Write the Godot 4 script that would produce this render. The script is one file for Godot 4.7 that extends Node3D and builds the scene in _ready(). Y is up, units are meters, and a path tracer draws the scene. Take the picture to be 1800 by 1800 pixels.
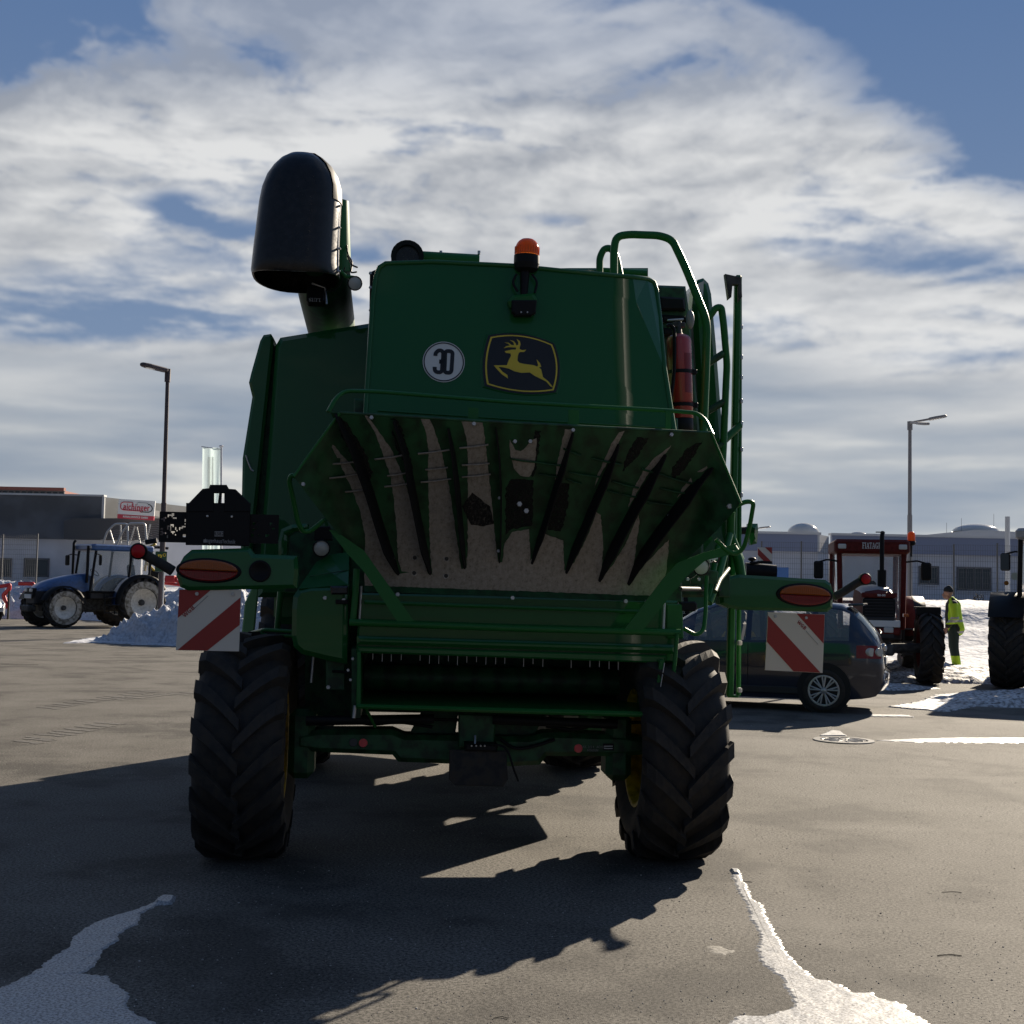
extends Node3D

# ---------------------------------------------------------------- camera, sky, sun, exposure
const F := 2300.0                      # focal length in pixels of the 1800 x 1800 photograph
const EXPOSE := 2.0
var cam_at := Vector3(0.0, 1.65, 0.0)
var cam_basis := Basis()
var machine := Transform3D()           # frame of the harvester: x right, y up, z towards its rear
var group_no := 0
var numbers := {}
var MT := {}
var rng := RandomNumberGenerator.new()

func _ready():
	rng.seed = 7
	cam_basis = Basis(Vector3.RIGHT, atan(138.0 / F)) * Basis(Vector3.BACK, 0.020)
	var cam := Camera3D.new()
	cam.name = "camera"
	cam.keep_aspect = Camera3D.KEEP_HEIGHT
	cam.fov = rad_to_deg(2.0 * atan(900.0 / F))
	cam.near = 0.05
	cam.far = 3000.0
	cam.transform = Transform3D(cam_basis, cam_at)
	add_child(cam)
	cam.current = true
	var env := Environment.new()
	env.background_mode = Environment.BG_SKY
	env.tonemap_mode = Environment.TONE_MAPPER_LINEAR
	env.tonemap_exposure = EXPOSE
	env.sdfgi_enabled = true
	env.ssao_enabled = true
	env.ssil_enabled = true
	var sky := Sky.new()
	var pan := PanoramaSkyMaterial.new()
	pan.panorama = sky_picture()
	sky.sky_material = pan
	env.sky = sky
	var we := WorldEnvironment.new()
	we.name = "world_environment"
	we.environment = env
	add_child(we)
	var sun := DirectionalLight3D.new()
	sun.name = "sun"
	sun.light_energy = 1.6
	sun.light_color = Color(1.0, 0.94, 0.85)
	sun.light_angular_distance = 0.5
	sun.shadow_enabled = true
	var az := deg_to_rad(31.5)
	var el := deg_to_rad(24.2)
	var to_sun := Vector3(sin(az) * cos(el), sin(el), -cos(az) * cos(el))
	add_child(sun)
	sun.look_at_from_position(to_sun * 50.0, Vector3.ZERO, Vector3.UP)
	machine = Transform3D(Basis(Vector3.UP, 0.09), Vector3(-0.29, 0.0, -8.25))
	make_materials()
	build_setting()
	build_backdrop()
	build_harvester()
	build_vehicles()
	build_people()
	build_small_things()

# ---------------------------------------------------------------- the sky: blue air and a broken sheet of cloud
var n_big := FastNoiseLite.new()
var n_mid := FastNoiseLite.new()
var n_fin := FastNoiseLite.new()

func hole(px: float, py: float, x: float, y: float, w: float, h: float) -> float:
	return exp(-pow((px - x) / w, 2) - pow((py - y) / h, 2))

func cloud_at(az: float, el: float) -> Color:
	var px := 9999.0
	var py := 0.0
	if absf(az) < 0.9:
		px = 900.0 + 2300.0 * tan(az)
		py = 1038.0 - 2300.0 * tan(el) / cos(az)
	var t := 1.0 / (sin(el) + 0.055)
	var p := Vector2(sin(az), -cos(az)) * cos(el) * t
	var big := n_big.get_noise_2d(p.x, p.y)
	var warp := n_mid.get_noise_2d(p.x * 0.5 + 31.0, p.y * 0.5)
	var ux := p.x + big * 0.35 + warp * 0.25
	var uy := p.y * 1.15 - big * 0.3 + warp * 0.2
	var mid := n_mid.get_noise_2d(ux, uy)
	var vx := p.x + mid * 0.20 + p.y * 0.10
	var vy := p.y + mid * 0.16
	var fin := n_fin.get_noise_2d(vx, vy)
	# light comes through the cloud from the sun's side: compare with the thickness a little nearer to the sun
	var mid2 := n_mid.get_noise_2d(ux + 0.10, uy - 0.13)
	var fin2 := n_fin.get_noise_2d(vx + 0.035, vy - 0.045)
	var front := clampf(1.0 - (absf(az) - 0.65) / 0.6, 0.0, 1.0)
	var m := lerpf(-0.15, 0.50, front)
	var high := smoothstep(600.0, 120.0, py) if px < 5000.0 else 0.5
	if px < 5000.0:
		var qx := px + warp * 170.0 + mid * 80.0 + fin * 40.0
		var qy := py + mid * 50.0 - big * 40.0 + fin * 20.0
		var s := (px - 1300.0) * 0.487 - py * 0.874
		m -= 1.15 * smoothstep(-130.0, 120.0, s + mid * 260.0 + warp * 60.0 + fin * 150.0)
		m -= 0.35 * smoothstep(40.0, 160.0, s)
		m -= 0.9 * hole(qx, qy, -20.0, 20.0, 240.0, 115.0)
		m -= 0.34 * hole(qx, qy, 430.0, 110.0, 330.0, 95.0)
		m -= 0.70 * hole(qx, qy, 285.0, 345.0, 85.0, 30.0)
		m -= 0.50 * hole(qx, qy, 430.0, 392.0, 110.0, 24.0)
		m -= 0.48 * hole(qx, qy, 110.0, 520.0, 280.0, 80.0)
		m -= 0.42 * hole(qx, qy, 640.0, 450.0, 90.0, 30.0)
		m -= 0.38 * hole(qx, qy, 975.0, 375.0, 100.0, 22.0)
		m -= 0.52 * hole(qx, qy, 1690.0, 440.0, 190.0, 60.0)
		m -= 0.26 * hole(qx, qy, 1400.0, 330.0, 180.0, 50.0)
		m += 0.26 * hole(qx, qy, 1050.0, 300.0, 380.0, 130.0)
		m += 0.30 * smoothstep(600.0, 720.0, py)
	var low := smoothstep(470.0, 830.0, py + mid * 150.0 + warp * 80.0) if px < 5000.0 else 1.0 - smoothstep(0.12, 0.22, el)
	var calm := 1.0 - 0.75 * low
	var d := m + mid * 0.62 * calm + big * 0.18 + fin * (0.26 + 0.42 * high) * calm
	var cover := smoothstep(-0.12, 0.48, d)
	cover *= 1.0 - 0.42 * high * smoothstep(260.0, 20.0, py) * float(px < 5000.0)       # a thin veil higher up
	var h := clampf(el / 0.5, 0.0, 1.0)
	var blue := Color(0.34, 0.43, 0.54).lerp(Color(0.085, 0.165, 0.345), pow(h, 0.55))
	var lit := clampf(0.56 + ((mid - mid2) * 1.5 + (fin - fin2) * (0.20 + 0.32 * high) + fin * 0.14 - mid * 0.55) * calm - big * 0.5, 0.0, 1.0)
	lit = lerpf(lit, 0.86, 0.5 * smoothstep(0.75, 0.25, cover))        # thin edges let the light through
	# low over the horizon: long grey bands with bright streaks between them
	var band := n_big.get_noise_2d(az * 6.0 + 7.0, el * 70.0) * 0.6 + n_mid.get_noise_2d(az * 4.5 + 3.0, el * 36.0) * 0.62
	var near_ground := smoothstep(0.19, 0.05, el)
	lit = lerpf(lit, clampf(0.20 + band * 0.55 + near_ground * (0.10 + smoothstep(0.02, 0.42, band) * 0.55), 0.0, 1.0), low)
	var dark := Color(0.36, 0.385, 0.43).lerp(Color(0.285, 0.345, 0.43), low)
	var bright := Color(0.76, 0.765, 0.765).lerp(Color(0.74, 0.735, 0.695), near_ground)
	var toward_sun := cos(az - 0.55) * cos(el) * cos(0.42) + sin(el) * sin(0.42)
	lit = clampf(lit + 0.30 * smoothstep(0.86, 0.99, toward_sun) * (1.0 - low), 0.0, 1.0)
	var cloud := dark.lerp(bright, lit)
	var out := blue.lerp(cloud, cover * 0.97)
	# away from the sun clouds are lit less from within
	var toward := cos(az - 0.6) * cos(el) * 0.91 + sin(el) * 0.41
	var f := lerpf(0.52, 1.0, smoothstep(-0.2, 0.75, toward))
	return Color(out.r * f, out.g * f, out.b * f)

func sky_picture() -> ImageTexture:
	for e in [[n_big, 11, 0.22, 3], [n_mid, 23, 0.75, 6], [n_fin, 41, 3.6, 6]]:
		e[0].seed = e[1]
		e[0].noise_type = FastNoiseLite.TYPE_SIMPLEX_SMOOTH
		e[0].frequency = e[2]
		e[0].fractal_type = FastNoiseLite.FRACTAL_FBM
		e[0].fractal_octaves = e[3]
		e[0].fractal_gain = 0.62 if e[0] == n_fin else 0.52
	var im := Image.create(1024, 512, false, Image.FORMAT_RGBF)
	im.fill(Color(0.12, 0.12, 0.12) / EXPOSE)
	for y in 258:
		var el := (0.5 - (y + 0.5) / 512.0) * PI
		for x in 1024:
			if y >= 90 and x >= 430 and x < 594:
				continue
			var az := ((x + 0.5) / 1024.0 - 0.5) * TAU
			im.set_pixel(x, y, cloud_at(az, maxf(el, 0.0)) / EXPOSE)
	im.resize(4096, 2048, Image.INTERPOLATE_BILINEAR)
	for y in range(356, 1028):
		var el := (0.5 - (y + 0.5) / 2048.0) * PI
		for x in range(1712, 2384):
			var az := ((x + 0.5) / 4096.0 - 0.5) * TAU
			im.set_pixel(x, y, cloud_at(az, maxf(el, 0.0)) / EXPOSE)
	var turned := Image.create(4096, 2048, false, Image.FORMAT_RGBF)      # the picture's edge, not its middle, lies ahead
	turned.blit_rect(im, Rect2i(0, 0, 2048, 2048), Vector2i(2048, 0))
	turned.blit_rect(im, Rect2i(2048, 0, 2048, 2048), Vector2i(0, 0))
	return ImageTexture.create_from_image(turned)

# ---------------------------------------------------------------- from pixels to places
func ray(px: float, py: float) -> Vector3:
	return cam_basis * Vector3((px - 900.0) / F, -(py - 900.0) / F, -1.0)

func wp(px: float, py: float, dist: float) -> Vector3:      # on the upright plane dist metres ahead
	var r := ray(px, py)
	return cam_at + r * (dist / -r.z)

func gp(px: float, py: float, y := 0.0) -> Vector3:         # on the ground, or on a level y above it
	var r := ray(px, py)
	return cam_at + r * ((y - cam_at.y) / r.y)

func cp(px: float, py: float, z: float) -> Vector3:         # on a crosswise plane of the harvester, in its own frame
	var inv := machine.affine_inverse()
	var o := inv * cam_at
	var r := inv.basis * ray(px, py)
	return o + r * ((z - o.z) / r.z)

func cps(pts: Array, z := 0.0) -> Array:
	var out := []
	for p in pts:
		out.append(cp(p[0], p[1], p[2] if p.size() > 2 else z))
	return out

# ---------------------------------------------------------------- shapes
func mb() -> SurfaceTool:
	var st := SurfaceTool.new()
	st.begin(Mesh.PRIMITIVE_TRIANGLES)
	return st

func flat(st: SurfaceTool):
	st.set_smooth_group(-1)

func smooth(st: SurfaceTool):
	group_no += 1
	st.set_smooth_group(group_no)

func tri(st: SurfaceTool, a: Vector3, b: Vector3, c: Vector3):
	st.add_vertex(a); st.add_vertex(b); st.add_vertex(c)

func quad(st: SurfaceTool, a: Vector3, b: Vector3, c: Vector3, d: Vector3):
	tri(st, a, b, c); tri(st, a, c, d)

func put(st: SurfaceTool, called: String, m: Material, parent: Node = self, at := Transform3D()) -> MeshInstance3D:
	st.generate_normals()
	var o := MeshInstance3D.new()
	o.mesh = st.commit()
	o.material_override = null
	if o.mesh.get_surface_count() > 0:
		o.mesh.surface_set_material(0, m)
	o.name = numbered(called) if parent == self else called
	o.transform = at
	parent.add_child(o, true)
	return o

func numbered(called: String) -> String:
	var n: int = numbers.get(called, 0)
	numbers[called] = n + 1
	return called if n == 0 else "%s_%03d" % [called, n]

func thing(called: String, label: String, category: String, at := Transform3D(), grp := "") -> Node3D:
	var o := Node3D.new()
	o.name = numbered(called)
	o.transform = at
	add_child(o)
	return tag(o, label, category, grp)

func tag(o: Node3D, label: String, category: String, grp := "", kind := "") -> Node3D:
	if label: o.set_meta("label", label)
	if category: o.set_meta("category", category)
	if grp: o.set_meta("group", grp)
	if kind: o.set_meta("kind", kind)
	return o

func struct(o: Node3D) -> Node3D:
	o.set_meta("kind", "structure")
	return o

func node(called: String, parent: Node, at := Transform3D()) -> Node3D:
	var o := Node3D.new()
	o.name = called
	o.transform = at
	parent.add_child(o, true)
	return o

# a box with chamfered edges
func box(st: SurfaceTool, c: Vector3, s: Vector3, ch := 0.0, b := Basis()):
	flat(st)
	var h := s * 0.5
	ch = minf(ch, minf(h.x, minf(h.y, h.z)) * 0.95)
	if ch <= 0.0:
		var v := []
		for i in 8:
			v.append(c + b * Vector3(h.x if i & 1 else -h.x, h.y if i & 2 else -h.y, h.z if i & 4 else -h.z))
		for f in [[0, 1, 3, 2], [5, 4, 6, 7], [4, 0, 2, 6], [1, 5, 7, 3], [2, 3, 7, 6], [4, 5, 1, 0]]:
			quad(st, v[f[0]], v[f[1]], v[f[2]], v[f[3]])
		return
	var pt := func(i: int, axis: int) -> Vector3:
		var q := Vector3(h.x if i & 1 else -h.x, h.y if i & 2 else -h.y, h.z if i & 4 else -h.z)
		for k in 3:
			if k != axis:
				q[k] -= signf(q[k]) * ch
		return c + b * q
	for f in [[0, [4, 0, 2, 6]], [0, [1, 5, 7, 3]], [1, [2, 3, 7, 6]], [1, [4, 5, 1, 0]], [2, [0, 1, 3, 2]], [2, [5, 4, 6, 7]]]:
		var a: int = f[0]
		var q: Array = f[1]
		quad(st, pt.call(q[0], a), pt.call(q[1], a), pt.call(q[2], a), pt.call(q[3], a))
	for e in [[0, 1, 0], [2, 3, 0], [4, 5, 0], [6, 7, 0], [0, 2, 1], [1, 3, 1], [4, 6, 1], [5, 7, 1], [0, 4, 2], [1, 5, 2], [2, 6, 2], [3, 7, 2]]:
		var a1: int = (e[2] + 1) % 3
		var a2: int = (e[2] + 2) % 3
		var q0: Vector3 = pt.call(e[0], a1)
		var q1: Vector3 = pt.call(e[1], a1)
		var q2: Vector3 = pt.call(e[1], a2)
		var q3: Vector3 = pt.call(e[0], a2)
		if (q2 - q0).cross(q1 - q0).dot((q0 + q2) * 0.5 - c) > 0.0:
			quad(st, q0, q1, q2, q3)
		else:
			quad(st, q3, q2, q1, q0)
	for i in 8:
		var q0: Vector3 = pt.call(i, 0)
		var q1: Vector3 = pt.call(i, 1)
		var q2: Vector3 = pt.call(i, 2)
		if (q2 - q0).cross(q1 - q0).dot(q0 - c) > 0.0:
			tri(st, q0, q1, q2)
		else:
			tri(st, q0, q2, q1)

func perp(d: Vector3) -> Vector3:
	return (d.cross(Vector3.UP) if absf(d.y) < 0.9 else d.cross(Vector3.RIGHT)).normalized()

func cyl(st: SurfaceTool, a: Vector3, b: Vector3, r0: float, r1 := -1.0, seg := 14, caps := true):
	if r1 < 0.0: r1 = r0
	var d := (b - a).normalized()
	var u := perp(d)
	var v := d.cross(u)
	smooth(st)
	for i in seg:
		var p := TAU * i / seg
		var q := TAU * (i + 1) / seg
		var e := u * cos(p) + v * sin(p)
		var f := u * cos(q) + v * sin(q)
		quad(st, a + e * r0, b + e * r1, b + f * r1, a + f * r0)
	if caps:
		flat(st)
		for i in seg:
			var p := TAU * i / seg
			var q := TAU * (i + 1) / seg
			var e := u * cos(p) + v * sin(p)
			var f := u * cos(q) + v * sin(q)
			if r0 > 0.0: tri(st, a, a + e * r0, a + f * r0)
			if r1 > 0.0: tri(st, b, b + f * r1, b + e * r1)

# a tube along a path; corners are rounded
func rounded(pts: Array, r: float, n := 4) -> Array:
	if pts.size() < 3 or r <= 0.0: return pts
	var out := [pts[0]]
	for i in range(1, pts.size() - 1):
		var p: Vector3 = pts[i]
		var a: Vector3 = pts[i - 1] - p
		var b: Vector3 = pts[i + 1] - p
		var k := minf(r, minf(a.length(), b.length()) * 0.48)
		var s := p + a.normalized() * k
		var e := p + b.normalized() * k
		for j in n + 1:
			var t := float(j) / n
			out.append(s.lerp(p, t).lerp(p.lerp(e, t), t))
	out.append(pts[-1])
	return out

func tube(st: SurfaceTool, path: Array, r: float, seg := 8, bend := 0.0, caps := true, squash := 1.0):
	var pts := rounded(path, bend)
	var n := pts.size()
	var rings := []
	var u := perp((pts[1] - pts[0]).normalized())
	for i in n:
		var d: Vector3
		if i == 0: d = pts[1] - pts[0]
		elif i == n - 1: d = pts[n - 1] - pts[n - 2]
		else: d = (pts[i + 1] - pts[i]).normalized() + (pts[i] - pts[i - 1]).normalized()
		d = d.normalized()
		u = (u - d * u.dot(d)).normalized()
		var v := d.cross(u)
		var ring := []
		for k in seg:
			var p := TAU * k / seg
			ring.append(pts[i] + (u * cos(p) + v * sin(p) * squash) * r)
		rings.append(ring)
	smooth(st)
	for i in n - 1:
		for k in seg:
			var k2 := (k + 1) % seg
			quad(st, rings[i][k], rings[i + 1][k], rings[i + 1][k2], rings[i][k2])
	if caps:
		flat(st)
		for k in seg:
			tri(st, pts[0], rings[0][k], rings[0][(k + 1) % seg])
			tri(st, pts[n - 1], rings[n - 1][(k + 1) % seg], rings[n - 1][k])

# profile: [radius, height] along the y axis of xf
func lathe(st: SurfaceTool, prof: Array, xf := Transform3D(), seg := 24, sharp := false):
	smooth(st)
	for i in prof.size() - 1:
		if sharp: smooth(st)
		for k in seg:
			var p := TAU * k / seg
			var q := TAU * (k + 1) / seg
			var a := xf * Vector3(prof[i][0] * cos(p), prof[i][1], prof[i][0] * sin(p))
			var b := xf * Vector3(prof[i][0] * cos(q), prof[i][1], prof[i][0] * sin(q))
			var c := xf * Vector3(prof[i + 1][0] * cos(q), prof[i + 1][1], prof[i + 1][0] * sin(q))
			var d := xf * Vector3(prof[i + 1][0] * cos(p), prof[i + 1][1], prof[i + 1][0] * sin(p))
			if prof[i][0] < 1e-6: tri(st, a, c, d)
			elif prof[i + 1][0] < 1e-6: tri(st, a, b, c)
			else: quad(st, a, b, c, d)

func poly_inset(poly: Array, by: float) -> Array:
	var n := poly.size()
	var area := 0.0
	for i in n:
		var p: Vector2 = poly[i]
		var q: Vector2 = poly[(i + 1) % n]
		area += p.cross(q)
	var s := 1.0 if area > 0.0 else -1.0
	var out := []
	for i in n:
		var a: Vector2 = poly[(i + n - 1) % n]
		var p: Vector2 = poly[i]
		var b: Vector2 = poly[(i + 1) % n]
		var d0 := (p - a).normalized()
		var d1 := (b - p).normalized()
		var m := (Vector2(-d0.y, d0.x) + Vector2(-d1.y, d1.x)).normalized()
		var k := maxf(0.4, m.dot(Vector2(-d0.y, d0.x)))
		out.append(p + m * (s * by / k))
	return out

# a flat outline with thickness: xy of xf, from z = 0 back to z = -depth, edges bevelled at both faces
func plate(st: SurfaceTool, poly: Array, xf: Transform3D, depth: float, bevel := 0.0):
	var inner := poly_inset(poly, bevel) if bevel > 0.0 else poly
	var n := poly.size()
	var pk := PackedVector2Array(inner)
	var tr := Geometry2D.triangulate_polygon(pk)
	flat(st)
	for i in range(0, tr.size(), 3):
		var a: Vector2 = inner[tr[i]]
		var b: Vector2 = inner[tr[i + 1]]
		var c: Vector2 = inner[tr[i + 2]]
		tri(st, xf * Vector3(a.x, a.y, 0), xf * Vector3(b.x, b.y, 0), xf * Vector3(c.x, c.y, 0))
		tri(st, xf * Vector3(a.x, a.y, -depth), xf * Vector3(c.x, c.y, -depth), xf * Vector3(b.x, b.y, -depth))
	for i in n:
		var j := (i + 1) % n
		var zs := [[inner, 0.0], [poly, -bevel], [poly, -depth + bevel], [inner, -depth]] if bevel > 0.0 else [[poly, 0.0], [poly, -depth]]
		for k in zs.size() - 1:
			var p: Array = zs[k][0]
			var q: Array = zs[k + 1][0]
			quad(st, xf * Vector3(p[i].x, p[i].y, zs[k][1]), xf * Vector3(p[j].x, p[j].y, zs[k][1]), xf * Vector3(q[j].x, q[j].y, zs[k + 1][1]), xf * Vector3(q[i].x, q[i].y, zs[k + 1][1]))

# a flat outline given by 3-D points that lie (nearly) in one plane, thickened by the vector t
func slab(st: SurfaceTool, pts: Array, t: Vector3, closed := true):
	var n := pts.size()
	var nrm := Vector3.ZERO
	for i in n:
		nrm += (pts[i] as Vector3).cross(pts[(i + 1) % n])
	nrm = nrm.normalized()
	var u := perp(nrm)
	var v := nrm.cross(u)
	var pk := PackedVector2Array()
	for p in pts:
		pk.append(Vector2(u.dot(p), v.dot(p)))
	var tr := Geometry2D.triangulate_polygon(pk)
	flat(st)
	for i in range(0, tr.size(), 3):
		tri(st, pts[tr[i]], pts[tr[i + 1]], pts[tr[i + 2]])
		if closed:
			tri(st, pts[tr[i]] + t, pts[tr[i + 2]] + t, pts[tr[i + 1]] + t)
	if t != Vector3.ZERO:
		for i in n:
			var j := (i + 1) % n
			quad(st, pts[i], pts[j], pts[j] + t, pts[i] + t)

# a smooth sheet from a grid of points
func sheet(st: SurfaceTool, rows: Array, close_u := false):
	smooth(st)
	for i in rows.size() - 1:
		var n: int = rows[i].size()
		for k in (n if close_u else n - 1):
			var k2 := (k + 1) % n
			quad(st, rows[i][k], rows[i][k2], rows[i + 1][k2], rows[i + 1][k])

func ball(st: SurfaceTool, c: Vector3, r: Vector3, seg := 14, rings := 8, from := 0.0, to := 1.0, b := Basis()):
	var prof := []
	for i in rings + 1:
		var a := PI * lerpf(from, to, float(i) / rings)
		prof.append([maxf(sin(a), 0.0) if i > 0 or from > 0.0 else 0.0, cos(a)])
	if to >= 1.0: prof[-1][0] = 0.0
	lathe(st, prof, Transform3D(b * Basis.from_scale(r), c), seg)

func v2(pts: Array) -> Array:
	var out := []
	for p in pts: out.append(Vector2(p[0], p[1]))
	return out

func circle2(r: float, n: int, sx := 1.0, sy := 1.0) -> Array:
	var out := []
	for i in n:
		out.append(Vector2(cos(TAU * i / n) * r * sx, sin(TAU * i / n) * r * sy))
	return out

func rrect(w: float, h: float, r: float, n := 3) -> Array:
	var out := []
	for c in [[1, 1, 0.0], [-1, 1, 0.5], [-1, -1, 1.0], [1, -1, 1.5]]:
		for i in n + 1:
			var a: float = (c[2] + 0.5 * i / n) * PI
			out.append(Vector2(c[0] * (w / 2 - r) + cos(a) * r, c[1] * (h / 2 - r) + sin(a) * r))
	return out

func text(called: String, words: String, size: float, m: Material, parent: Node, at: Transform3D, font := "Droid Sans", weight := 700, depth := 0.002, width := 0.0) -> MeshInstance3D:
	var t := TextMesh.new()
	var f := SystemFont.new()
	f.font_names = PackedStringArray([font])
	f.font_weight = weight
	t.font = f
	t.text = words
	t.font_size = 64
	t.pixel_size = size / 64.0
	t.depth = depth
	t.material = m
	var o := MeshInstance3D.new()
	o.mesh = t
	o.name = called
	o.transform = at
	parent.add_child(o, true)
	if width > 0.0:
		var w := t.get_aabb().size.x
		if w > 0.0: o.transform = at * Transform3D(Basis.from_scale(Vector3(width / w, 1, 1)), Vector3.ZERO)
	return o

# ---------------------------------------------------------------- materials (colours are linear base colours)
func lin(r: float, g: float, b: float, a := 1.0) -> Color:
	var c := Color(r, g, b).linear_to_srgb()
	c.a = a
	return c

func noise_tex(size: int, freq: float, oct: int, stops: Array, sd := 1, normal := false, bump := 4.0, kind := FastNoiseLite.TYPE_SIMPLEX_SMOOTH, gain := 0.5) -> NoiseTexture2D:
	var n := FastNoiseLite.new()
	n.seed = sd
	n.noise_type = kind
	n.frequency = freq
	n.fractal_octaves = oct
	n.fractal_gain = gain
	n.fractal_type = FastNoiseLite.FRACTAL_FBM if oct > 1 else FastNoiseLite.FRACTAL_NONE
	var t := NoiseTexture2D.new()
	t.width = size
	t.height = size
	t.seamless = true
	t.seamless_blend_skirt = 0.15
	t.noise = n
	if normal:
		t.as_normal_map = true
		t.bump_strength = bump
	elif stops.size() > 0:
		var g := Gradient.new()
		var offs := PackedFloat32Array()
		var cols := PackedColorArray()
		for s in stops:
			offs.append(s[0])
			cols.append(s[1] if s[1] is Color else Color(s[1], s[1], s[1]))
		g.offsets = offs
		g.colors = cols
		t.color_ramp = g
	return t

func mat(called: String, c: Color, rough := 0.6, metal := 0.0) -> StandardMaterial3D:
	var m := StandardMaterial3D.new()
	m.resource_name = called
	m.albedo_color = c
	m.roughness = rough
	m.metallic = metal
	MT[called] = m
	return m

func grain(m: StandardMaterial3D, t: Texture2D, scale: float, rough_t: Texture2D = null, bump_t: Texture2D = null, bump := 0.1, world := false):
	m.uv1_triplanar = true
	m.uv1_world_triplanar = world
	m.uv1_scale = Vector3.ONE * scale
	m.albedo_texture = t
	if rough_t: m.roughness_texture = rough_t
	if bump_t:
		m.heightmap_enabled = true
		m.heightmap_texture = bump_t
		m.heightmap_scale = bump

func make_materials():
	var speck := noise_tex(2048, 0.055, 6, [[0.22, 0.28], [0.38, 0.60], [0.5, 0.78], [0.60, 0.90], [0.74, 1.0]], 3, false, 4.0, FastNoiseLite.TYPE_SIMPLEX_SMOOTH, 0.85)
	var stain := noise_tex(1024, 0.007, 8, [[0.25, Color(0.74, 0.735, 0.73)], [0.42, Color(0.90, 0.895, 0.885)], [0.55, Color(0.95, 0.945, 0.935)], [0.75, Color(1, 0.997, 0.99)]], 8, false, 4.0, FastNoiseLite.TYPE_SIMPLEX_SMOOTH, 0.62)
	var grime := noise_tex(512, 0.012, 5, [[0.25, Color(0.62, 0.6, 0.56)], [0.5, Color(0.9, 0.9, 0.88)], [0.7, Color(1, 1, 1)]], 12)
	var dust := noise_tex(512, 0.012, 5, [[0.25, Color(0.84, 0.83, 0.81)], [0.5, Color(0.95, 0.95, 0.94)], [0.7, Color(1, 1, 1)]], 13)
	var soft := noise_tex(512, 0.02, 5, [[0.3, 0.55], [0.7, 1.0]], 15)
	var lump := noise_tex(512, 0.014, 5, [[0.2, 0.0], [0.8, 1.0]], 18)
	var fine := noise_tex(512, 0.25, 2, [[0.2, 0.0], [0.8, 1.0]], 19)
	var grit := noise_tex(2048, 0.30, 2, [[0.2, 0.0], [0.8, 1.0]], 20)
	var m := mat("asphalt", lin(0.226, 0.214, 0.195), 0.86)
	grain(m, speck, 0.36, null, grit, 0.22, true)
	m.metallic_specular = 0.35
	m.detail_enabled = true
	m.detail_albedo = stain
	m.detail_blend_mode = BaseMaterial3D.BLEND_MODE_MUL
	m.detail_uv_layer = BaseMaterial3D.DETAIL_UV_2
	m.uv2_triplanar = true
	m.uv2_world_triplanar = true
	m.uv2_scale = Vector3.ONE * 0.085
	m = mat("snow", lin(0.56, 0.58, 0.62), 0.85)
	grain(m, noise_tex(512, 0.05, 5, [[0.15, Color(0.72, 0.72, 0.72)], [0.45, Color(0.95, 0.95, 0.96)], [0.7, Color(1, 1, 1)]], 22), 0.35, null, lump, 2.0, true)
	m = mat("dirty_snow", lin(0.62, 0.63, 0.65), 0.7)
	grain(m, noise_tex(512, 0.04, 6, [[0.25, Color(0.45, 0.43, 0.41)], [0.45, Color(0.82, 0.81, 0.8)], [0.65, Color(1, 1, 1)]], 23), 0.5, null, lump, 2.0, true)
	m = mat("ice", lin(0.45, 0.46, 0.475), 0.5)
	grain(m, noise_tex(1024, 0.06, 5, [[0.2, 0.40], [0.40, 0.70], [0.56, 0.90], [0.7, 1.0]], 27, false, 4.0, FastNoiseLite.TYPE_SIMPLEX_SMOOTH, 0.75), 0.9, null, lump, 0.25, true)
	m = mat("salt_stain", lin(0.30, 0.285, 0.255), 0.8)
	grain(m, speck, 0.36, null, null, 0.0, true)
	m = mat("tyre_mark", lin(0.13, 0.122, 0.112), 0.85)
	grain(m, speck, 0.36, null, null, 0.0, true)
	m = mat("green", lin(0.012, 0.105, 0.026), 0.40)
	m.metallic_specular = 0.25
	m.clearcoat_enabled = true
	m.clearcoat = 0.55
	m.clearcoat_roughness = 0.015
	m = mat("green_rail", lin(0.016, 0.125, 0.026), 0.36)
	m.metallic_specular = 0.35
	m = mat("green_dull", lin(0.012, 0.085, 0.026), 0.55)
	grain(m, grime, 1.4)
	m = mat("pale_green", lin(0.16, 0.34, 0.13), 0.5)  # the machine's green with sunlight painted into it
	m = mat("worn_steel", lin(0.40, 0.37, 0.325), 0.5, 0.15)
	grain(m, noise_tex(1024, 0.012, 7, [[0.18, Color(0.50, 0.46, 0.43)], [0.27, Color(0.80, 0.79, 0.77)], [0.55, Color(0.92, 0.91, 0.90)], [0.8, Color(1, 1, 1)]], 33, false, 4.0, FastNoiseLite.TYPE_SIMPLEX_SMOOTH, 0.8), 2.2)
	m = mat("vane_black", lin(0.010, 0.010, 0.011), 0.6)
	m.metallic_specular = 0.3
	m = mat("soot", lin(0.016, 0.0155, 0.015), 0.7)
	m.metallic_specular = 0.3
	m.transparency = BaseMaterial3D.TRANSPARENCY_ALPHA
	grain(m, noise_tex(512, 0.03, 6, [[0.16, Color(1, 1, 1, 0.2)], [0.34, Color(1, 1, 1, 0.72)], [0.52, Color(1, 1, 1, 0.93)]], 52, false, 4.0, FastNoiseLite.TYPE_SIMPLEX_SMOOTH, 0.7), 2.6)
	m = mat("rubber", lin(0.036, 0.033, 0.030), 0.8)
	grain(m, noise_tex(512, 0.02, 6, [[0.3, Color(0.72, 0.72, 0.74)], [0.55, Color(0.95, 0.92, 0.88)], [0.75, Color(1, 0.93, 0.84)]], 35), 1.1, null, fine, 0.08)
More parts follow.
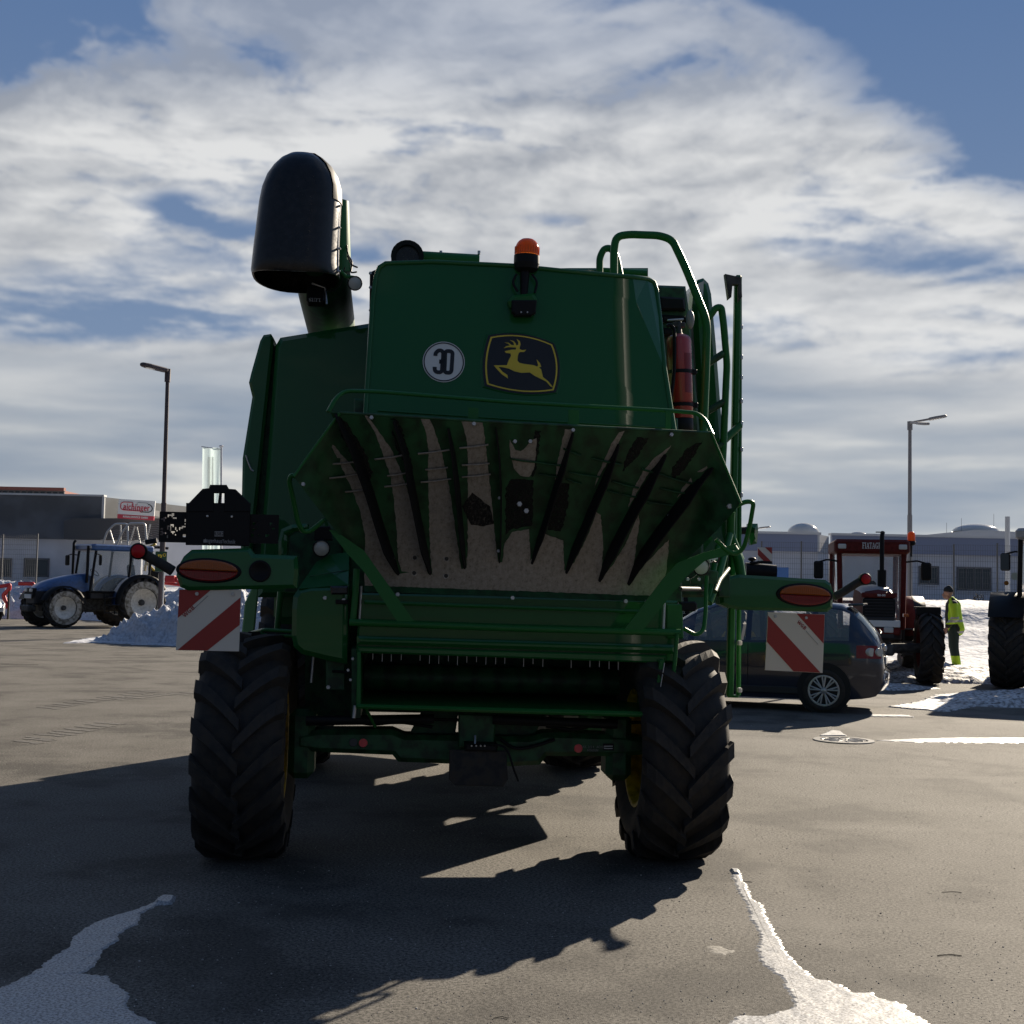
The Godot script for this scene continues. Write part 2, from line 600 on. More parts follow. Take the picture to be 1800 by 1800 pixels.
	m = mat("dusty_rubber", lin(0.42, 0.39, 0.34), 0.85)
	grain(m, grime, 1.0)
	m = mat("black_plastic", lin(0.009, 0.009, 0.010), 0.5)
	m.metallic_specular = 0.3
	m = mat("black_boot", lin(0.012, 0.012, 0.014), 0.36)
	grain(m, soft, 1.5, noise_tex(512, 0.05, 4, [[0.3, 0.75], [0.7, 1.0]], 36))
	m = mat("black_matte", lin(0.012, 0.012, 0.012), 0.8)
	m = mat("chassis_grey", lin(0.06, 0.06, 0.06), 0.65)
	grain(m, grime, 1.2)
	m = mat("bare_steel", lin(0.22, 0.21, 0.20), 0.55, 0.5)
	m = mat("steel", lin(0.45, 0.45, 0.45), 0.35, 0.9)
	m = mat("zinc", lin(0.50, 0.51, 0.52), 0.45, 0.7)
	m = mat("yellow", lin(0.62, 0.40, 0.015), 0.45)
	grain(m, grime, 2.0)
	m = mat("decal_yellow", lin(0.72, 0.52, 0.045), 0.5)
	m = mat("decal_black", lin(0.008, 0.008, 0.011), 0.35)
	m = mat("decal_white", lin(0.72, 0.72, 0.70), 0.5)
	m = mat("decal_grey", lin(0.25, 0.25, 0.25), 0.5)
	m = mat("board_white", lin(0.74, 0.68, 0.58), 0.5)
	m = mat("board_red", lin(0.34, 0.030, 0.022), 0.45)
	m = mat("lens_red", lin(0.22, 0.008, 0.008), 0.14)
	m = mat("lens_amber", lin(0.34, 0.075, 0.006), 0.16)
	m = mat("lens_clear", lin(0.55, 0.55, 0.52), 0.12)
	m = mat("reflector_red", lin(0.75, 0.05, 0.045), 0.3)
	m = mat("marker_red", lin(0.80, 0.02, 0.03), 0.2)
	m.backlight_enabled = true
	m.backlight = lin(0.9, 0.05, 0.05)
	m = mat("beacon_amber", lin(0.62, 0.13, 0.006), 0.10)
	m.backlight_enabled = true
	m.backlight = lin(0.55, 0.16, 0.01)
	m = mat("extinguisher_red", lin(0.38, 0.012, 0.014), 0.22)
	m.clearcoat_enabled = true
	m = mat("glass", lin(0.5, 0.55, 0.55, 0.22), 0.04)
	m.transparency = BaseMaterial3D.TRANSPARENCY_ALPHA
	m = mat("dark_glass", lin(0.05, 0.06, 0.065, 0.55), 0.04)
	m.transparency = BaseMaterial3D.TRANSPARENCY_ALPHA
	m = mat("window_glass", lin(0.035, 0.045, 0.05), 0.06)
	m = mat("car_glass", lin(0.35, 0.42, 0.42, 0.30), 0.03)
	m.transparency = BaseMaterial3D.TRANSPARENCY_ALPHA
	m = mat("wall_grey", lin(0.105, 0.115, 0.13), 0.7)
	grain(m, dust, 0.05, null, null, 0.0, true)
	m = mat("wall_grey_dark", lin(0.05, 0.054, 0.06), 0.7)
	m = mat("wall_white", lin(0.62, 0.63, 0.66), 0.8)
	grain(m, noise_tex(256, 0.01, 4, [[0.2, 0.9], [0.8, 1.0]], 44), 0.1, null, null, 0.0, true)
	m = mat("wall_blue", lin(0.20, 0.23, 0.32), 0.6)
	m = mat("brick_red", lin(0.23, 0.085, 0.065), 0.8)
	m = mat("frame_grey", lin(0.10, 0.10, 0.105), 0.5)
	m = mat("pole_grey", lin(0.20, 0.195, 0.20), 0.55, 0.3)
	m = mat("pole_dark", lin(0.075, 0.06, 0.065), 0.55, 0.2)
	m = mat("fence_grey", lin(0.07, 0.072, 0.075), 0.6)
	m = mat("paint_white", lin(0.68, 0.68, 0.66), 0.7)
	grain(m, noise_tex(512, 0.08, 4, [[0.25, 0.45], [0.45, 0.9], [0.6, 1.0]], 47), 1.2, null, null, 0.0, true)
	m = mat("iron", lin(0.13, 0.13, 0.13), 0.45, 0.6)
	m = mat("sign_red", lin(0.50, 0.045, 0.07), 0.5)
	m = mat("blue_paint", lin(0.014, 0.085, 0.27), 0.3)
	grain(m, dust, 1.0)
	m.clearcoat_enabled = true
	m = mat("rim_white", lin(0.80, 0.77, 0.70), 0.5)
	grain(m, dust, 1.2)
	m = mat("red_paint", lin(0.13, 0.018, 0.014), 0.62)
	m.metallic_specular = 0.3
	grain(m, dust, 1.2)
	m = mat("hood_pale", lin(0.38, 0.36, 0.35), 0.35)
	m = mat("bright_red", lin(0.42, 0.025, 0.03), 0.45)
	m = mat("navy_paint", lin(0.010, 0.016, 0.035), 0.22)
	m.clearcoat_enabled = true
	m.clearcoat_roughness = 0.05
	m = mat("silver_paint", lin(0.48, 0.49, 0.5), 0.3, 0.4)
	m = mat("alloy", lin(0.50, 0.50, 0.50), 0.35, 0.5)
	m = mat("dark_trim", lin(0.02, 0.02, 0.022), 0.6)
	m = mat("cab_inside", lin(0.045, 0.047, 0.05), 0.8)
	m = mat("skin", lin(0.45, 0.26, 0.19), 0.55)
	m = mat("hi_vis", lin(0.52, 0.80, 0.03), 0.7)
	m = mat("reflective_grey", lin(0.42, 0.43, 0.42), 0.4)
	m = mat("dark_cloth", lin(0.022, 0.028, 0.026), 0.9)
	m = mat("green_cloth", lin(0.022, 0.040, 0.034), 0.9)
	m = mat("boot_brown", lin(0.03, 0.026, 0.022), 0.7)
	m = mat("flag_cloth", lin(0.42, 0.50, 0.52), 0.8)
	m.backlight_enabled = true
	m.backlight = lin(0.5, 0.6, 0.62)
	m = mat("flag_white", lin(0.75, 0.76, 0.72), 0.8)
	m.backlight_enabled = true
	m.backlight = lin(0.7, 0.7, 0.68)
	m = mat("sign_green", lin(0.02, 0.06, 0.03), 0.5)
	m = mat("poster_blue", lin(0.03, 0.10, 0.28), 0.5)

# ---------------------------------------------------------------- ground, snow, ice
var n_snow := FastNoiseLite.new()

func rise(x: float, z: float) -> float:      # the snowed-in bank behind the yard
	var start := lerpf(58.0, 33.5, smoothstep(-10.0, 8.0, x))
	var top := lerpf(1.35, 1.5, smoothstep(-10.0, 8.0, x))
	var d := -z - start + n_snow.get_noise_2d(x * 1.5, z * 1.5) * 1.6
	return -0.06 + top * smoothstep(0.0, 8.5, d) + 0.10 * smoothstep(-0.4, 0.5, d) + (n_snow.get_noise_2d(x * 2.2 - z * 1.4, z * 5.0) * 0.16 + n_snow.get_noise_2d(x * 9.0, z * 9.0) * 0.05) * smoothstep(0.0, 2.0, d)

func ragged(pts: Array, step: float, jit: float, sd: int) -> Array:   # finer, uneven outline
	var r := RandomNumberGenerator.new()
	r.seed = sd
	var out := []
	var n := pts.size()
	for i in n:
		var a: Vector3 = pts[i]
		var b: Vector3 = pts[(i + 1) % n]
		var k := maxi(1, int(a.distance_to(b) / step))
		var side := (b - a).cross(Vector3.UP).normalized()
		for j in k:
			var p := a.lerp(b, float(j) / k)
			if j > 0: p += side * r.randf_range(-jit, jit) + (b - a).normalized() * r.randf_range(-jit, jit) * 0.5
			out.append(p)
	return out

func ground_patch(called: String, px: Array, m: Material, thick: float, step: float, jit: float, sd: int, at_y := 0.004) -> MeshInstance3D:
	var pts := []
	for p in px:
		pts.append(gp(p[0], p[1], 0.0))
	pts = ragged(pts, step, jit, sd)
	var top := []
	var c2 := []
	for p in pts: c2.append(Vector2(p.x, p.z))
	var ins := poly_inset(c2, thick * 1.2 if thick > 0.005 else 0.012)
	for i in pts.size():
		top.append(Vector3(ins[i].x, at_y + thick, ins[i].y))
	var st := mb()
	var tr := Geometry2D.triangulate_polygon(PackedVector2Array(c2))
	flat(st)
	for i in range(0, tr.size(), 3):
		tri(st, top[tr[i]], top[tr[i + 1]], top[tr[i + 2]])
	var n := pts.size()
	for i in n:
		var j := (i + 1) % n
		quad(st, Vector3(pts[i].x, 0.0, pts[i].z), Vector3(pts[j].x, 0.0, pts[j].z), top[j], top[i])
	return put(st, called, m)

# a heap: a height field over an outline on the ground
func heap(called: String, cx: float, cz: float, rx: float, rz: float, high: float, m: Material, sd: int, res := 60) -> MeshInstance3D:
	var n := FastNoiseLite.new()
	n.seed = sd
	n.frequency = 0.55
	n.fractal_octaves = 5
	n.fractal_gain = 0.55
	var st := mb()
	var rows := []
	for i in res + 1:
		var row := []
		for j in res + 1:
			var u := lerpf(-1.15, 1.15, float(j) / res)
			var v := lerpf(-1.15, 1.15, float(i) / res)
			var x := cx + u * rx
			var z := cz + v * rz
			var q := n.get_noise_2d(x * 0.8, z * 0.8)
			var r := sqrt(u * u + v * v) + q * 0.35
			var h := high * pow(clampf(1.0 - r, 0.0, 1.0), 0.8) * (1.0 + q * 0.5) + (absf(n.get_noise_2d(x * 2.2, z * 2.2)) * 0.55 + absf(n.get_noise_2d(x * 5.0 + 9.0, z * 5.0)) * 0.22) * minf(high, 1.0) * smoothstep(1.0, 0.85, r)
			if r >= 1.0: h = -0.03 - 0.05 * (r - 1.0)
			row.append(Vector3(x, h, z))
		rows.append(row)
	sheet(st, rows)
	return put(st, called, m)

func build_setting():
	n_snow.seed = 5
	n_snow.frequency = 0.12
	n_snow.fractal_octaves = 4
	var st := mb()
	flat(st)
	quad(st, Vector3(-900, 0, 60), Vector3(-900, 0, -1500), Vector3(900, 0, -1500), Vector3(900, 0, 60))
	struct(put(st, "ground", MT.asphalt))
	# the snow-covered bank
	st = mb()
	var rows := []
	var zs := []
	var z := -31.0
	while z > -1400.0:
		zs.append(z)
		z -= maxf(0.45, (-z - 55.0) * 0.12) if -z > 55.0 else 0.45
	var xs := []
	for i in 120:
		var t := (i - 59.5) / 59.5
		xs.append(signf(t) * (absf(t) * 34.0 + pow(absf(t), 6.0) * 700.0))
	for zz in zs:
		var row := []
		for x in xs:
			row.append(Vector3(x, rise(x, zz), zz))
		rows.append(row)
	sheet(st, rows)
	struct(put(st, "snow_field", MT.snow))
	# heaps of cleared snow
	tag(heap("snow_heap", -7.9, -37.4, 3.5, 2.4, 1.45, MT.snow, 3, 110), "lumpy heap of cleared snow behind the striped board, by the blue tractor", "snow heap")
	tag(heap("snow_heap", -24.5, -60.0, 12.0, 3.0, 1.7, MT.snow, 9, 90), "long ridge of ploughed snow behind the blue tractor", "snow heap")
	tag(heap("snow_heap", -11.5, -57.0, 6.5, 3.0, 1.9, MT.snow, 15, 70), "ridge of ploughed snow beside the square sign post", "snow heap")
	tag(heap("snow_heap", 8.6, -20.9, 1.7, 0.7, 0.16, MT.dirty_snow, 21, 60), "low grey bank of snow behind the dark blue car", "snow heap")
	tag(heap("snow_heap", 10.3, -22.8, 2.2, 1.2, 0.14, MT.dirty_snow, 26, 60), "low grey bank of snow in front of the dark tractor with yellow rims", "snow heap")
	tag(heap("snow_heap", 8.4, -28.6, 3.4, 2.8, 0.26, MT.dirty_snow, 31, 70), "trampled snow under the person in the yellow jacket", "snow heap")
	tag(heap("snow_heap", 6.0, -24.5, 2.0, 1.2, 0.10, MT.dirty_snow, 37, 50), "thin trodden snow under the red tractor", "snow heap")
	# flat snow and ice on the yard
	tag(ground_patch("snow_patch", [[110, 1131], [170, 1121], [260, 1113], [330, 1108], [430, 1106], [430, 1142], [330, 1137], [250, 1133], [160, 1130]], MT.snow, 0.03, 0.3, 0.09, 4), "flat sheet of old snow in front of the snow heap", "snow")
	tag(ground_patch("ice_trail", [[308, 1577], [303, 1590], [276, 1592], [246, 1607], [244, 1625], [223, 1633], [181, 1664], [180, 1675], [166, 1700], [141, 1712], [192, 1716], [196, 1727], [228, 1746], [222, 1769], [241, 1785], [290, 1806], [350, 1860], [-80, 1860], [-80, 1770], [0, 1737], [36, 1720], [76, 1700], [72, 1697], [124, 1662], [126, 1648], [165, 1622], [205, 1608], [240, 1598], [272, 1585], [284, 1577]], MT.ice, 0.003, 0.018, 0.008, 11, 0.001), "frozen run of melt water lying in the harvester's shadow", "ice")
	tag(ground_patch("snow_crust", [[310, 1577], [303, 1590], [288, 1591], [272, 1588], [274, 1582], [286, 1576]], MT.ice, 0.012, 0.02, 0.004, 12, 0.003), "small white crust of snow at the tip of the shadowed ice", "snow")
	tag(ground_patch("snow_crust", [[210, 1652], [150, 1690], [135, 1712], [95, 1716], [120, 1694], [165, 1660], [200, 1640]], MT.ice, 0.0015, 0.02, 0.006, 13, 0.0042), "thin pale ridge of ice along the shadowed ice run", "ice")
	tag(ground_patch("ice_trail", [[1282, 1530], [1300, 1531], [1305, 1545], [1314, 1560], [1321, 1580], [1340, 1590], [1344, 1605], [1362, 1640], [1375, 1660], [1386, 1680], [1408, 1700], [1430, 1718], [1475, 1730], [1500, 1745], [1535, 1744], [1546, 1755], [1590, 1765], [1601, 1780], [1636, 1800], [1680, 1860], [1210, 1860], [1283, 1797], [1300, 1783], [1340, 1786], [1396, 1770], [1390, 1750], [1378, 1735], [1374, 1720], [1340, 1695], [1330, 1670], [1336, 1650], [1330, 1630], [1318, 1615], [1312, 1590], [1302, 1575], [1292, 1555]], MT.ice, 0.003, 0.016, 0.011, 17, 0.001), "frozen run of melt water on the sunlit asphalt", "ice")
	tag(ground_patch("snow_crust", [[1282, 1529], [1300, 1530], [1301, 1538], [1288, 1538]], MT.ice, 0.012, 0.02, 0.004, 18, 0.003), "small white crust of snow at the tip of the sunlit ice", "snow")
	tag(ground_patch("ice_trail", [[1538, 1302], [1600, 1299], [1680, 1297], [1900, 1297], [1900, 1307], [1700, 1306], [1600, 1305]], MT.ice, 0.004, 0.05, 0.02, 19, 0.001), "straight white strip of ice leading to the round drain cover", "ice")
	tag(ground_patch("ice_trail", [[1462, 1284], [1478, 1286], [1487, 1294], [1440, 1294]], MT.ice, 0.006, 0.05, 0.02, 20), "small pale puddle of ice against the round drain cover", "ice")
	tag(ground_patch("ice_trail", [[1530, 1256], [1600, 1258], [1605, 1261], [1532, 1260]], MT.ice, 0.006, 0.05, 0.03, 23), "short thin streak of ice behind the car's shadow", "ice")
	tag(ground_patch("ice_trail", [[1560, 1243], [1610, 1235], [1650, 1222], [1720, 1216], [1800, 1222], [1800, 1238], [1720, 1240], [1660, 1252]], MT.dirty_snow, 0.012, 0.06, 0.06, 24), "patch of wet snow between the car and the dark tractor", "snow")
	tag(ground_patch("ice_trail", [[1270, 1213], [1340, 1216], [1420, 1221], [1420, 1226], [1270, 1219]], MT.ice, 0.01, 0.06, 0.03, 25), "bright strip of snow seen under the dark blue car", "snow")
	tag(ground_patch("ice_trail", [[1242, 1664], [1262, 1663], [1292, 1672], [1270, 1679], [1250, 1674]], MT.salt_stain, 0.001, 0.015, 0.012, 28, 0.001), "faint pale salt stain left of the sunlit ice", "stain")
	# faint herringbone marks left by a farm tyre
	var T := thing("tyre_mark", "faint dark herringbone tyre track on the asphalt by the harvester's shadow", "tyre mark")
	for row in [[20, 1302, 172, 1268, 10], [60, 1244, 260, 1212, 11], [175, 1228, 330, 1216, 8]]:
		for i in row[4]:
			var t: float = float(i) / row[4]
			var a := gp(lerpf(row[0], row[2], t), lerpf(row[1], row[3], t))
			st = mb()
			var u := Vector3(0.34, 0, 0.16 if i % 2 else 0.22)
			var w := Vector3(0.05, 0, -0.10) * rng.randf_range(0.6, 1.2)
			a += Vector3(rng.randf_range(-0.05, 0.05), 0.0035, rng.randf_range(-0.05, 0.05))
			slab(st, ragged([a, a + u, a + u + w, a + w], 0.05, 0.02, 50 + i), Vector3(0, -0.002, 0), false)
			put(st, "lug_print", MT.tyre_mark, T)
	# round drain cover
	var c := gp(1483, 1302)
	var drain := thing("drain_cover", "round iron drain cover set flush in the asphalt", "drain cover", Transform3D(Basis(), c))
	st = mb()
	lathe(st, [[0.0, 0.006], [0.235, 0.006], [0.24, 0.010], [0.25, 0.010]], Transform3D(), 36, true)
	put(st, "lid", MT.iron, drain)
	st = mb()
	lathe(st, [[0.27, 0.004], [0.275, 0.012], [0.345, 0.012], [0.35, 0.002]], Transform3D(), 36, true)
	put(st, "rim", MT.iron, drain)
	for i in 12:
		st = mb()
		var a := TAU * i / 12
		box(st, Vector3(cos(a) * 0.15, 0.010, sin(a) * 0.15), Vector3(0.15, 0.008, 0.018), 0.002, Basis(Vector3.UP, -a))
		put(st, "rib", MT.steel, drain)
	# scattered twigs and grit on the yard
	var k := 0
	for p in [[1672, 1569, 18, 0.4], [1668, 1680, 22, 0.3], [1313, 1551, 9, 1.0], [28, 1168, 40, 0.05], [880, 1790, 14, 0.6]]:
		st = mb()
		var q := gp(p[0], p[1])
		var l: float = p[2] * 0.0016 * q.length() / 4.0
		tube(st, [q + Vector3(-l, 0.003, 0.01), q + Vector3(l * 0.2, 0.004, -0.01), q + Vector3(l, 0.003, 0.006)], 0.0016 + 0.0006 * (k % 2), 5)
		tag(put(st, "twig", MT.boot_brown), ["thin dark twig on the sunlit asphalt beyond the end of the white ice", "longer dark twig on the sunlit asphalt level with the salt stain", "tiny twig touching the tip of the sunlit ice", "dark stick lying on the yard in front of the blue tractor", "small twig on the asphalt below the harvester's tyre shadow"][k], "twig", "twigs scattered on the yard")
		k += 1

# ---------------------------------------------------------------- buildings, masts, fences behind the yard
func window(parent: Node, c: Vector3, w: float, h: float, cols: int):
	var o := node("window", parent, Transform3D(Basis(), c))
	var st := mb()
	for s in [-1, 1]:
		box(st, Vector3(s * (w / 2 + 0.04), 0, 0.02), Vector3(0.08, h + 0.16, 0.14))
		box(st, Vector3(0, s * (h / 2 + 0.04), 0.02), Vector3(w, 0.08, 0.14))
	put(st, "frame", MT.frame_grey, o)
	for i in cols:
		st = mb()
		var pw := w / cols
		box(st, Vector3(-w / 2 + pw * (i + 0.5), 0, 0.0), Vector3(pw - 0.06, h - 0.03, 0.04))
		put(st, "pane", MT.window_glass, o)
	for i in range(1, cols):
		st = mb()
		box(st, Vector3(-w / 2 + w * i / cols, 0, 0.01), Vector3(0.06, h, 0.08))
		put(st, "mullion", MT.frame_grey, o)
	st = mb()
	box(st, Vector3(0, -h / 2 - 0.11, 0.08), Vector3(w + 0.2, 0.06, 0.22), 0.01)
	put(st, "sill", MT.zinc, o)

func slab_wall(parent: Node, called: String, m: Material, a: Vector3, b: Vector3, y0: float, y1: float, thick := 0.4):
	# a wall between two points on plan, thickened away from the viewer
	var d := Vector3(b.x - a.x, 0, b.z - a.z)
	var n := Vector3(d.z, 0, -d.x).normalized()
	if n.z > 0: n = -n
	var st := mb()
	flat(st)
	var q := [Vector3(a.x, 0, a.z), Vector3(b.x, 0, b.z), Vector3(b.x, 0, b.z) + n * thick, Vector3(a.x, 0, a.z) + n * thick]
	for i in 4:
		var j := (i + 1) % 4
		quad(st, q[i] + Vector3.UP * y0, q[j] + Vector3.UP * y0, q[j] + Vector3.UP * y1, q[i] + Vector3.UP * y1)
	quad(st, q[0] + Vector3.UP * y1, q[1] + Vector3.UP * y1, q[2] + Vector3.UP * y1, q[3] + Vector3.UP * y1)
	quad(st, q[3] + Vector3.UP * y0, q[2] + Vector3.UP * y0, q[1] + Vector3.UP * y0, q[0] + Vector3.UP * y0)
	return put(st, called, m, parent)

func street_lamp(label: String, base: Vector3, top: Vector3, r: float, heads: Array, m: Material):
	var o := thing("street_lamp", label, "street lamp", Transform3D(Basis(), base), "street lamps around the yard")
	var t := top - base
	var st := mb()
	var mid := t * 0.5
	cyl(st, Vector3(0, -0.1, 0), mid, r * 1.25, r * 1.15, 12)
	cyl(st, mid, t, r * 0.95, r * 0.8, 12)
	cyl(st, t - Vector3(0, 0.35, 0), t + Vector3(0, 0.06, 0), r * 1.25, r * 1.25, 12)
	put(st, "pole", m, o)
	st = mb()
	cyl(st, Vector3(0, 0.0, 0), Vector3(0, 0.05, 0), r * 2.4, r * 2.4, 12)
	put(st, "base_flange", m, o)
	for h in heads:
		var tip: Vector3 = h[0] - base
		var d := (tip - t)
		var l := d.length()
		var bs := Basis.looking_at(d, Vector3.UP)
		var arm: float = h[1]
		st = mb()
		tube(st, [t, t + d * (arm + 0.1)], r * 0.5, 8)
		put(st, "arm", m, o)
		st = mb()
		var hw: float = h[2]
		var out := []
		for p in [[arm, 0.5], [arm + 0.06, 0.85], [0.72, 1.0], [0.92, 0.7], [1.0, 0.35]]:
			out.append(Vector2(p[1] * hw, p[0] * l))
		for i in range(out.size() - 1, -1, -1):
			out.append(Vector2(-out[i].x, out[i].y))
		plate(st, out, Transform3D(Basis(bs.x, -bs.z, bs.y), t + bs.y * 0.06), 0.12, 0.03)
		var head := put(st, "lamp_head", m, o)
		st = mb()
		var rr := rrect(hw * 1.1, l * 0.3, 0.03)
		plate(st, rr, Transform3D(Basis(bs.x, -bs.z, bs.y), t + d * 0.68 - bs.y * 0.062), 0.012)
		put(st, "lens", MT.lens_clear, head)
	return o

func build_backdrop():
	# dark grey hall on the left with a white ground floor
	var D := 85.0
	var a := wp(-500, 865, D)
	var corner := wp(182, 873, D)
	var top_y := corner.y
	var band_y := wp(120, 948, D).y
	var far := Vector3(-20.5, 0, -101.5)
	var o := thing("office_building", "low hall with dark grey upper wall and white ground floor", "building", Transform3D())
	slab_wall(o, "upper_wall", MT.wall_grey, a, corner, band_y, top_y, 0.5)
	slab_wall(o, "side_wall", MT.wall_grey, corner + Vector3(0.003, 0, -0.5), far, band_y - 0.3, top_y - 0.003, 0.5)
	slab_wall(o, "ground_floor_wall", MT.wall_white, a + Vector3(0, 0, -0.35), corner + Vector3(2.5, 0, -0.35), 0.3, band_y - 0.002, 0.4)
	slab_wall(o, "ground_floor_side_wall", MT.wall_white, corner + Vector3(2.5, 0, -0.8), far + Vector3(6, 0, 0), 0.3, band_y + 0.5, 0.4)
	var st := mb()
	slab(st, [Vector3(a.x, top_y - 0.05, a.z - 0.5), Vector3(corner.x, top_y - 0.05, corner.z - 0.5), Vector3(far.x, top_y - 0.05, far.z), Vector3(a.x, top_y - 0.05, far.z)], Vector3(0, -0.2, 0))
	put(st, "roof", MT.wall_grey_dark, o)
	st = mb()
	box(st, Vector3((a.x + corner.x) / 2, top_y + 0.06, corner.z - 0.2), Vector3(corner.x - a.x + 0.12, 0.12, 0.6))
	put(st, "parapet", MT.zinc, o)
	st = mb()
	box(st, Vector3(corner.x + 0.01, (top_y + band_y) / 2, corner.z + 0.01), Vector3(0.16, top_y - band_y - 0.02, 0.10))
	put(st, "corner_trim", MT.zinc, o)
	for w in [[-75, -42], [2, 18], [45, 84]]:
		var p0 := wp(w[0], 983, D + 0.33)
		var p1 := wp(w[1], 1013, D + 0.33)
		window(o, (p0 + p1) / 2 + Vector3(0, 0, 0.0), p1.x - p0.x, p0.y - p1.y, 2)
	# the dark canopy along the front
	st = mb()
	var c0 := wp(112, 917, D - 1.2)
	var c1 := wp(300, 917, D - 1.2)
	var pts := [wp(112, 947, D - 1.2), wp(112, 917, D - 1.2), wp(126, 911, D - 1.2), wp(300, 911, D - 1.2), wp(300, 947, D - 1.2)]
	slab(st, pts, Vector3(0, 0, -2.4))
	put(st, "canopy", MT.wall_grey_dark, o)
	# its sign
	var s0 := wp(208, 877, 82.4)
	var s1 := wp(272, 881, 82.2)
	var s2 := wp(272, 915, 82.2)
	var s3 := wp(208, 911, 82.4)
	var sc := (s0 + s1 + s2 + s3) / 4
	var sx := (s1 - s0).normalized()
	var sz := Vector3(-sx.z, 0, sx.x)
	if sz.z < 0: sz = -sz
	var sy := sz.cross(sx).normalized()
	var sw := s0.distance_to(s1)
	var sh := s0.distance_to(s3)
	var sg := thing("company_sign", "white and red sign panel with outlined lettering on the grey hall", "sign", Transform3D(Basis(sx, sy, sz), sc))
	st = mb()
	box(st, Vector3(0, sh * 0.11, 0), Vector3(sw, sh * 0.78, 0.12), 0.01)
	put(st, "white_panel", MT.decal_white, sg)
	st = mb()
	box(st, Vector3(0, -sh * 0.391, 0), Vector3(sw, sh * 0.216, 0.122), 0.01)
	put(st, "red_panel", MT.sign_red, sg)
	for r in [-1, 1]:
		st = mb()
		box(st, Vector3(r * sw * 0.4, -sh * 0.1, -1.6), Vector3(0.08, sh * 0.3, 3.1))
		put(st, "bracket", MT.frame_grey, sg)
	text("lettering", "aichinger", sh * 0.40, MT.sign_red, sg, Transform3D(Basis(), Vector3(0, sh * 0.10, 0.07)), "Droid Sans", 700, 0.03, sw * 0.72)
	text("lettering", "KANALSERVICE GMBH", sh * 0.14, MT.decal_white, sg, Transform3D(Basis(), Vector3(0, -sh * 0.39, 0.07)), "Droid Sans", 700, 0.03, sw * 0.68)
	st = mb()
	var lp := []
	for p in [[-0.10, 0.20], [-0.10, 0.36], [-0.36, 0.36], [-0.43, 0.28], [-0.43, 0.03], [-0.36, -0.06], [0.12, -0.06], [0.12, -0.12]]:
		lp.append(Vector3(p[0] * sw, p[1] * sh, 0.075))
	tube(st, lp, sw * 0.012, 6, sw * 0.05)
	put(st, "outline", MT.sign_red, sg)
	st = mb()
	lp = []
	for p in [[0.14, -0.10], [0.36, -0.10], [0.44, 0.0], [0.44, 0.18], [0.36, 0.30], [0.32, 0.30]]:
		lp.append(Vector3(p[0] * sw, p[1] * sh, 0.075))
	tube(st, lp, sw * 0.012, 6, sw * 0.05)
	put(st, "outline", MT.decal_black, sg)
	st = mb()
	lp = []
	for p in [[0.02, 0.25], [0.02, 0.37], [0.30, 0.37], [0.32, 0.28]]:
		lp.append(Vector3(p[0] * sw, p[1] * sh, 0.075))
	tube(st, lp, sw * 0.006, 5, sw * 0.03)
	put(st, "outline", MT.decal_grey, sg)
	# red-brown building beyond it
	D = 125.0
	var b0 := wp(-300, 858, D)
	var b1 := wp(111, 862, D)
	o = thing("brick_building", "red brown flat roofed building with a row of windows behind the grey hall", "building")
	slab_wall(o, "wall", MT.brick_red, b0, b1, 0.0, b1.y, 12.0)
	st = mb()
	box(st, Vector3((b0.x + b1.x) / 2, b1.y + 0.08, b1.z + 0.1), Vector3(b1.x - b0.x + 0.4, 0.3, 0.6))
	put(st, "cornice", MT.brick_red, o)
	for i in 13:
		var p := wp(-24.0 + i * 11.0, 869, D)
		window(o, Vector3(p.x, wp(60, 869, D).y, b1.z + 0.02), 0.46, 0.58, 1)
	# white and blue hall on the right: a lower wing and the main part
	D = 78.0
	for part in [[1180, 1440, 938, 968, 78.0, "long white hall with a blue grey fascia, seen past the harvester's ladder"], [1463, 2100, 944, 974, 80.5, "white hall with blue grey fascia, low gable roof and round roof dome"]]:
		D = part[4]
		o = thing("industrial_hall", part[5], "building")
		var p0 := wp(part[0], part[2], D)
		var p1 := wp(part[1], part[2], D)
		var ty := wp((part[0] + 1500) / 2.0, part[2], D).y if part[1] < 1500 else wp(1620, part[2], D).y
		var by := wp((part[0] + 1500) / 2.0, part[3], D).y if part[1] < 1500 else wp(1620, part[3], D).y
		slab_wall(o, "fascia", MT.wall_blue, p0, p1, by, ty, 0.5)
		slab_wall(o, "wall", MT.wall_white, p0 + Vector3(0, 0, -0.3), p1 + Vector3(-0.01, 0, -0.3), 0.3, by - 0.002, 24.0)
		st = mb()
		box(st, Vector3((p0.x + p1.x) / 2, ty + 0.07, p0.z - 0.25), Vector3(p1.x - p0.x + 0.2, 0.14, 0.7))
		put(st, "parapet", MT.zinc, o)
		if part[1] < 1500:
			slab_wall(o, "corner_fascia", MT.zinc, p1 + Vector3(0.01, 0, 0.05), wp(1457, 938, D + 2.2), by, ty + 0.01, 0.3)
			slab_wall(o, "end_wall", MT.wall_white, p1 + Vector3(0.01, 0, -0.31), wp(1457, 938, D + 2.5), 0.3, by - 0.003, 0.4)
			for q in [[1412, 934, 0.5], [1508, 932, 0.22]]:
				st = mb()
				ball(st, Vector3(wp(q[0], 938, D + 8).x, ty + 0.3, -D - 8), Vector3(1.1, q[2] + 0.35, 1.1) * (1.0 if q[2] > 0.4 else 0.6), 16, 6, 0.0, 0.5)
				put(st, "roof_dome", MT.lens_clear, o)
		else:
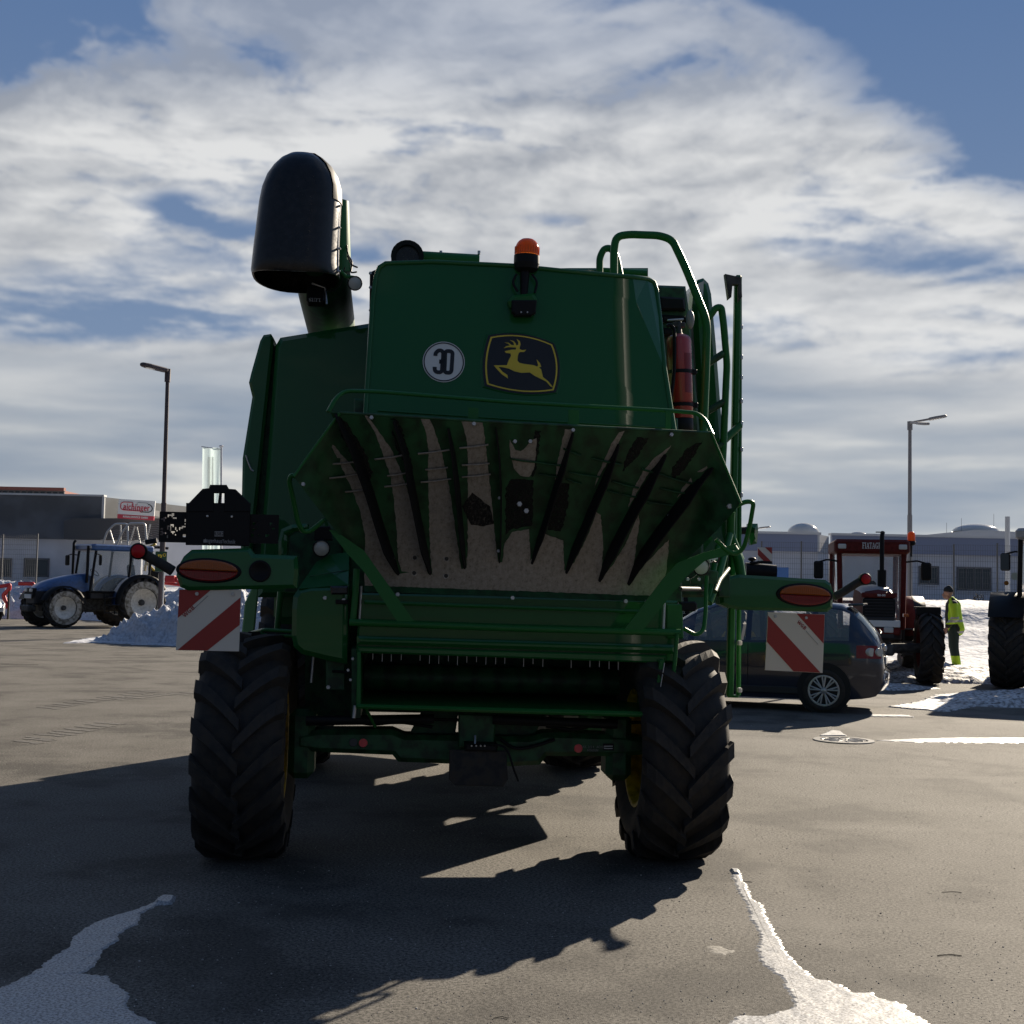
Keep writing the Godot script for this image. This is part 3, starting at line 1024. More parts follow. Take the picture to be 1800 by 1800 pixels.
			for w in [[1617, 1648, 997, 1026, 2], [1684, 1740, 999, 1037, 4], [1860, 1920, 1000, 1038, 4]]:
				var q0 := wp(w[0], w[2], D + 0.28)
				var q1 := wp(w[1], w[3], D + 0.28)
				window(o, (q0 + q1) / 2, q1.x - q0.x, q0.y - q1.y, w[4])
			st = mb()
			var dd := wp(1466, 1010, D + 0.28)
			box(st, Vector3(dd.x + 0.25, dd.y - 0.6, dd.z + 0.03), Vector3(0.5, 2.6, 0.1))
			put(st, "door", MT.frame_grey, o)
			# low gable behind the fascia
			st = mb()
			var g := [wp(1590, 944, D + 5), wp(1716, 931, D + 5), wp(1900, 941, D + 5), wp(2100, 950, D + 5)]
			for i in 4: g[i].z = -D - 5
			slab(st, [g[0], g[1], g[2], g[3], Vector3(g[3].x, ty - 0.4, g[3].z), Vector3(g[0].x, ty - 0.4, g[0].z)], Vector3(0, 0, -18))
			put(st, "roof", MT.zinc, o)
			st = mb()
			var dm := wp(1715, 931, D + 8)
			ball(st, Vector3(dm.x, dm.y - 0.15, -D - 8), Vector3(1.55, 0.55, 1.4), 18, 6, 0.0, 0.5)
			put(st, "roof_dome", MT.lens_clear, o)
			for i in 3:
				st = mb()
				var an := wp([1664, 1690, 1747][i], 932, D + 7)
				cyl(st, an + Vector3(0, -0.5, 0), an + Vector3(0, 0.5 + 0.3 * i, 0), 0.012, 0.012, 5)
				put(st, "aerial", MT.pole_grey, o)
	# wire fences
	fence(wp(1338, 1062, 62.0), wp(1478, 1064, 62.0), 2.6, "welded wire fence with grey posts in front of the white hall's long wing")
	fence(wp(1600, 1066, 60.0), wp(1830, 1070, 60.0), 2.6, "welded wire fence with grey posts in front of the windows of the white hall")
	fence(wp(-60, 1046, 68.0), wp(62, 1048, 68.0), 2.6, "wire fence with a tall grey post in front of the dark grey hall")
	# street lamps
	street_lamp("dark single headed street lamp rising behind the square sign post", Vector3(wp(283, 1064, 41.0).x, 0, -41.0), wp(295, 652, 41.0), 0.075, [[wp(248, 640, 40.2), 0.04, 0.16]], MT.pole_dark)
	street_lamp("tall grey street lamp with two heads behind the red tractor", Vector3(wp(1599, 1060, 62.0).x, 1.2, -62.0), wp(1599.5, 743, 62.0), 0.10, [[wp(1664, 731, 61.0), 0.52, 0.16], [wp(1632, 745, 58.5), 0.42, 0.16]], MT.pole_grey)
	street_lamp("distant street lamp whose head shows beside the green mirror", Vector3(wp(1312, 1050, 120.0).x, 1.2, -120.0), wp(1312, 931, 120.0), 0.10, [[wp(1354, 926, 119.0), 0.55, 0.3]], MT.pole_grey)
	# a lamp mast behind the camera, which the glossy hood mirrors
	street_lamp("tall pale lamp mast behind the viewer, mirrored in the harvester's hood", Vector3(3.6, 0.0, 2.4), Vector3(3.6, 10.0, 2.4), 0.15, [[Vector3(2.6, 10.25, 1.6), 0.1, 0.16]], MT.zinc)
	# flag
	var fb := wp(388, 1064, 70.0)
	var ft := wp(389, 786, 70.0)
	o = thing("flag_pole", "white flag pole with a pale hanging banner behind the black plate holder", "flag", Transform3D(Basis(), Vector3(fb.x, 1.0, -70.0)))
	var off := Vector3(fb.x, 1.0, -70.0)
	st = mb()
	cyl(st, Vector3(0, -0.1, 0), ft - off, 0.07, 0.05, 10)
	ball(st, ft - off + Vector3(0, 0.05, 0), Vector3(0.13, 0.06, 0.13), 10, 5)
	put(st, "pole", MT.wall_white, o)
	st = mb()
	tube(st, [wp(389, 790, 70.0) - off, wp(354, 785, 70.0) - off], 0.03, 6)
	put(st, "boom", MT.wall_white, o)
	var grid := []
	var grid2 := []
	for i in 25:
		var row := []
		for j in 15:
			var t := float(j) / 14
			var p := wp(lerpf(356, 387, t), lerpf(787, 980, i / 24.0), 70.0) - off
			p.z += sin(t * 11.0 + i * 0.06) * 0.10 + sin(t * 23.0 + i * 0.2) * 0.03
			row.append(p)
		grid.append(row)
	for r in grid:
		var row := []
		for k in [4, 5, 6, 7, 8, 9]:
			row.append(r[k] + Vector3(0, 0, 0.012))
		grid2.append(row)
	st = mb()
	sheet(st, grid)
	var ban := put(st, "banner", MT.flag_cloth, o)
	st = mb()
	for c in [0, 3]:
		var g := []
		for r in grid2.slice(2, 25): g.append([r[c], r[c + 1], r[c + 2]])
		sheet(st, g)
	put(st, "stripe", MT.flag_white, ban)
	# far mast of another banner on the right
	st = mb()
	cyl(st, Vector3(wp(1771, 1050, 66.0).x, 0.8, -66.0), wp(1771, 908, 66.0), 0.12, 0.12, 10)
	tag(put(st, "ventilation_pipe", MT.zinc), "light grey pipe standing up behind the dark tractor's mirror", "pipe")
	# green parking sign
	var sp := Vector3(wp(285, 1066, 40.4).x, 0, -40.4)
	o = thing("parking_sign", "dark green square sign with a yellow letter on the lamp post", "sign", Transform3D(Basis(), sp))
	var q := wp(283, 987, 40.4) - sp
	st = mb()
	box(st, q, Vector3(0.36, 0.62, 0.03), 0.01)
	put(st, "panel", MT.sign_green, o)
	text("lettering", "P", 0.26, MT.decal_yellow, o, Transform3D(Basis(), q + Vector3(-0.04, 0.12, 0.017)), "Droid Sans", 700, 0.004)
	st = mb()
	lathe(st, [[0.035, 0.0], [0.05, 0.0], [0.05, 0.006], [0.035, 0.006], [0.035, 0.0]], Transform3D(Basis(Vector3.RIGHT, PI / 2), q + Vector3(0.10, 0.2, 0.017)), 12, true)
	put(st, "symbol", MT.decal_yellow, o)
	for i in 2:
		st = mb()
		box(st, q + Vector3(0, -0.10 - 0.08 * i, 0.017), Vector3(0.24, 0.03, 0.004))
		put(st, "line_of_text", MT.decal_yellow, o)
	st = mb()
	box(st, q + Vector3(0, 0.0, -0.05), Vector3(0.10, 0.08, 0.14))
	put(st, "clamp", MT.zinc, o)
	st = mb()
	cyl(st, Vector3(0, -0.05, -0.06), Vector3(0, q.y + 0.2, -0.06), 0.022, 0.022, 8)
	put(st, "post", MT.zinc, o)
	# blue poster board beyond the harvester
	o = thing("poster_board", "blue advertising board behind the green tractor", "board", Transform3D(Basis(), Vector3(wp(1360, 1010, 55.0).x, 0.9, -55.0)))
	st = mb()
	box(st, Vector3(0, wp(1360, 1010, 55.0).y - 0.9, 0), Vector3(1.25, 0.62, 0.05), 0.01)
	put(st, "panel", MT.poster_blue, o)
	for s in [-1, 1]:
		st = mb()
		cyl(st, Vector3(s * 0.5, -0.2, -0.04), Vector3(s * 0.5, 2.0, -0.04), 0.03, 0.03, 8)
		put(st, "post", MT.zinc, o)

func fence(a: Vector3, b: Vector3, high: float, label: String):
	var at := Vector3(a.x, rise(a.x, a.z), a.z)
	var o := thing("wire_fence", label, "fence", Transform3D(Basis(), at))
	var d := b - a
	d.y = 0
	var l := d.length()
	var u := d / l
	var k := int(ceil(l / 2.5))
	for i in k + 1:
		var st := mb()
		var p := u * (l * i / k)
		var gy := rise(at.x + p.x, at.z + p.z) - at.y
		box(st, p + Vector3(0, gy + high / 2, 0), Vector3(0.07, high + 0.1, 0.07), 0.01)
		put(st, "post", MT.fence_grey, o)
	for i in k:
		var st := mb()
		var n := 18
		for j in range(1, n):
			var p := u * (l * (i + float(j) / n) / k)
			var gy := rise(at.x + p.x, at.z + p.z) - at.y
			box(st, p + Vector3(0, gy + high / 2, 0), Vector3(0.009, high, 0.009))
		for j in 11:
			var p := u * (l * (i + 0.5) / k)
			var gy := rise(at.x + p.x, at.z + p.z) - at.y
			box(st, p + Vector3(0, gy + 0.1 + (high - 0.1) * j / 10, 0.012), Vector3(l / k, 0.01, 0.01))
		put(st, "wire_panel", MT.fence_grey, o)

# ---------------------------------------------------------------- the combine harvester
# ppx: a part whose outline is read off the photograph and laid on a crosswise plane of the machine
func ppx(parent: Node, called: String, pts: Array, z: float, depth: float, m: Material, bevel := 0.0) -> MeshInstance3D:
	var out := []
	for p in pts:
		var q := cp(p[0], p[1], z)
		out.append(Vector2(q.x, q.y))
	var st := mb()
	plate(st, out, Transform3D(Basis(), Vector3(0, 0, z)), depth, bevel)
	return put(st, called, m, parent)

func tpx(parent: Node, called: String, pts: Array, z: float, r: float, m: Material, bend := 0.06, seg := 10, squash := 1.0) -> MeshInstance3D:
	var st := mb()
	tube(st, cps(pts, z), r, seg, bend, true, squash)
	return put(st, called, m, parent)

func bolt(parent: Node, c: Vector3, r := 0.012, m: Material = null):
	var st := mb()
	cyl(st, c - Vector3(0, 0, 0.01), c + Vector3(0, 0, 0.008), r, r * 0.85, 6)
	put(st, "bolt", m if m else MT.zinc, parent)

# a farm tyre: axis along x, centre at the origin; lug rows meet in a V
func tyre_mesh(R: float, w: float, rim: float, lugs: int, lug_h: float, flip := 1.0) -> SurfaceTool:
	var st := mb()
	var rc := R - lug_h
	var half := w / 2
	var side := func(x: float) -> float:       # radius of the carcass at x
		var t := clampf(absf(x) / half, 0.0, 1.0)
		return rc - 0.055 * R * t * t - 0.10 * R * pow(t, 9.0)
	var prof := []
	prof.append([rim, -half * 0.80])
	prof.append([rim + (rc - rim) * 0.25, -half * 0.97])
	prof.append([rim + (rc - rim) * 0.5, -half * 1.02])
	for i in 13:
		var x := lerpf(-half, half, i / 12.0)
		prof.append([side.call(x), x])
	prof.append([rim + (rc - rim) * 0.5, half * 1.02])
	prof.append([rim + (rc - rim) * 0.25, half * 0.97])
	prof.append([rim, half * 0.80])
	lathe(st, prof, Transform3D(Basis(Vector3.BACK, -PI / 2), Vector3.ZERO), 56)
	var pitch := TAU / lugs
	for s in [-1, 1]:
		for k in lugs:
			var a0 := k * pitch + (0.5 * pitch if s > 0 else 0.0)
			var secs := []
			for i in 7:
				var t := i / 6.0
				var x: float = s * lerpf(-0.06 * half, half * 1.0, t)
				var ang: float = a0 + flip * pitch * 1.05 * (t + 0.22 * t * (1.0 - t))
				var base: float = side.call(x) - 0.012
				var top: float = rc + lug_h - 0.030 * R * t * t
				if t > 0.95: top = rc + lug_h * 0.72 - 0.055 * R
				var hw := pitch * lerpf(0.13, 0.185, t)
				var sec := []
				for q in [[-hw * 1.25, base], [-hw, top], [hw, top], [hw * 1.25, base]]:
					sec.append(Vector3(x, q[1] * sin(ang + q[0]), q[1] * cos(ang + q[0])))
				secs.append(sec)
			# down the shoulder
			var last := []
			for q in [[-1.15, rim + (rc - rim) * 0.62], [-1.0, rim + (rc - rim) * 0.62], [1.0, rim + (rc - rim) * 0.62], [1.15, rim + (rc - rim) * 0.62]]:
				var ang2: float = a0 + flip * pitch * 1.12
				var hw2: float = pitch * 0.17 * q[0]
				var xx: float = s * half * (1.015 if absf(q[0]) > 1.1 else 1.045)
				last.append(Vector3(xx, q[1] * sin(ang2 + hw2), q[1] * cos(ang2 + hw2)))
			secs.append(last)
			flat(st)
			for i in secs.size() - 1:
				for j in 3:
					quad(st, secs[i][j], secs[i][j + 1], secs[i + 1][j + 1], secs[i + 1][j])
			quad(st, secs[0][0], secs[0][1], secs[0][2], secs[0][3])
			quad(st, secs[7][0], secs[7][1], secs[7][2], secs[7][3])
	return st

func rim_mesh(r: float, w: float, dish: float) -> SurfaceTool:    # axis x, outer face towards +x
	var st := mb()
	lathe(st, [[0.0, dish + 0.06], [r * 0.16, dish + 0.06], [r * 0.17, dish + 0.01], [r * 0.30, dish], [r * 0.34, dish + 0.03], [r * 0.62, dish + 0.05], [r * 0.70, w * 0.28], [r * 0.90, w * 0.34], [r * 0.93, w * 0.42], [r * 1.02, w * 0.43], [r * 1.02, w * 0.38]], Transform3D(Basis(Vector3.BACK, -PI / 2), Vector3.ZERO), 32)
	lathe(st, [[r * 1.0, -w * 0.43], [r * 0.93, -w * 0.42], [r * 0.90, -w * 0.3], [r * 0.88, w * 0.34]], Transform3D(Basis(Vector3.BACK, -PI / 2), Vector3.ZERO), 32)
	for i in 8:
		var a := TAU * i / 8
		cyl(st, Vector3(dish, cos(a) * r * 0.24, sin(a) * r * 0.24), Vector3(dish + 0.04, cos(a) * r * 0.24, sin(a) * r * 0.24), r * 0.022, r * 0.022, 6)
	return st

func wheel(parent: Node, called: String, at: Vector3, R: float, w: float, rim: float, lugs: int, lug_h: float, out_side: float, rim_m: Material, flip := 1.0, tm: Material = null, spin := 0.0):
	var o := node(called, parent, Transform3D(Basis(Vector3.UP, 0.0 if out_side > 0 else PI) * Basis(Vector3.RIGHT, spin), at))
	var key := "tyre%.2f %.2f %d %.0f" % [R, w, lugs, flip * out_side]
	if not MT.has(key):
		var tst := tyre_mesh(R, w, rim, lugs, lug_h, flip * out_side)
		tst.generate_normals()
		MT[key] = tst.commit()
		var rst := rim_mesh(rim, w, w * 0.06)
		rst.generate_normals()
		MT[key + "r"] = rst.commit()
	var hub := mb()
	cyl(hub, Vector3(w * 0.05, 0, 0), Vector3(w * 0.06 + 0.085, 0, 0), rim * 0.24, rim * 0.20, 18)
	put(hub, "hub", MT.chassis_grey, o)
	for p in [["tyre", key, tm if tm else MT.rubber], ["rim", key + "r", rim_m]]:
		var mi := MeshInstance3D.new()
		mi.mesh = MT[p[1]]
		mi.material_override = p[2]
		mi.name = p[0]
		o.add_child(mi, true)
	return o

func striped_board(parent: Node, c: Array, z: float, dir: float):
	# corners in pixels: top left, top right, bottom right, bottom left
	var q := cps(c, z)
	var o := node("warning_board", parent)
	var st := mb()
	slab(st, q, Vector3(0, 0, -0.008))
	put(st, "panel", MT.board_white, o)
	var at := func(u: float, v: float) -> Vector3:
		return (q[0] as Vector3).lerp(q[1], u).lerp((q[3] as Vector3).lerp(q[2], u), v) + Vector3(0, 0, 0.0025)
	var e := 0.004
	var bands := [[[e, e], [0.51, e], [e, 0.47]], [[0.995, 0.12], [0.995, 0.57], [0.50, 0.995], [0.03, 0.995]]] if dir > 0 else [[[0.50, e], [0.995, e], [0.995, 0.50]], [[e, 0.06], [e, 0.51], [0.49, 0.995], [0.96, 0.995]]]
	for b in bands:
		var pts := []
		for p in b: pts.append(at.call(p[0], p[1]))
		st = mb()
		slab(st, pts, Vector3(0, 0, -0.002))
		put(st, "red_stripe", MT.board_red, o)
	for u in ([0.29, 0.87] if dir > 0 else [0.13, 0.67]):
		bolt(o, at.call(u, 0.07), 0.013, MT.steel)
	# maker's print along the stripe
	var lw := text("lettering", "WGB", 0.035, MT.board_red, o, Transform3D(Basis(Vector3.BACK, 0.75 if dir > 0 else -0.75), at.call(0.17 if dir > 0 else 0.60, 0.36 if dir > 0 else 0.2)), "Droid Sans", 700, 0.001)
	st = mb()
	var pa: Vector3 = at.call(0.25, 0.32) if dir > 0 else at.call(0.68, 0.30)
	var pb: Vector3 = at.call(0.47, 0.10) if dir > 0 else at.call(0.90, 0.52)
	tube(st, [pa, pb], 0.0015, 4)
	put(st, "print_line", MT.decal_grey, o)

func light_unit(parent: Node, cx: float, cy: float, hw: float, hh: float, z: float):
	var c := cp(cx, cy, z)
	var w := cp(cx + hw, cy, z).x - c.x
	var h := c.y - cp(cx, cy + hh, z).y
	var o := node("tail_light", parent, Transform3D(Basis(Vector3.BACK, -0.03), c))
	var st := mb()
	plate(st, circle2(1.0, 28, w * 1.09, h * 1.16), Transform3D(Basis(), Vector3(0, 0, 0.012)), 0.03, 0.008)
	put(st, "bezel", MT.black_plastic, o)
	for half in [[0.0, 1.0, MT.lens_amber, "amber_lens"], [1.0, 2.0, MT.lens_red, "red_lens"]]:
		var pts := []
		for i in 15:
			var a := PI * lerpf(half[0], half[1], i / 14.0)
			pts.append(Vector2(cos(a) * w * 0.97, sin(a) * h * 0.95 + (0.002 if half[0] < 0.5 else -0.002)))
		st = mb()
		plate(st, pts, Transform3D(Basis(), Vector3(0, 0, 0.024)), 0.014, 0.006)
		var ln := put(st, half[3], half[2], o)
		for i in 22:                                      # ribs moulded into the lens
			var x := lerpf(-0.82, 0.82, i / 21.0) * w
			var y := h * sqrt(1.0 - pow(x / w, 2)) * 0.78 * (1 if half[0] < 0.5 else -1)
			st = mb()
			box(st, Vector3(x, y * 0.53, 0.0245), Vector3(w * 0.022, absf(y) * 0.86, 0.004), 0.0015)
			put(st, "rib", half[2], ln)

func build_harvester():
	var H := thing("combine_harvester", "large green combine harvester seen from behind, with amber beacon and striped boards", "combine harvester", machine)
	var G: Material = MT.green
	var st: SurfaceTool
	# ---- body: hood at the rear
	var zt := func(py: float) -> float: return -0.02 + 0.14 * (py - 462.0) / 300.0
	var main := []
	for p in [[640, 770], [648, 640], [655, 530], [661, 485], [667, 470], [678, 463], [760, 460.5], [900, 467], [1000, 477], [1112, 487], [1114, 500], [1118, 530], [1146, 603], [1168, 648], [1188, 775]]:
		main.append(cp(p[0], p[1], zt.call(p[1])))
	var facet := []
	for p in [[1112, 487, zt.call(487)], [1138, 490, -0.12], [1149, 496, -0.17], [1154, 510, -0.16], [1160, 560, -0.09], [1168, 648, zt.call(648)], [1146, 603, zt.call(603)], [1118, 530, zt.call(530)], [1114, 500, zt.call(500)]]:
		facet.append(cp(p[0], p[1], p[2]))
	var ring: Array = main.slice(0, 10) + facet.slice(1, 6) + [main[14]]
	st = mb()
	slab(st, main, Vector3.ZERO, false)
	slab(st, facet, Vector3.ZERO, false)
	smooth(st)
	for i in ring.size() - 1:
		var back := Vector3(0, 0, -2.3)
		var ra: Vector3 = ring[i]
		var rb: Vector3 = ring[i + 1]
		quad(st, ra, rb, Vector3(rb.x, rb.y, -2.4), Vector3(ra.x, ra.y, -2.4))
	tube(st, ring, 0.016, 8)
	put(st, "engine_hood", G, H)
	# pressed ridge under the emblem and the small gap line of the door
	tpx(H, "hood_seam", [[664, 722, 0.105], [900, 737, 0.112], [1180, 752, 0.118]], 0.0, 0.006, G, 0.0, 6)
	# rear wall behind the raised deflector
	ppx(H, "rear_wall", [[622, 700], [1192, 735], [1200, 1060], [612, 1040]], 0.02, 1.9, MT.green_dull, 0.01)
	# left side panels
	ppx(H, "side_panel", [[484, 606], [492, 592], [655, 566], [700, 566], [700, 1050], [452, 1050], [462, 905], [473, 760]], -1.2, 3.0, G, 0.035)
	ppx(H, "side_panel", [[457, 598], [463, 588], [476, 586], [481, 594], [480, 608], [466, 740], [449, 905], [440, 1005], [422, 1005], [424, 895], [426, 805], [443, 697], [437, 672], [441, 655]], -1.22, 3.0, G, 0.02)
	ppx(H, "panel_gap", [[474, 612], [490, 605], [480, 905], [470, 1010], [440, 1010], [450, 880]], -1.34, 2.0, MT.green_dull)
	tpx(H, "panel_handle", [[432, 800], [436, 812], [442, 826], [446, 828]], -1.2, 0.006, MT.zinc, 0.02, 6)
	ppx(H, "lower_shield", [[444, 1030], [455, 1030], [446, 1118], [424, 1120], [430, 1060]], -3.0, 0.05, MT.pale_green, 0.01)  # foot of the side panel, its sunlit look put into the colour
	ppx(H, "side_vent", [[650, 478], [668, 470], [664, 570], [649, 570]], -0.75, 1.2, MT.black_plastic, 0.01)
	for y in [505, 545, 480]:
		bolt(H, cp(651, y, -0.74), 0.012)
	# right side panel, engine bay
	ppx(H, "engine_bay", [[1100, 498], [1206, 502], [1214, 560], [1232, 770], [1240, 1050], [1100, 1050]], -0.95, 1.2, MT.green_dull, 0.02)
	for r in [[1160, 1204, 520, 545], [1162, 1206, 552, 566], [1164, 1198, 575, 590]]:
		ppx(H, "engine_cover", [[r[0], r[2]], [r[1], r[2] + 3], [r[1] + 2, r[3]], [r[0] + 2, r[3]]], -0.90, 0.06, MT.black_plastic, 0.015)
	ppx(H, "side_panel", [[1218, 540], [1221, 505], [1228, 490], [1238, 487], [1247, 496], [1252, 515], [1260, 600], [1272, 760], [1282, 900], [1284, 1020], [1226, 1020], [1232, 760]], -1.3, 3.0, G, 0.035)
	ppx(H, "side_window_strip", [[1228, 498], [1237, 494], [1236, 520], [1226, 530]], -1.27, 0.02, MT.lens_clear)
	st = mb()
	ball(st, cp(1213, 562, -0.9), Vector3(0.032, 0.07, 0.03), 14, 8)
	put(st, "work_lamp", MT.decal_grey, H)
	# the bulk of the machine in front: tank, threshing body, cab
	st = mb()
	box(st, Vector3(0.0, 2.3, -3.6), Vector3(2.75, 1.9, 2.9), 0.06)
	put(st, "grain_tank", G, H)
	st = mb()
	box(st, Vector3(0.0, 1.35, -3.15), Vector3(1.25, 1.0, 4.6), 0.05)
	put(st, "threshing_body", MT.green_dull, H)
	st = mb()
	box(st, Vector3(0.05, 2.65, -5.6), Vector3(1.9, 1.9, 1.6), 0.15)
	put(st, "cab", MT.window_glass, H)
	st = mb()
	box(st, Vector3(0.05, 3.66, -5.7), Vector3(2.1, 0.2, 2.0), 0.08)
	put(st, "cab_roof", G, H)
	st = mb()
	box(st, Vector3(0.0, 1.25, -5.9), Vector3(1.5, 0.9, 2.0), 0.05, Basis(Vector3.RIGHT, 0.35))
	put(st, "feeder_house", G, H)
	st = mb()
	box(st, Vector3(1.16, 1.12, -1.95), Vector3(0.40, 1.24, 0.95), 0.06)  # unseen box, placed and sized for its shadow on the ground
	put(st, "shadow_box", MT.green_dull, H)
	st = mb()
	box(st, Vector3(1.12, 1.42, -2.95), Vector3(0.45, 0.85, 0.95), 0.06)  # second unseen box, added to close a lit strip in the ground shadow
	put(st, "shadow_box_front", MT.green_dull, H)
	st = mb()
	cyl(st, Vector3(-1.2, 0.92, -4.15), Vector3(1.2, 0.92, -4.15), 0.17, 0.17, 14)
	put(st, "front_axle", MT.chassis_grey, H)
	for s in [-1, 1]:
		wheel(H, "front_wheel", Vector3(s * 1.30, 0.90, -4.15), 0.90, 0.62, 0.42, 20, 0.055, s, MT.yellow, 1.0)
		wheel(H, "rear_wheel", Vector3(s * 1.315, 0.675, 0.0), 0.69, 0.52, 0.37, 17, 0.052, s, MT.yellow, 1.0, null, 0.1 * s)
	# ---- roof line: air screen, tank extension
	st = mb()
	cyl(st, cp(716, 452, -1.2), cp(716, 452, -1.2) + Vector3(0, 0, -1.0), 0.118, 0.118, 22)
	put(st, "air_duct", MT.black_boot, H)
	st = mb()
	lathe(st, [[0.085, 0.0], [0.12, 0.0], [0.12, 0.03], [0.085, 0.03]], Transform3D(Basis(Vector3.RIGHT, PI / 2), cp(716, 452, -1.2)), 22, true)
	put(st, "duct_rim", MT.black_plastic, H)
	ppx(H, "duct_side", [[692, 470], [712, 436], [742, 440], [742, 470]], -1.25, 0.6, MT.black_plastic, 0.01)
	st = mb()
	tube(st, [cp(738, 454, -1.35), cp(842, 460, -1.35)], 0.055, 12)
	put(st, "cross_tube", MT.green_rail, H)
	for x in [775, 842]:
		st = mb()
		cyl(st, cp(x, 447, -1.33), cp(x, 441, -1.33), 0.012, 0.012, 6)
		put(st, "bolt", MT.zinc, H)
	ppx(H, "tank_lid", [[660, 500], [1140, 515], [1140, 470], [1000, 470], [660, 478]], -2.0, 0.6, G, 0.02)
	# ---- unloading auger with its rubber spout
	var aa := cp(564, 452, -0.75)
	st = mb()
	tube(st, [aa + Vector3(0.0, 0.14, 0.0), aa + Vector3(0.0, 0.0, -0.12), aa + Vector3(0.0, -0.10, -0.5), aa + Vector3(0.0, -0.32, -5.2)], 0.195, 22, 0.2)
	put(st, "auger_tube", MT.green_dull, H)
	st = mb()
	tube(st, [cp(584, 355, -0.72), cp(586, 420, -0.74), cp(588, 478, -0.78)], 0.115, 16, 0.0)
	put(st, "auger_elbow", MT.green_rail, H)
	var rings := []
	var inner := []
	var zc := -0.52
	for r in [[492, 443, 597, 0.25], [486, 441.5, 597, 0.262], [468, 443, 596, 0.262], [440, 446, 596.5, 0.255], [400, 451, 598, 0.245], [360, 456, 600, 0.238], [335, 461, 599.5, 0.23], [315, 469, 594, 0.22], [298, 481, 584, 0.20], [286, 493, 571, 0.17], [277, 507, 558, 0.12], [272, 522, 543, 0.05], [271, 531, 533, 0.01]]:
		var cl := cp(r[1], r[0], zc)
		var cr := cp(r[2], r[0], zc)
		var c := (cl + cr) / 2
		var hw := (cr.x - cl.x) / 2
		var ring2 := []
		for k in 36:
			var a := TAU * k / 36
			var cx := signf(cos(a)) * pow(absf(cos(a)), 0.8)
			var cz := signf(sin(a)) * pow(absf(sin(a)), 0.8)
			ring2.append(c + Vector3(cx * hw, 0.035 * (1.0 if cz < 0 else 0.0) * cz + (0.02 * cx * cx if r[0] > 480 else 0.0), cz * r[3]))
		rings.append(ring2)
	for r in rings.slice(0, 6):
		var c := Vector3.ZERO
		for p in r: c += p / 36.0
		var q := []
		for p in r: q.append(c + (p - c) * 0.955)
		inner.append(q)
	st = mb()
	sheet(st, rings, true)
	sheet(st, inner, true)
	smooth(st)
	for k in 36:
		quad(st, rings[0][k], rings[0][(k + 1) % 36], inner[0][(k + 1) % 36], inner[0][k])
	var cap: Vector3 = Vector3.ZERO
	for p in inner[5]: cap += p / 36.0
	for k in 36: tri(st, inner[5][k], inner[5][(k + 1) % 36], cap)
	var boot := put(st, "rubber_spout", MT.black_boot, H)
	st = mb()
	var lid := []
	for i in 7:                                        # the strap of the spout that folds over its crown
		var row := []
		for k in 9:
			var rr: Array = rings[5 + i]
			row.append(rr[(32 + k) % 36] * 1.0 + Vector3(0.006, 0.006, 0.0))
		lid.append(row)
	sheet(st, lid)
	put(st, "crown_flap", MT.black_plastic, boot)
	tpx(H, "clamp_strip", [[595, 352], [594, 400], [594, 482]], -0.44, 0.007, MT.steel, 0.0, 6)
	for y in [362, 400, 437, 477]:
		st = mb()
		cyl(st, cp(592, y, -0.43), cp(599, y, -0.43), 0.008, 0.008, 6)
		put(st, "bolt", MT.zinc, H)
	tpx(H, "clamp_strip", [[457, 352], [455, 375], [452, 410]], -0.46, 0.006, MT.black_plastic, 0.0, 6)
	st = mb()
	box(st, cp(556, 521, -0.62), Vector3(0.125, 0.125, 0.08), 0.012, Basis(Vector3.RIGHT, -0.3))
	var camera_box := put(st, "auger_camera", MT.black_plastic, H)
	text("lettering", "LUIS", 0.034, MT.decal_grey, camera_box, Transform3D(Basis(Vector3.BACK, PI), cp(553, 527, -0.55)), "Droid Serif", 700, 0.002)
	tpx(H, "camera_bracket", [[548, 498, -0.6], [572, 506, -0.6], [574, 535, -0.58]], 0.0, 0.008, MT.steel, 0.0, 6)
	var lamp := node("work_lamp", H, Transform3D(Basis(Vector3.RIGHT, 0.25), cp(624, 498, -0.45)))
	st = mb()
	lathe(st, [[0.0, -0.07], [0.03, -0.07], [0.048, -0.03], [0.05, 0.0], [0.043, 0.004]], Transform3D(Basis(Vector3.RIGHT, PI / 2), Vector3.ZERO), 18)
	put(st, "housing", MT.black_plastic, lamp)
	st = mb()
	lathe(st, [[0.0, 0.008], [0.03, 0.006], [0.043, 0.0]], Transform3D(Basis(Vector3.RIGHT, PI / 2), Vector3.ZERO), 18)
	put(st, "lens", MT.lens_clear, lamp)
	tpx(H, "lamp_bracket", [[598, 476, -0.5], [608, 486, -0.48], [622, 488, -0.47]], 0.0, 0.014, MT.green_rail, 0.0, 6)
	tpx(H, "cable", [[609, 428, -0.7], [612, 450, -0.62], [620, 460, -0.56], [616, 480, -0.5], [627, 478, -0.47]], 0.0, 0.006, MT.black_plastic, 0.05, 6)
	tpx(H, "cable", [[611, 450, -0.6], [618, 466, -0.52], [628, 470, -0.48]], 0.0, 0.006, MT.black_plastic, 0.05, 6)
	tpx(H, "cable", [[606, 470, -0.5], [600, 500, -0.5], [585, 513, -0.52], [573, 510, -0.55]], 0.0, 0.004, MT.black_plastic, 0.05, 6)
	# ---- beacon and rear camera
	var bc := cp(925, 478, 0.0)
	var beacon := node("beacon", H, Transform3D(Basis(Vector3.BACK, -0.02), bc))
	var px_m := cp(926, 478, 0.0).x - bc.x
	st = mb()
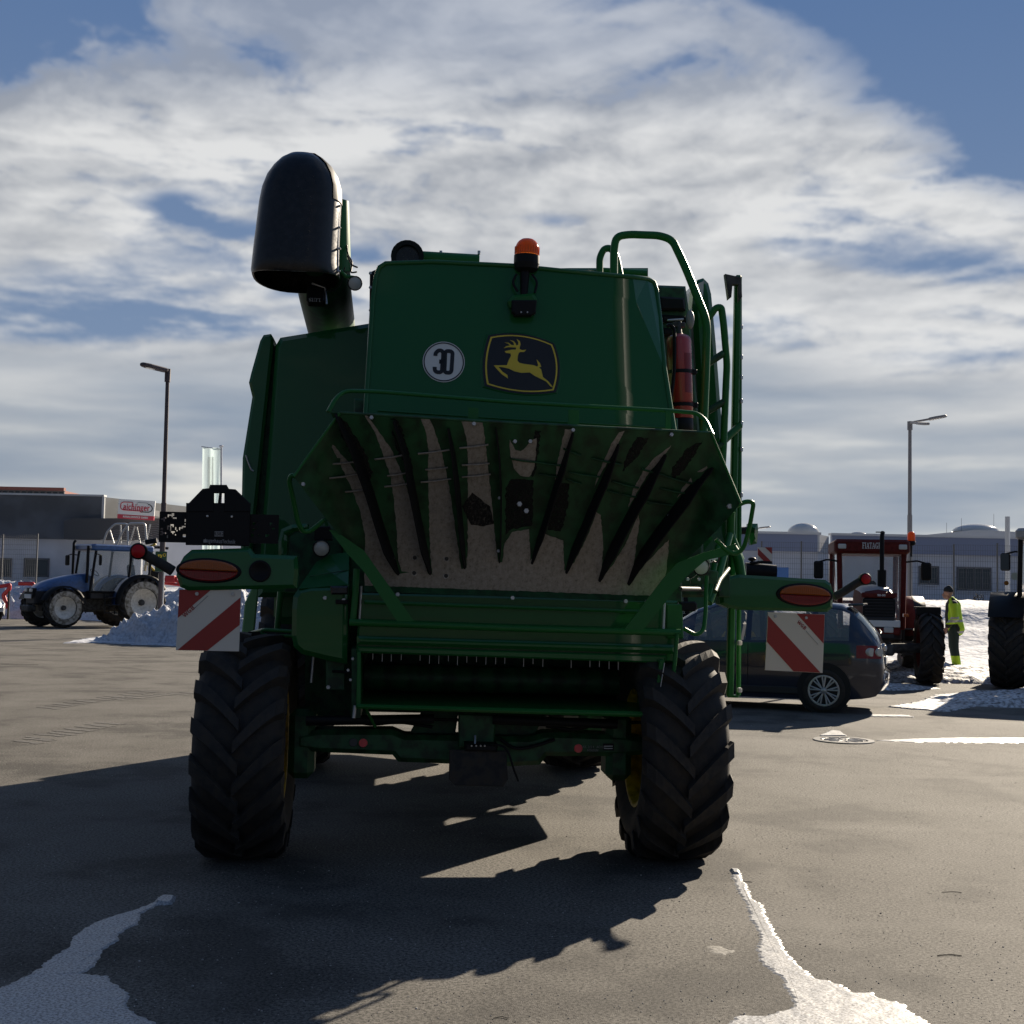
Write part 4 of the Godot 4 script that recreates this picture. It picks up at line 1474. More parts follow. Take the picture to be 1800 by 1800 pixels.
	lathe(st, [[0.0, 0.0], [14.0 * px_m, 0.0], [20 * px_m, 4 * px_m], [22.5 * px_m, 14 * px_m], [22.5 * px_m, 28 * px_m], [20.0 * px_m, 29 * px_m], [0.0, 29 * px_m]], Transform3D(), 28, true)
	put(st, "base", MT.black_plastic, beacon)
	st = mb()
	var prof := []
	for i in 12:
		var t := i / 11.0
		prof.append([21.5 * px_m * sqrt(maxf(0.0, 1.0 - pow(t, 3.2))), (29 + 31 * t) * px_m])
	lathe(st, prof, Transform3D(), 32)
	var dome := put(st, "dome", MT.beacon_amber, beacon)
	for i in 28:
		var a := TAU * i / 28
		st = mb()
		box(st, Vector3(cos(a) * 21.6 * px_m, 37 * px_m, sin(a) * 21.6 * px_m), Vector3(0.003, 13 * px_m, 0.005), 0.001, Basis(Vector3.UP, -a))
		put(st, "rib", MT.beacon_amber, dome)
	st = mb()
	cyl(st, cp(923, 478, 0.01), cp(921, 520, 0.03), 0.03, 0.022, 12)
	put(st, "beacon_stem", MT.black_plastic, H)
	ppx(H, "camera_bracket", [[902, 518], [938, 514], [945, 525], [942, 540], [897, 540], [893, 528]], 0.07, 0.08, MT.green_rail, 0.02)
	ppx(H, "rear_camera", [[900, 527], [944, 527], [942, 550], [934, 555], [906, 555], [900, 548]], 0.11, 0.06, MT.black_plastic, 0.008)
	for x in [916, 927]:
		bolt(H, cp(x, 549, 0.115), 0.006, MT.steel)
	tpx(H, "cable", [[935, 482, 0.03], [945, 495, 0.04], [940, 515, 0.05]], 0.0, 0.008, MT.black_plastic, 0.05, 6)
	tpx(H, "cable", [[908, 482, 0.03], [900, 497, 0.04], [910, 512, 0.05]], 0.0, 0.008, MT.black_plastic, 0.05, 6)
	# ---- speed disc
	var sp := cp(780, 636.5, zt.call(636))
	var tilt := atan2(0.14, cp(780, 462, -0.02).y - cp(780, 762, 0.12).y)
	var face := Basis(Vector3.BACK, -0.015) * Basis(Vector3.RIGHT, -tilt)
	var pm := cp(781, 636, zt.call(636)).x - cp(780, 636, zt.call(636)).x
	var disc := node("speed_disc", H, Transform3D(face, sp + face.z * 0.004))
	st = mb()
	plate(st, circle2(37 * pm, 44), Transform3D(Basis(), Vector3(0, 0, 0.001)), 0.003)
	put(st, "panel", MT.decal_white, disc)
	st = mb()
	lathe(st, [[33.6 * pm, 0.0], [33.6 * pm, 0.002], [35.6 * pm, 0.002], [35.6 * pm, 0.0]], Transform3D(Basis(Vector3.RIGHT, PI / 2), Vector3(0, 0, 0.001)), 44, true)
	put(st, "ring", MT.decal_black, disc)
	# digits 3 and 0 drawn as strokes
	for dgt in [[[[-15, 10], [-15, 15], [-10, 20.5], [-4.5, 20.5], [-1.5, 17], [-1.5, 3], [-4.5, 0.3], [-8, 0.3]], [[-8, 0], [-4.5, -0.3], [-2.2, -3], [-2.8, -17], [-5.5, -19.5], [-12, -19.5], [-15.5, -16], [-15.5, -10]]], [[[2, 0], [2, 17], [4.5, 20], [12, 20], [15, 17], [14.5, 0], [14, -16], [11.5, -19.5], [4, -19.5], [1.6, -16], [2, 0]]]]:
		st = mb()
		for s in dgt:
			var path := []
			for p in s: path.append(Vector3(p[0] * pm, p[1] * pm, 0.003))
			var rp := rounded(path, 2.5 * pm, 3)
			flat(st)
			stroke(st, rp, 3.5 * pm, 0.002)
		put(st, "digit", MT.decal_black, disc)
	# ---- emblem: dark shield with a leaping deer
	var em := node("emblem", H, Transform3D(face, cp(918.5, 639, zt.call(639)) + face.z * 0.006))
	var shield := func(k: float) -> Array:
		var pts := []
		var cs := [Vector2(-58, 45), Vector2(52, 37), Vector2(56, -47), Vector2(-62, -42)]
		var mids := [Vector2(-4, 60), Vector2(70, -3), Vector2(-2, -60), Vector2(-72, -1)]
		for i in 4:
			var p: Vector2 = cs[i]
			var q: Vector2 = cs[(i + 1) % 4]
			for j in 9:
				var t := j / 9.0
				pts.append((p.lerp(mids[i], t).lerp((mids[i] as Vector2).lerp(q, t), t)) * pm * k)
		return pts
	st = mb()
	plate(st, shield.call(1.13), Transform3D(), 0.02, 0.008)
	put(st, "frame", G, em)
	st = mb()
	plate(st, shield.call(1.07), Transform3D(Basis(), Vector3(0, 0, 0.003)), 0.008, 0.002)
	put(st, "ground_panel", MT.decal_black, em)
	st = mb()
	var lo: Array = shield.call(1.0)
	var li: Array = shield.call(0.955)
	flat(st)
	for i in lo.size():
		var j := (i + 1) % lo.size()
		var z1 := 0.0045
		quad(st, Vector3(lo[i].x, lo[i].y, z1), Vector3(lo[j].x, lo[j].y, z1), Vector3(li[j].x, li[j].y, z1), Vector3(li[i].x, li[i].y, z1))
	put(st, "border", MT.decal_yellow, em)
	var deer := [[-51, -7], [-28, -5.5], [-25, 4], [-21, 12], [-22, 16.5], [-30, 17], [-32.5, 20], [-20, 23.5], [-13, 24], [-12, 28], [-18, 28], [-26, 28], [-34, 25.5], [-30, 29.5], [-23, 31], [-27, 34.5], [-33, 36], [-26, 36], [-20.5, 32], [-16, 32], [-17, 37], [-23.5, 41], [-17, 39.5], [-13, 35], [-12, 31.5], [-9, 33], [-8.5, 37.5], [-11.5, 43.5], [-6, 40], [-4.5, 34], [-6, 27.5], [-6, 25.5], [-1.5, 23.5], [6, 25], [2, 20.5], [-5, 20], [-7.5, 18], [-9, 12], [-9.5, 4], [-6, 0], [2, -1.5], [20, -3], [26, -5.5], [27.5, -2], [24.5, 8], [30.5, 1.5], [33, -5], [29, -6.5], [33, -10], [36.5, -24], [46, -31], [55, -42], [50, -40], [42, -31.5], [31, -26.5], [21, -22], [13, -16.5], [-2, -18], [-14, -16], [-24, -11.5], [-35, -9.5], [-43, -9], [-35, -18], [-26.5, -23.5], [-25.5, -29.5], [-37, -22], [-45, -14]]
	st = mb()
	var dp := []
	for p in deer: dp.append(Vector2(p[0], p[1]) * pm)
	plate(st, dp, Transform3D(Basis(), Vector3(0, 0, 0.006)), 0.003)
	put(st, "leaping_deer", MT.decal_yellow, em)
	deflector(H)
	rear_gear(H)
	right_side(H)

func stroke(st: SurfaceTool, path: Array, hw: float, thick: float):
	var n := path.size()
	var l := []
	for i in n:
		var d: Vector3 = (path[mini(i + 1, n - 1)] - path[maxi(i - 1, 0)]).normalized()
		if path[0].is_equal_approx(path[n - 1]) and (i == 0 or i == n - 1):
			d = (path[1] - path[n - 2]).normalized()
		var s := Vector3(-d.y, d.x, 0) * hw
		l.append([path[i] + s, path[i] - s])
	for i in n - 1:
		quad(st, l[i][0], l[i + 1][0], l[i + 1][1], l[i][1])
		var t := Vector3(0, 0, -thick)
		quad(st, l[i][0], l[i][0] + t, l[i + 1][0] + t, l[i + 1][0])
		quad(st, l[i][1], l[i + 1][1], l[i + 1][1] + t, l[i][1] + t)

# the raised straw deflector: a sloping sheet with curved vanes under it
func dz(py: float, px: float) -> float:
	var base := 1030.0 + (px - 640.0) * 0.034
	var t := clampf((base - py) / 305.0, -0.1, 1.1)
	# the side wings are bent towards the rear
	var wl := maxf(0.0, (558.0 + (py - 727.0) * 0.25) - px) / 100.0
	var wr := maxf(0.0, px - (1276.0 - (py - 762.0) * 0.36)) / 100.0
	return 0.42 + 0.62 * t - 0.05 * sin(t * PI) + 0.42 * (wl + wr)

func dp3(px: float, py: float, off := 0.0) -> Vector3:
	var p := cp(px, py, dz(py, px))
	return p + Vector3(0, -0.42, 0.9).normalized() * off

func deflector(H: Node):
	var D := node("straw_deflector", H)
	var st := mb()
	# the sheet as a grid between its left and right outlines
	var lx := [[727, 597], [760, 572], [800, 543], [838, 517], [870, 541], [905, 568], [940, 596], [975, 628], [1000, 640], [1030, 641]]
	var rx := [[762, 1250], [790, 1262], [830, 1279], [885, 1301], [905, 1285], [930, 1262], [960, 1232], [1000, 1190], [1025, 1160], [1048, 1147]]
	var rows := []
	for i in 10:
		var row := []
		for k in 65:
			var t := k / 64.0
			var x := lerpf(lx[i][1], rx[i][1], t)
			var y := lerpf(lx[i][0], rx[i][0], t)
			row.append(dp3(x, y))
		rows.append(row)
	var back := []
	for r in rows:
		var q := []
		for p in r: q.append(p - Vector3(0, -0.42, 0.9).normalized() * 0.006)
		back.append(q)
	sheet(st, rows)
	sheet(st, back)
	flat(st)
	for i in 9:
		quad(st, rows[i][0], rows[i + 1][0], back[i + 1][0], back[i][0])
		quad(st, rows[i][64], rows[i + 1][64], back[i + 1][64], back[i][64])
	for k in 64:
		quad(st, rows[0][k], rows[0][k + 1], back[0][k + 1], back[0][k])
		quad(st, rows[9][k], rows[9][k + 1], back[9][k + 1], back[9][k])
	put(st, "sheet", MT.green_dull, D)
	# bare metal where straw has worn the paint away: thin films with ragged edges
	var r := RandomNumberGenerator.new()
	r.seed = 44
	var worn := [
		[[640, 1000], [642, 940], [634, 900], [622, 868], [607, 835], [596, 810], [577, 776], [582, 776], [598, 797], [613, 812], [630, 836], [646, 866], [662, 908], [678, 955], [699, 1009], [720, 1006], [706, 1004], [700, 985], [697, 930], [693, 885], [686, 835], [672, 795], [660, 762], [640, 728], [645, 729], [660, 750], [688, 790], [702, 820], [716, 860], [727, 905], [742, 960], [752, 1008], [760, 1010], [758, 990], [755, 940], [754, 880], [752, 830], [753, 795], [750, 765], [739, 735], [754, 735], [764, 757], [778, 800], [788, 850], [797, 905], [805, 960], [811, 1000], [820, 998], [822, 960], [822, 890], [822, 840], [822, 800], [820, 770], [811, 740], [848, 741], [855, 790], [860, 840], [866, 900], [872, 960], [876, 988], [883, 988], [887, 955], [900, 935], [930, 930], [932, 985], [940, 975], [957, 938], [990, 950], [992, 1003], [1010, 988], [1036, 935], [1048, 900], [1056, 905], [1060, 960], [1056, 1018], [1075, 995], [1100, 955], [1122, 905], [1124, 915], [1114, 990], [1108, 1022], [1140, 985], [1176, 948], [1172, 1000], [1168, 1020], [1147, 1047], [900, 1038], [641, 1029]],
		[[812, 890], [830, 865], [862, 890], [868, 920], [850, 925], [828, 922]],
		[[896, 772], [905, 790], [915, 793], [924, 786], [932, 775], [943, 770], [942, 800], [938, 825], [930, 838], [915, 836], [903, 822], [897, 800]],
		[[993, 754], [1010, 755], [1000, 780], [992, 800], [985, 830], [975, 850], [978, 820], [985, 790]],
		[[1088, 760], [1098, 757], [1082, 790], [1066, 815], [1050, 845], [1044, 858], [1052, 830], [1066, 800], [1074, 780]],
		[[1180, 782], [1164, 805], [1142, 828], [1124, 858], [1104, 892], [1112, 862], [1130, 828], [1150, 805]],
		[[1255, 812], [1236, 828], [1216, 848], [1190, 876], [1200, 856], [1224, 830]],
	]
	var idx := 0
	for w in worn:
		var pts := []
		var n: int = w.size()
		for i in n:
			var a := Vector2(w[i][0], w[i][1])
			var b := Vector2(w[(i + 1) % n][0], w[(i + 1) % n][1])
			var k := maxi(1, int(a.distance_to(b) / 5.0))
			for j in k:
				var p := a.lerp(b, float(j) / k)
				if j > 0: p += Vector2(r.randf_range(-1.0, 1.0), r.randf_range(-0.8, 0.8)) * 0.9
				pts.append(p)
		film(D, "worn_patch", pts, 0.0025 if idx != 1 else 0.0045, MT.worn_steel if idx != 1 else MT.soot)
		idx += 1
	# straw grease, blackened streaks on the paint
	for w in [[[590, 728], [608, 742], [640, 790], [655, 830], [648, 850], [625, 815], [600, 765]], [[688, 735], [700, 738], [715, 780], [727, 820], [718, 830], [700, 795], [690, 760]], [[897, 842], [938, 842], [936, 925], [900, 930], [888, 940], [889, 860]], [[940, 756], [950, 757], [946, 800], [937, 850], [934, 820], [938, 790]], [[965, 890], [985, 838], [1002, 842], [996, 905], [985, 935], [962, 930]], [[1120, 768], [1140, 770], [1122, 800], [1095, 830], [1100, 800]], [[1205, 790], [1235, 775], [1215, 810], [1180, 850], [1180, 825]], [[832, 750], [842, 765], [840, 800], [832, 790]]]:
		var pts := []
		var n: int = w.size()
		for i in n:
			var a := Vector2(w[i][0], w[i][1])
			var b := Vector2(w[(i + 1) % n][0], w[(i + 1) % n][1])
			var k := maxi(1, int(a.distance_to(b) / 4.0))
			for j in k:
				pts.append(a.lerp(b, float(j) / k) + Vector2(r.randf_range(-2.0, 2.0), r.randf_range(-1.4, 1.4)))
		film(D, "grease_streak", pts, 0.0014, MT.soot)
	# vanes
	var V := [
		[[592, 726], [628, 790], [652, 850], [672, 915], [690, 970], [702, 1008], 0.13],
		[[694, 738], [718, 800], [730, 860], [742, 920], [752, 970], [758, 1008], 0.12],
		[[789, 752], [800, 800], [808, 860], [813, 920], [817, 965], [818, 998], 0.095],
		[[872, 752], [878, 800], [881, 860], [881, 920], [880, 960], [878, 988], 0.075],
		[[1006, 760], [992, 800], [975, 850], [958, 905], [944, 950], [934, 990], 0.085],
		[[1086, 780], [1068, 820], [1045, 870], [1022, 925], [1005, 965], [994, 1006], 0.105],
		[[1168, 798], [1142, 836], [1112, 885], [1085, 935], [1066, 975], [1052, 1020], 0.12],
		[[1250, 820], [1215, 852], [1180, 895], [1146, 940], [1120, 980], [1103, 1026], 0.125]]
	for v in V:
		var hgt: float = v[6]
		var lean := 0.10 if v[0][0] < 900 else 0.05
		var base := []
		var tip := []
		for i in 21:
			var t := i / 20.0 * 5.0
			var k := mini(int(t), 4)
			var f := t - k
			var p0: Array = v[maxi(k - 1, 0)]
			var p1: Array = v[k]
			var p2: Array = v[k + 1]
			var p3: Array = v[mini(k + 2, 5)]
			var q := Vector2(p0[0], p0[1]).cubic_interpolate(Vector2(p2[0], p2[1]), Vector2(p0[0], p0[1]), Vector2(p3[0], p3[1]), 0.0)
			q = Vector2(p1[0], p1[1]).cubic_interpolate(Vector2(p2[0], p2[1]), Vector2(p0[0], p0[1]), Vector2(p3[0], p3[1]), f)
			var h := hgt * minf(1.0, 0.25 + 2.6 * (i / 20.0)) * minf(1.0, 0.22 + 3.2 * (1.0 - i / 20.0))
			base.append(dp3(q.x, q.y, 0.001))
			tip.append(dp3(q.x, q.y, h) + Vector3((-0.26 if v[0][0] < 840 else (-0.1 if v[0][0] < 900 else 0.18)) * h, -0.02 * h, 0.0))
		st = mb()
		var side := Vector3(0.0035, 0, 0)
		var b1 := []; var b2 := []; var t1 := []; var t2 := []
		for i in 21:
			b1.append(base[i] - side); b2.append(base[i] + side)
			t1.append(tip[i] - side); t2.append(tip[i] + side)
		sheet(st, [b1, t1]); sheet(st, [t2, b2]); sheet(st, [t1, t2])
		put(st, "vane", MT.vane_black, D)
		st = mb()
		var fl1 := []; var fl2 := []
		var dirx := -1.0 if v[0][0] < 900 else 1.0
		for i in 21:
			var wd := 0.035 * minf(1.0, 0.1 + 3.0 * (1.0 - i / 20.0))
			fl1.append(base[i] + Vector3(0, 0, 0.004))
			fl2.append(base[i] + Vector3(dirx * wd, 0, 0.004))
		sheet(st, [fl1, fl2])
		put(st, "vane_foot", MT.green_dull, D)
		for k in [9, 17]:
			bolt(D, base[k] + Vector3(dirx * 0.012, 0, 0.012), 0.011)
	# adjusting slots with raised lips, three rows
	for s in [[584, 815, 626, 811], [579, 840, 628, 833], [607, 864, 648, 859], [659, 807, 711, 799], [681, 836, 713, 831], [676, 855, 725, 848], [735, 797, 790, 790], [748, 825, 787, 821], [740, 847, 793, 841], [808, 787, 858, 781], [812, 817, 860, 814], [812, 838, 862, 833], [898, 806, 945, 812], [942, 812, 990, 818], [947, 833, 985, 838], [990, 788, 1020, 800], [996, 842, 1022, 850], [1000, 830, 1056, 838], [1040, 805, 1092, 816], [1068, 862, 1088, 867], [1076, 846, 1122, 857], [1092, 868, 1118, 873], [1128, 824, 1168, 835], [1132, 880, 1182, 888], [1160, 858, 1212, 868], [1166, 836, 1218, 850], [1138, 884, 1150, 884]]:
		st = mb()
		tube(st, [dp3(s[0], s[1], 0.006), dp3((s[0] + s[2]) / 2.0, (s[1] + s[3]) / 2.0, 0.016), dp3(s[2], s[3], 0.006)], 0.010, 6, 0.0, true, 0.6)
		put(st, "slot_lip", MT.worn_steel if s[0] < 870 else MT.green_dull, D)
	for h in [[729, 980], [785, 982], [728, 1007], [784, 1012]]:
		st = mb()
		lathe(st, [[0.018, 0.0], [0.018, 0.004], [0.012, 0.004]], Transform3D(Basis(Vector3.RIGHT, PI / 2), dp3(h[0], h[1], 0.003)), 12, true)
		put(st, "hole_rim", MT.worn_steel, D)
		st = mb()
		cyl(st, dp3(h[0], h[1], 0.002), dp3(h[0], h[1], 0.0055), 0.0135, 0.0135, 12)
		put(st, "hole", MT.chassis_grey, D)
	for b in [[653, 733], [833, 744], [1007, 755], [1180, 763], [533, 850], [1282, 889], [913, 885], [905, 775], [932, 775], [925, 897]]:
		bolt(D, dp3(b[0], b[1], 0.008), 0.013 if b[1] < 880 else 0.017)
	# hemmed edge and the dark lip along the lower edge
	st = mb()
	tube(st, [dp3(597, 726, -0.004), dp3(900, 744, -0.004), dp3(1250, 761, -0.004)], 0.008, 8)
	put(st, "top_hem", MT.green_dull, D)
	st = mb()
	tube(st, [dp3(1250, 761, 0.0), dp3(1279, 830, 0.0), dp3(1302, 885, 0.0)], 0.008, 8)
	put(st, "side_hem", MT.green_rail, D)
	st = mb()
	tube(st, [dp3(597, 726, 0.0), dp3(543, 800, 0.0), dp3(516, 838, 0.0)], 0.008, 8)
	put(st, "side_hem", MT.green_rail, D)
	st = mb()
	slab(st, [dp3(641, 1029, 0.003), dp3(1150, 1048, 0.003), cp(1150, 1058, 0.46), cp(640, 1040, 0.46)], Vector3(0, 0, -0.02))
	put(st, "lower_lip", MT.green_dull, D)
	# guard rails round the sheet
	tpx(D, "guard_rail", [[577, 724, 0.96], [590, 700, 0.93], [606, 687, 0.90], [660, 688, 0.88], [900, 707, 0.88], [1180, 722, 0.88], [1225, 726, 0.88], [1240, 738, 0.90], [1253, 765, 0.98]], 0.0, 0.017, MT.green_rail, 0.08, 8, 0.7)
	for q in [[823, 841, 716, 742], [999, 1018, 720, 754], [1170, 1180, 722, 762]]:
		ppx(D, "rail_bracket", [[q[0], q[2]], [q[1], q[2] + 1], [q[1], q[3] + 1], [q[0], q[3]]], 0.90, 0.006, MT.green_rail)
	tpx(D, "side_guard", [[532, 843, 0.84], [512, 834, 0.86], [508, 845, 0.84], [517, 885, 0.76], [524, 920, 0.70], [533, 935, 0.66], [545, 934, 0.64], [570, 914, 0.66]], 0.0, 0.014, MT.green_rail, 0.05, 8)
	tpx(D, "side_guard", [[1288, 892, 0.80], [1312, 881, 0.82], [1325, 883, 0.80], [1318, 925, 0.7], [1308, 962, 0.62], [1296, 974, 0.6], [1280, 970, 0.6], [1258, 948, 0.6]], 0.0, 0.014, MT.green_rail, 0.05, 8)
	# stays
	ppx(D, "stay", [[578, 931], [588, 932], [640, 968], [652, 985], [728, 1092], [698, 1092], [640, 1005], [612, 975]], 0.62, 0.012, MT.green_rail)
	ppx(D, "stay", [[1272, 962], [1296, 955], [1285, 975], [1240, 985], [1205, 1015], [1130, 1108], [1098, 1106], [1165, 1018], [1190, 990], [1235, 972]], 0.60, 0.012, MT.green_rail)

func film(parent: Node, called: String, pts: Array, off: float, m: Material):
	# a thin layer that follows the curved sheet: clip the outline into strips so that it bends with the sheet
	var st := mb()
	smooth(st)
	var poly := PackedVector2Array(pts)
	var y := 700.0
	while y < 1060.0:
		var cell := PackedVector2Array([Vector2(480, y), Vector2(1320, y), Vector2(1320, y + 12), Vector2(480, y + 12)])
		for q in Geometry2D.intersect_polygons(poly, cell):
			var tr := Geometry2D.triangulate_polygon(q)
			for i in range(0, tr.size(), 3):
				tri(st, dp3(q[tr[i]].x, q[tr[i]].y, off), dp3(q[tr[i + 1]].x, q[tr[i + 1]].y, off), dp3(q[tr[i + 2]].x, q[tr[i + 2]].y, off))
		y += 12.0
	put(st, called, m, parent)

# chopper, axle, light bars and everything low at the rear
func rear_gear(H: Node):
	var G: Material = MT.green
	var GR: Material = MT.green_rail
	var st: SurfaceTool
	# chopper housing: upper panel, ledges, open mouth
	ppx(H, "chopper_panel", [[632, 1042], [1192, 1056], [1190, 1165], [626, 1148]], 0.34, 0.05, G, 0.012)
	ppx(H, "chopper_ledge", [[640, 1055], [1150, 1073], [1150, 1079], [640, 1062]], 0.39, 0.06, GR, 0.01)
	for x in [699, 901, 1100, 1137]:
		bolt(H, cp(x, 1043 + (x - 640) * 0.03, 0.47), 0.014)
	tpx(H, "cross_tube", [[614, 1094], [900, 1104], [1196, 1112]], 0.42, 0.022, GR, 0.0, 10)
	ppx(H, "chopper_ledge", [[627, 1118], [1188, 1134], [1188, 1150], [627, 1133]], 0.40, 0.07, G, 0.02)
	ppx(H, "chopper_brow", [[627, 1136], [1172, 1152], [1168, 1166], [628, 1147]], 0.385, 0.05, G, 0.01)
	for s in [[[628, 1145], [634, 1145], [634, 1243], [626, 1243]], [[1160, 1160], [1168, 1160], [1157, 1262], [1148, 1262]]]:
		ppx(H, "mouth_cheek", s, 0.44, 0.55, GR, 0.004)
	ppx(H, "chute_floor", [[626, 1238], [1160, 1252], [1160, 1262], [626, 1246]], 0.47, 1.22, GR, 0.012)
	ppx(H, "mouth_back", [[600, 1110], [1200, 1120], [1190, 1262], [600, 1250]], -0.75, 0.05, MT.green_dull)
	for x in [[618, 634], [1156, 1172]]:
		ppx(H, "mouth_side", [[x[0], 1140], [x[1], 1140], [x[1], 1262], [x[0], 1262]], 0.30, 1.05, MT.green_dull)
	ppx(H, "mouth_roof", [[632, 1136], [1160, 1152], [1160, 1160], [632, 1146]], 0.33, 1.08, MT.green_dull)
	var r := RandomNumberGenerator.new()
	r.seed = 5
	for i in 30:
		var x := 655.0 + i * 16.6
		if r.randf() < 0.25: continue
		var y := 1147.0 + (x - 630.0) * 0.031
		st = mb()
		var a := cp(x, y - 2, 0.30)
		var b := cp(x + r.randf_range(-1, 1), y + r.randf_range(9, 17), 0.26)
		box(st, (a + b) / 2, Vector3(0.004, a.y - b.y, 0.018), 0.001)
		put(st, "chopper_knife", MT.steel, H)
	# rotor with blunt knives inside the mouth
	st = mb()
	cyl(st, cp(640, 1190, -0.4), cp(1150, 1200, -0.4), 0.09, 0.09, 14)
	put(st, "chopper_rotor", MT.green_dull, H)
	# left-hand rounded drive shield
	st = mb()
	var so := v2([])
	for p in [[513, 1070], [515, 1048], [524, 1035], [545, 1030], [612, 1028], [610, 1168], [570, 1160], [530, 1150], [516, 1138], [512, 1118]]:
		var q := cp(p[0], p[1], 0.36)
		so.append(Vector2(q.x, q.y))
	plate(st, so, Transform3D(Basis(), Vector3(0, 0, 0.36)), 0.75, 0.03)
	put(st, "drive_shield", G, H)
	st = mb()
	slab(st, [cp(524, 1035, 0.345), cp(612, 1028, 0.345), cp(614, 970, 0.10), cp(580, 975, 0.10), cp(556, 988, 0.12)], Vector3(0, 0, -0.3))
	put(st, "drive_shield_top", G, H)
	tpx(H, "shield_seam", [[545, 1013, 0.27], [612, 1002, 0.24]], 0.0, 0.003, MT.green_dull, 0.0, 5)
	for b in [[571, 1051, 0.37], [604, 1055, 0.37]]:
		bolt(H, cp(b[0], b[1], b[2]), 0.013)
	ppx(H, "latch", [[590, 1054], [612, 1054], [612, 1062], [590, 1062]], 0.38, 0.03, MT.black_plastic, 0.004)
	ppx(H, "rubber_buffer", [[580, 1030], [612, 1030], [612, 1045], [582, 1045]], 0.42, 0.04, MT.black_boot, 0.01)
	# hinge posts either side of the chopper
	tpx(H, "hinge_post", [[627, 1000, 0.4], [624, 1050, 0.4], [620, 1098, 0.4]], 0.0, 0.02, GR, 0.0, 10)
	tpx(H, "hinge_post", [[635, 1030, 0.36], [632, 1090, 0.36]], 0.0, 0.008, MT.steel, 0.0, 6)
	tpx(H, "gas_strut", [[1190, 1115, 0.44], [1183, 1200, 0.44], [1180, 1256, 0.44]], 0.0, 0.013, GR, 0.0, 8)
	tpx(H, "pull_rod", [[1168, 1165, 0.46], [1160, 1215, 0.46], [1152, 1255, 0.46]], 0.0, 0.004, MT.steel, 0.0, 5)
	tpx(H, "hand_loop", [[440, 1113, -0.3], [464, 1107, 0.0], [515, 1110, 0.1], [515, 1118, 0.1], [470, 1118, 0.0], [458, 1112, -0.05]], 0.0, 0.012, GR, 0.03, 8)
	tpx(H, "support_rod", [[493, 1040, -0.4], [487, 1110, -0.4]], 0.0, 0.02, GR, 0.0, 8)
	ppx(H, "bracket_plate", [[572, 1160], [606, 1165], [606, 1213], [572, 1213]], 0.2, 0.02, MT.green_dull, 0.004)
	bolt(H, cp(577, 1208, 0.21), 0.014)
	tpx(H, "bracket_rod", [[551, 1150, 0.1], [547, 1200, 0.1]], 0.0, 0.01, MT.zinc, 0.0, 6)
	tpx(H, "latch_rod", [[585, 1180, 0.24], [618, 1182, 0.3]], 0.0, 0.009, MT.black_plastic, 0.0, 6)
	for b in [[612, 1178], [616, 1195], [620, 1158]]:
		bolt(H, cp(b[0], b[1], 0.36), 0.01)
	tpx(H, "tie_rod", [[624, 1240, 0.4], [622, 1262, 0.4]], 0.0, 0.012, MT.zinc, 0.0, 6)
	tpx(H, "tie_rod", [[640, 1240, 0.3], [660, 1278, 0.2]], 0.0, 0.01, GR, 0.0, 6)
	# rear axle
	ppx(H, "rear_axle", [[520, 1290], [560, 1283], [690, 1283], [712, 1292], [930, 1296], [960, 1288], [1100, 1292], [1150, 1300], [1150, 1325], [1100, 1330], [962, 1330], [950, 1345], [900, 1348], [700, 1340], [690, 1328], [560, 1323], [520, 1318]], 0.14, 0.26, MT.green_dull, 0.03)
	for s in [-1, 1]:
		st = mb()
		box(st, Vector3(s * 0.98, 0.69, 0.0), Vector3(0.16, 0.42, 0.26), 0.04)
		put(st, "steering_knuckle", MT.green_dull, H)
		st = mb()
		tube(st, [Vector3(s * 0.18, 0.86, 0.2), Vector3(s * 0.95, 0.84, 0.2)], 0.03, 10)
		put(st, "steering_ram", MT.black_plastic, H)
	tpx(H, "steering_link", [[1000, 1293, 0.0], [1020, 1300, 0.0], [1090, 1300, 0.0]], 0.0, 0.016, MT.zinc, 0.0, 6)
	tpx(H, "brake_line", [[665, 1262, 0.1], [900, 1268, 0.12], [1140, 1270, 0.1]], 0.0, 0.011, MT.black_plastic, 0.0, 6)
	for q in [[638.5, 1306], [1016.5, 1315.5]]:
		st = mb()
		cyl(st, cp(q[0], q[1], 0.14), cp(q[0], q[1], 0.152), 0.027, 0.025, 20)
		put(st, "reflector", MT.reflector_red, H)
	st = mb()
	cyl(st, cp(621, 1305, 0.14), cp(621, 1305, 0.15), 0.026, 0.024, 18)
	put(st, "axle_cap", MT.chassis_grey, H)
	ppx(H, "type_plate", [[1060, 1307], [1079, 1307], [1079, 1319], [1060, 1319]], 0.145, 0.004, MT.black_plastic)
	for y in [1311, 1315]:
		ppx(H, "plate_print", [[1062, y], [1077, y], [1077, y + 1.3], [1062, y + 1.3]], 0.1475, 0.002, MT.decal_white)
	text("lettering", "MAX. 3,5 t   ACHSE", 0.02, MT.decal_grey, H, Transform3D(Basis(), cp(1042, 1313, 0.146)), "Droid Sans", 400, 0.001)
	text("lettering", "HINTEN", 0.02, MT.decal_grey, H, Transform3D(Basis(), cp(1042, 1319, 0.146)), "Droid Sans", 400, 0.001)
	for q in [[[560, 1270, 0.05], [600, 1262, 0.1], [650, 1275, 0.12], [700, 1268, 0.1], [760, 1278, 0.1]], [[1090, 1280, 0.05], [1050, 1272, 0.12], [1010, 1284, 0.15], [960, 1276, 0.12]], [[880, 1300, 0.16], [905, 1318, 0.19], [940, 1312, 0.17], [975, 1300, 0.16]]]:
		tpx(H, "hydraulic_hose", q, 0.0, 0.011, MT.black_plastic, 0.08, 7)
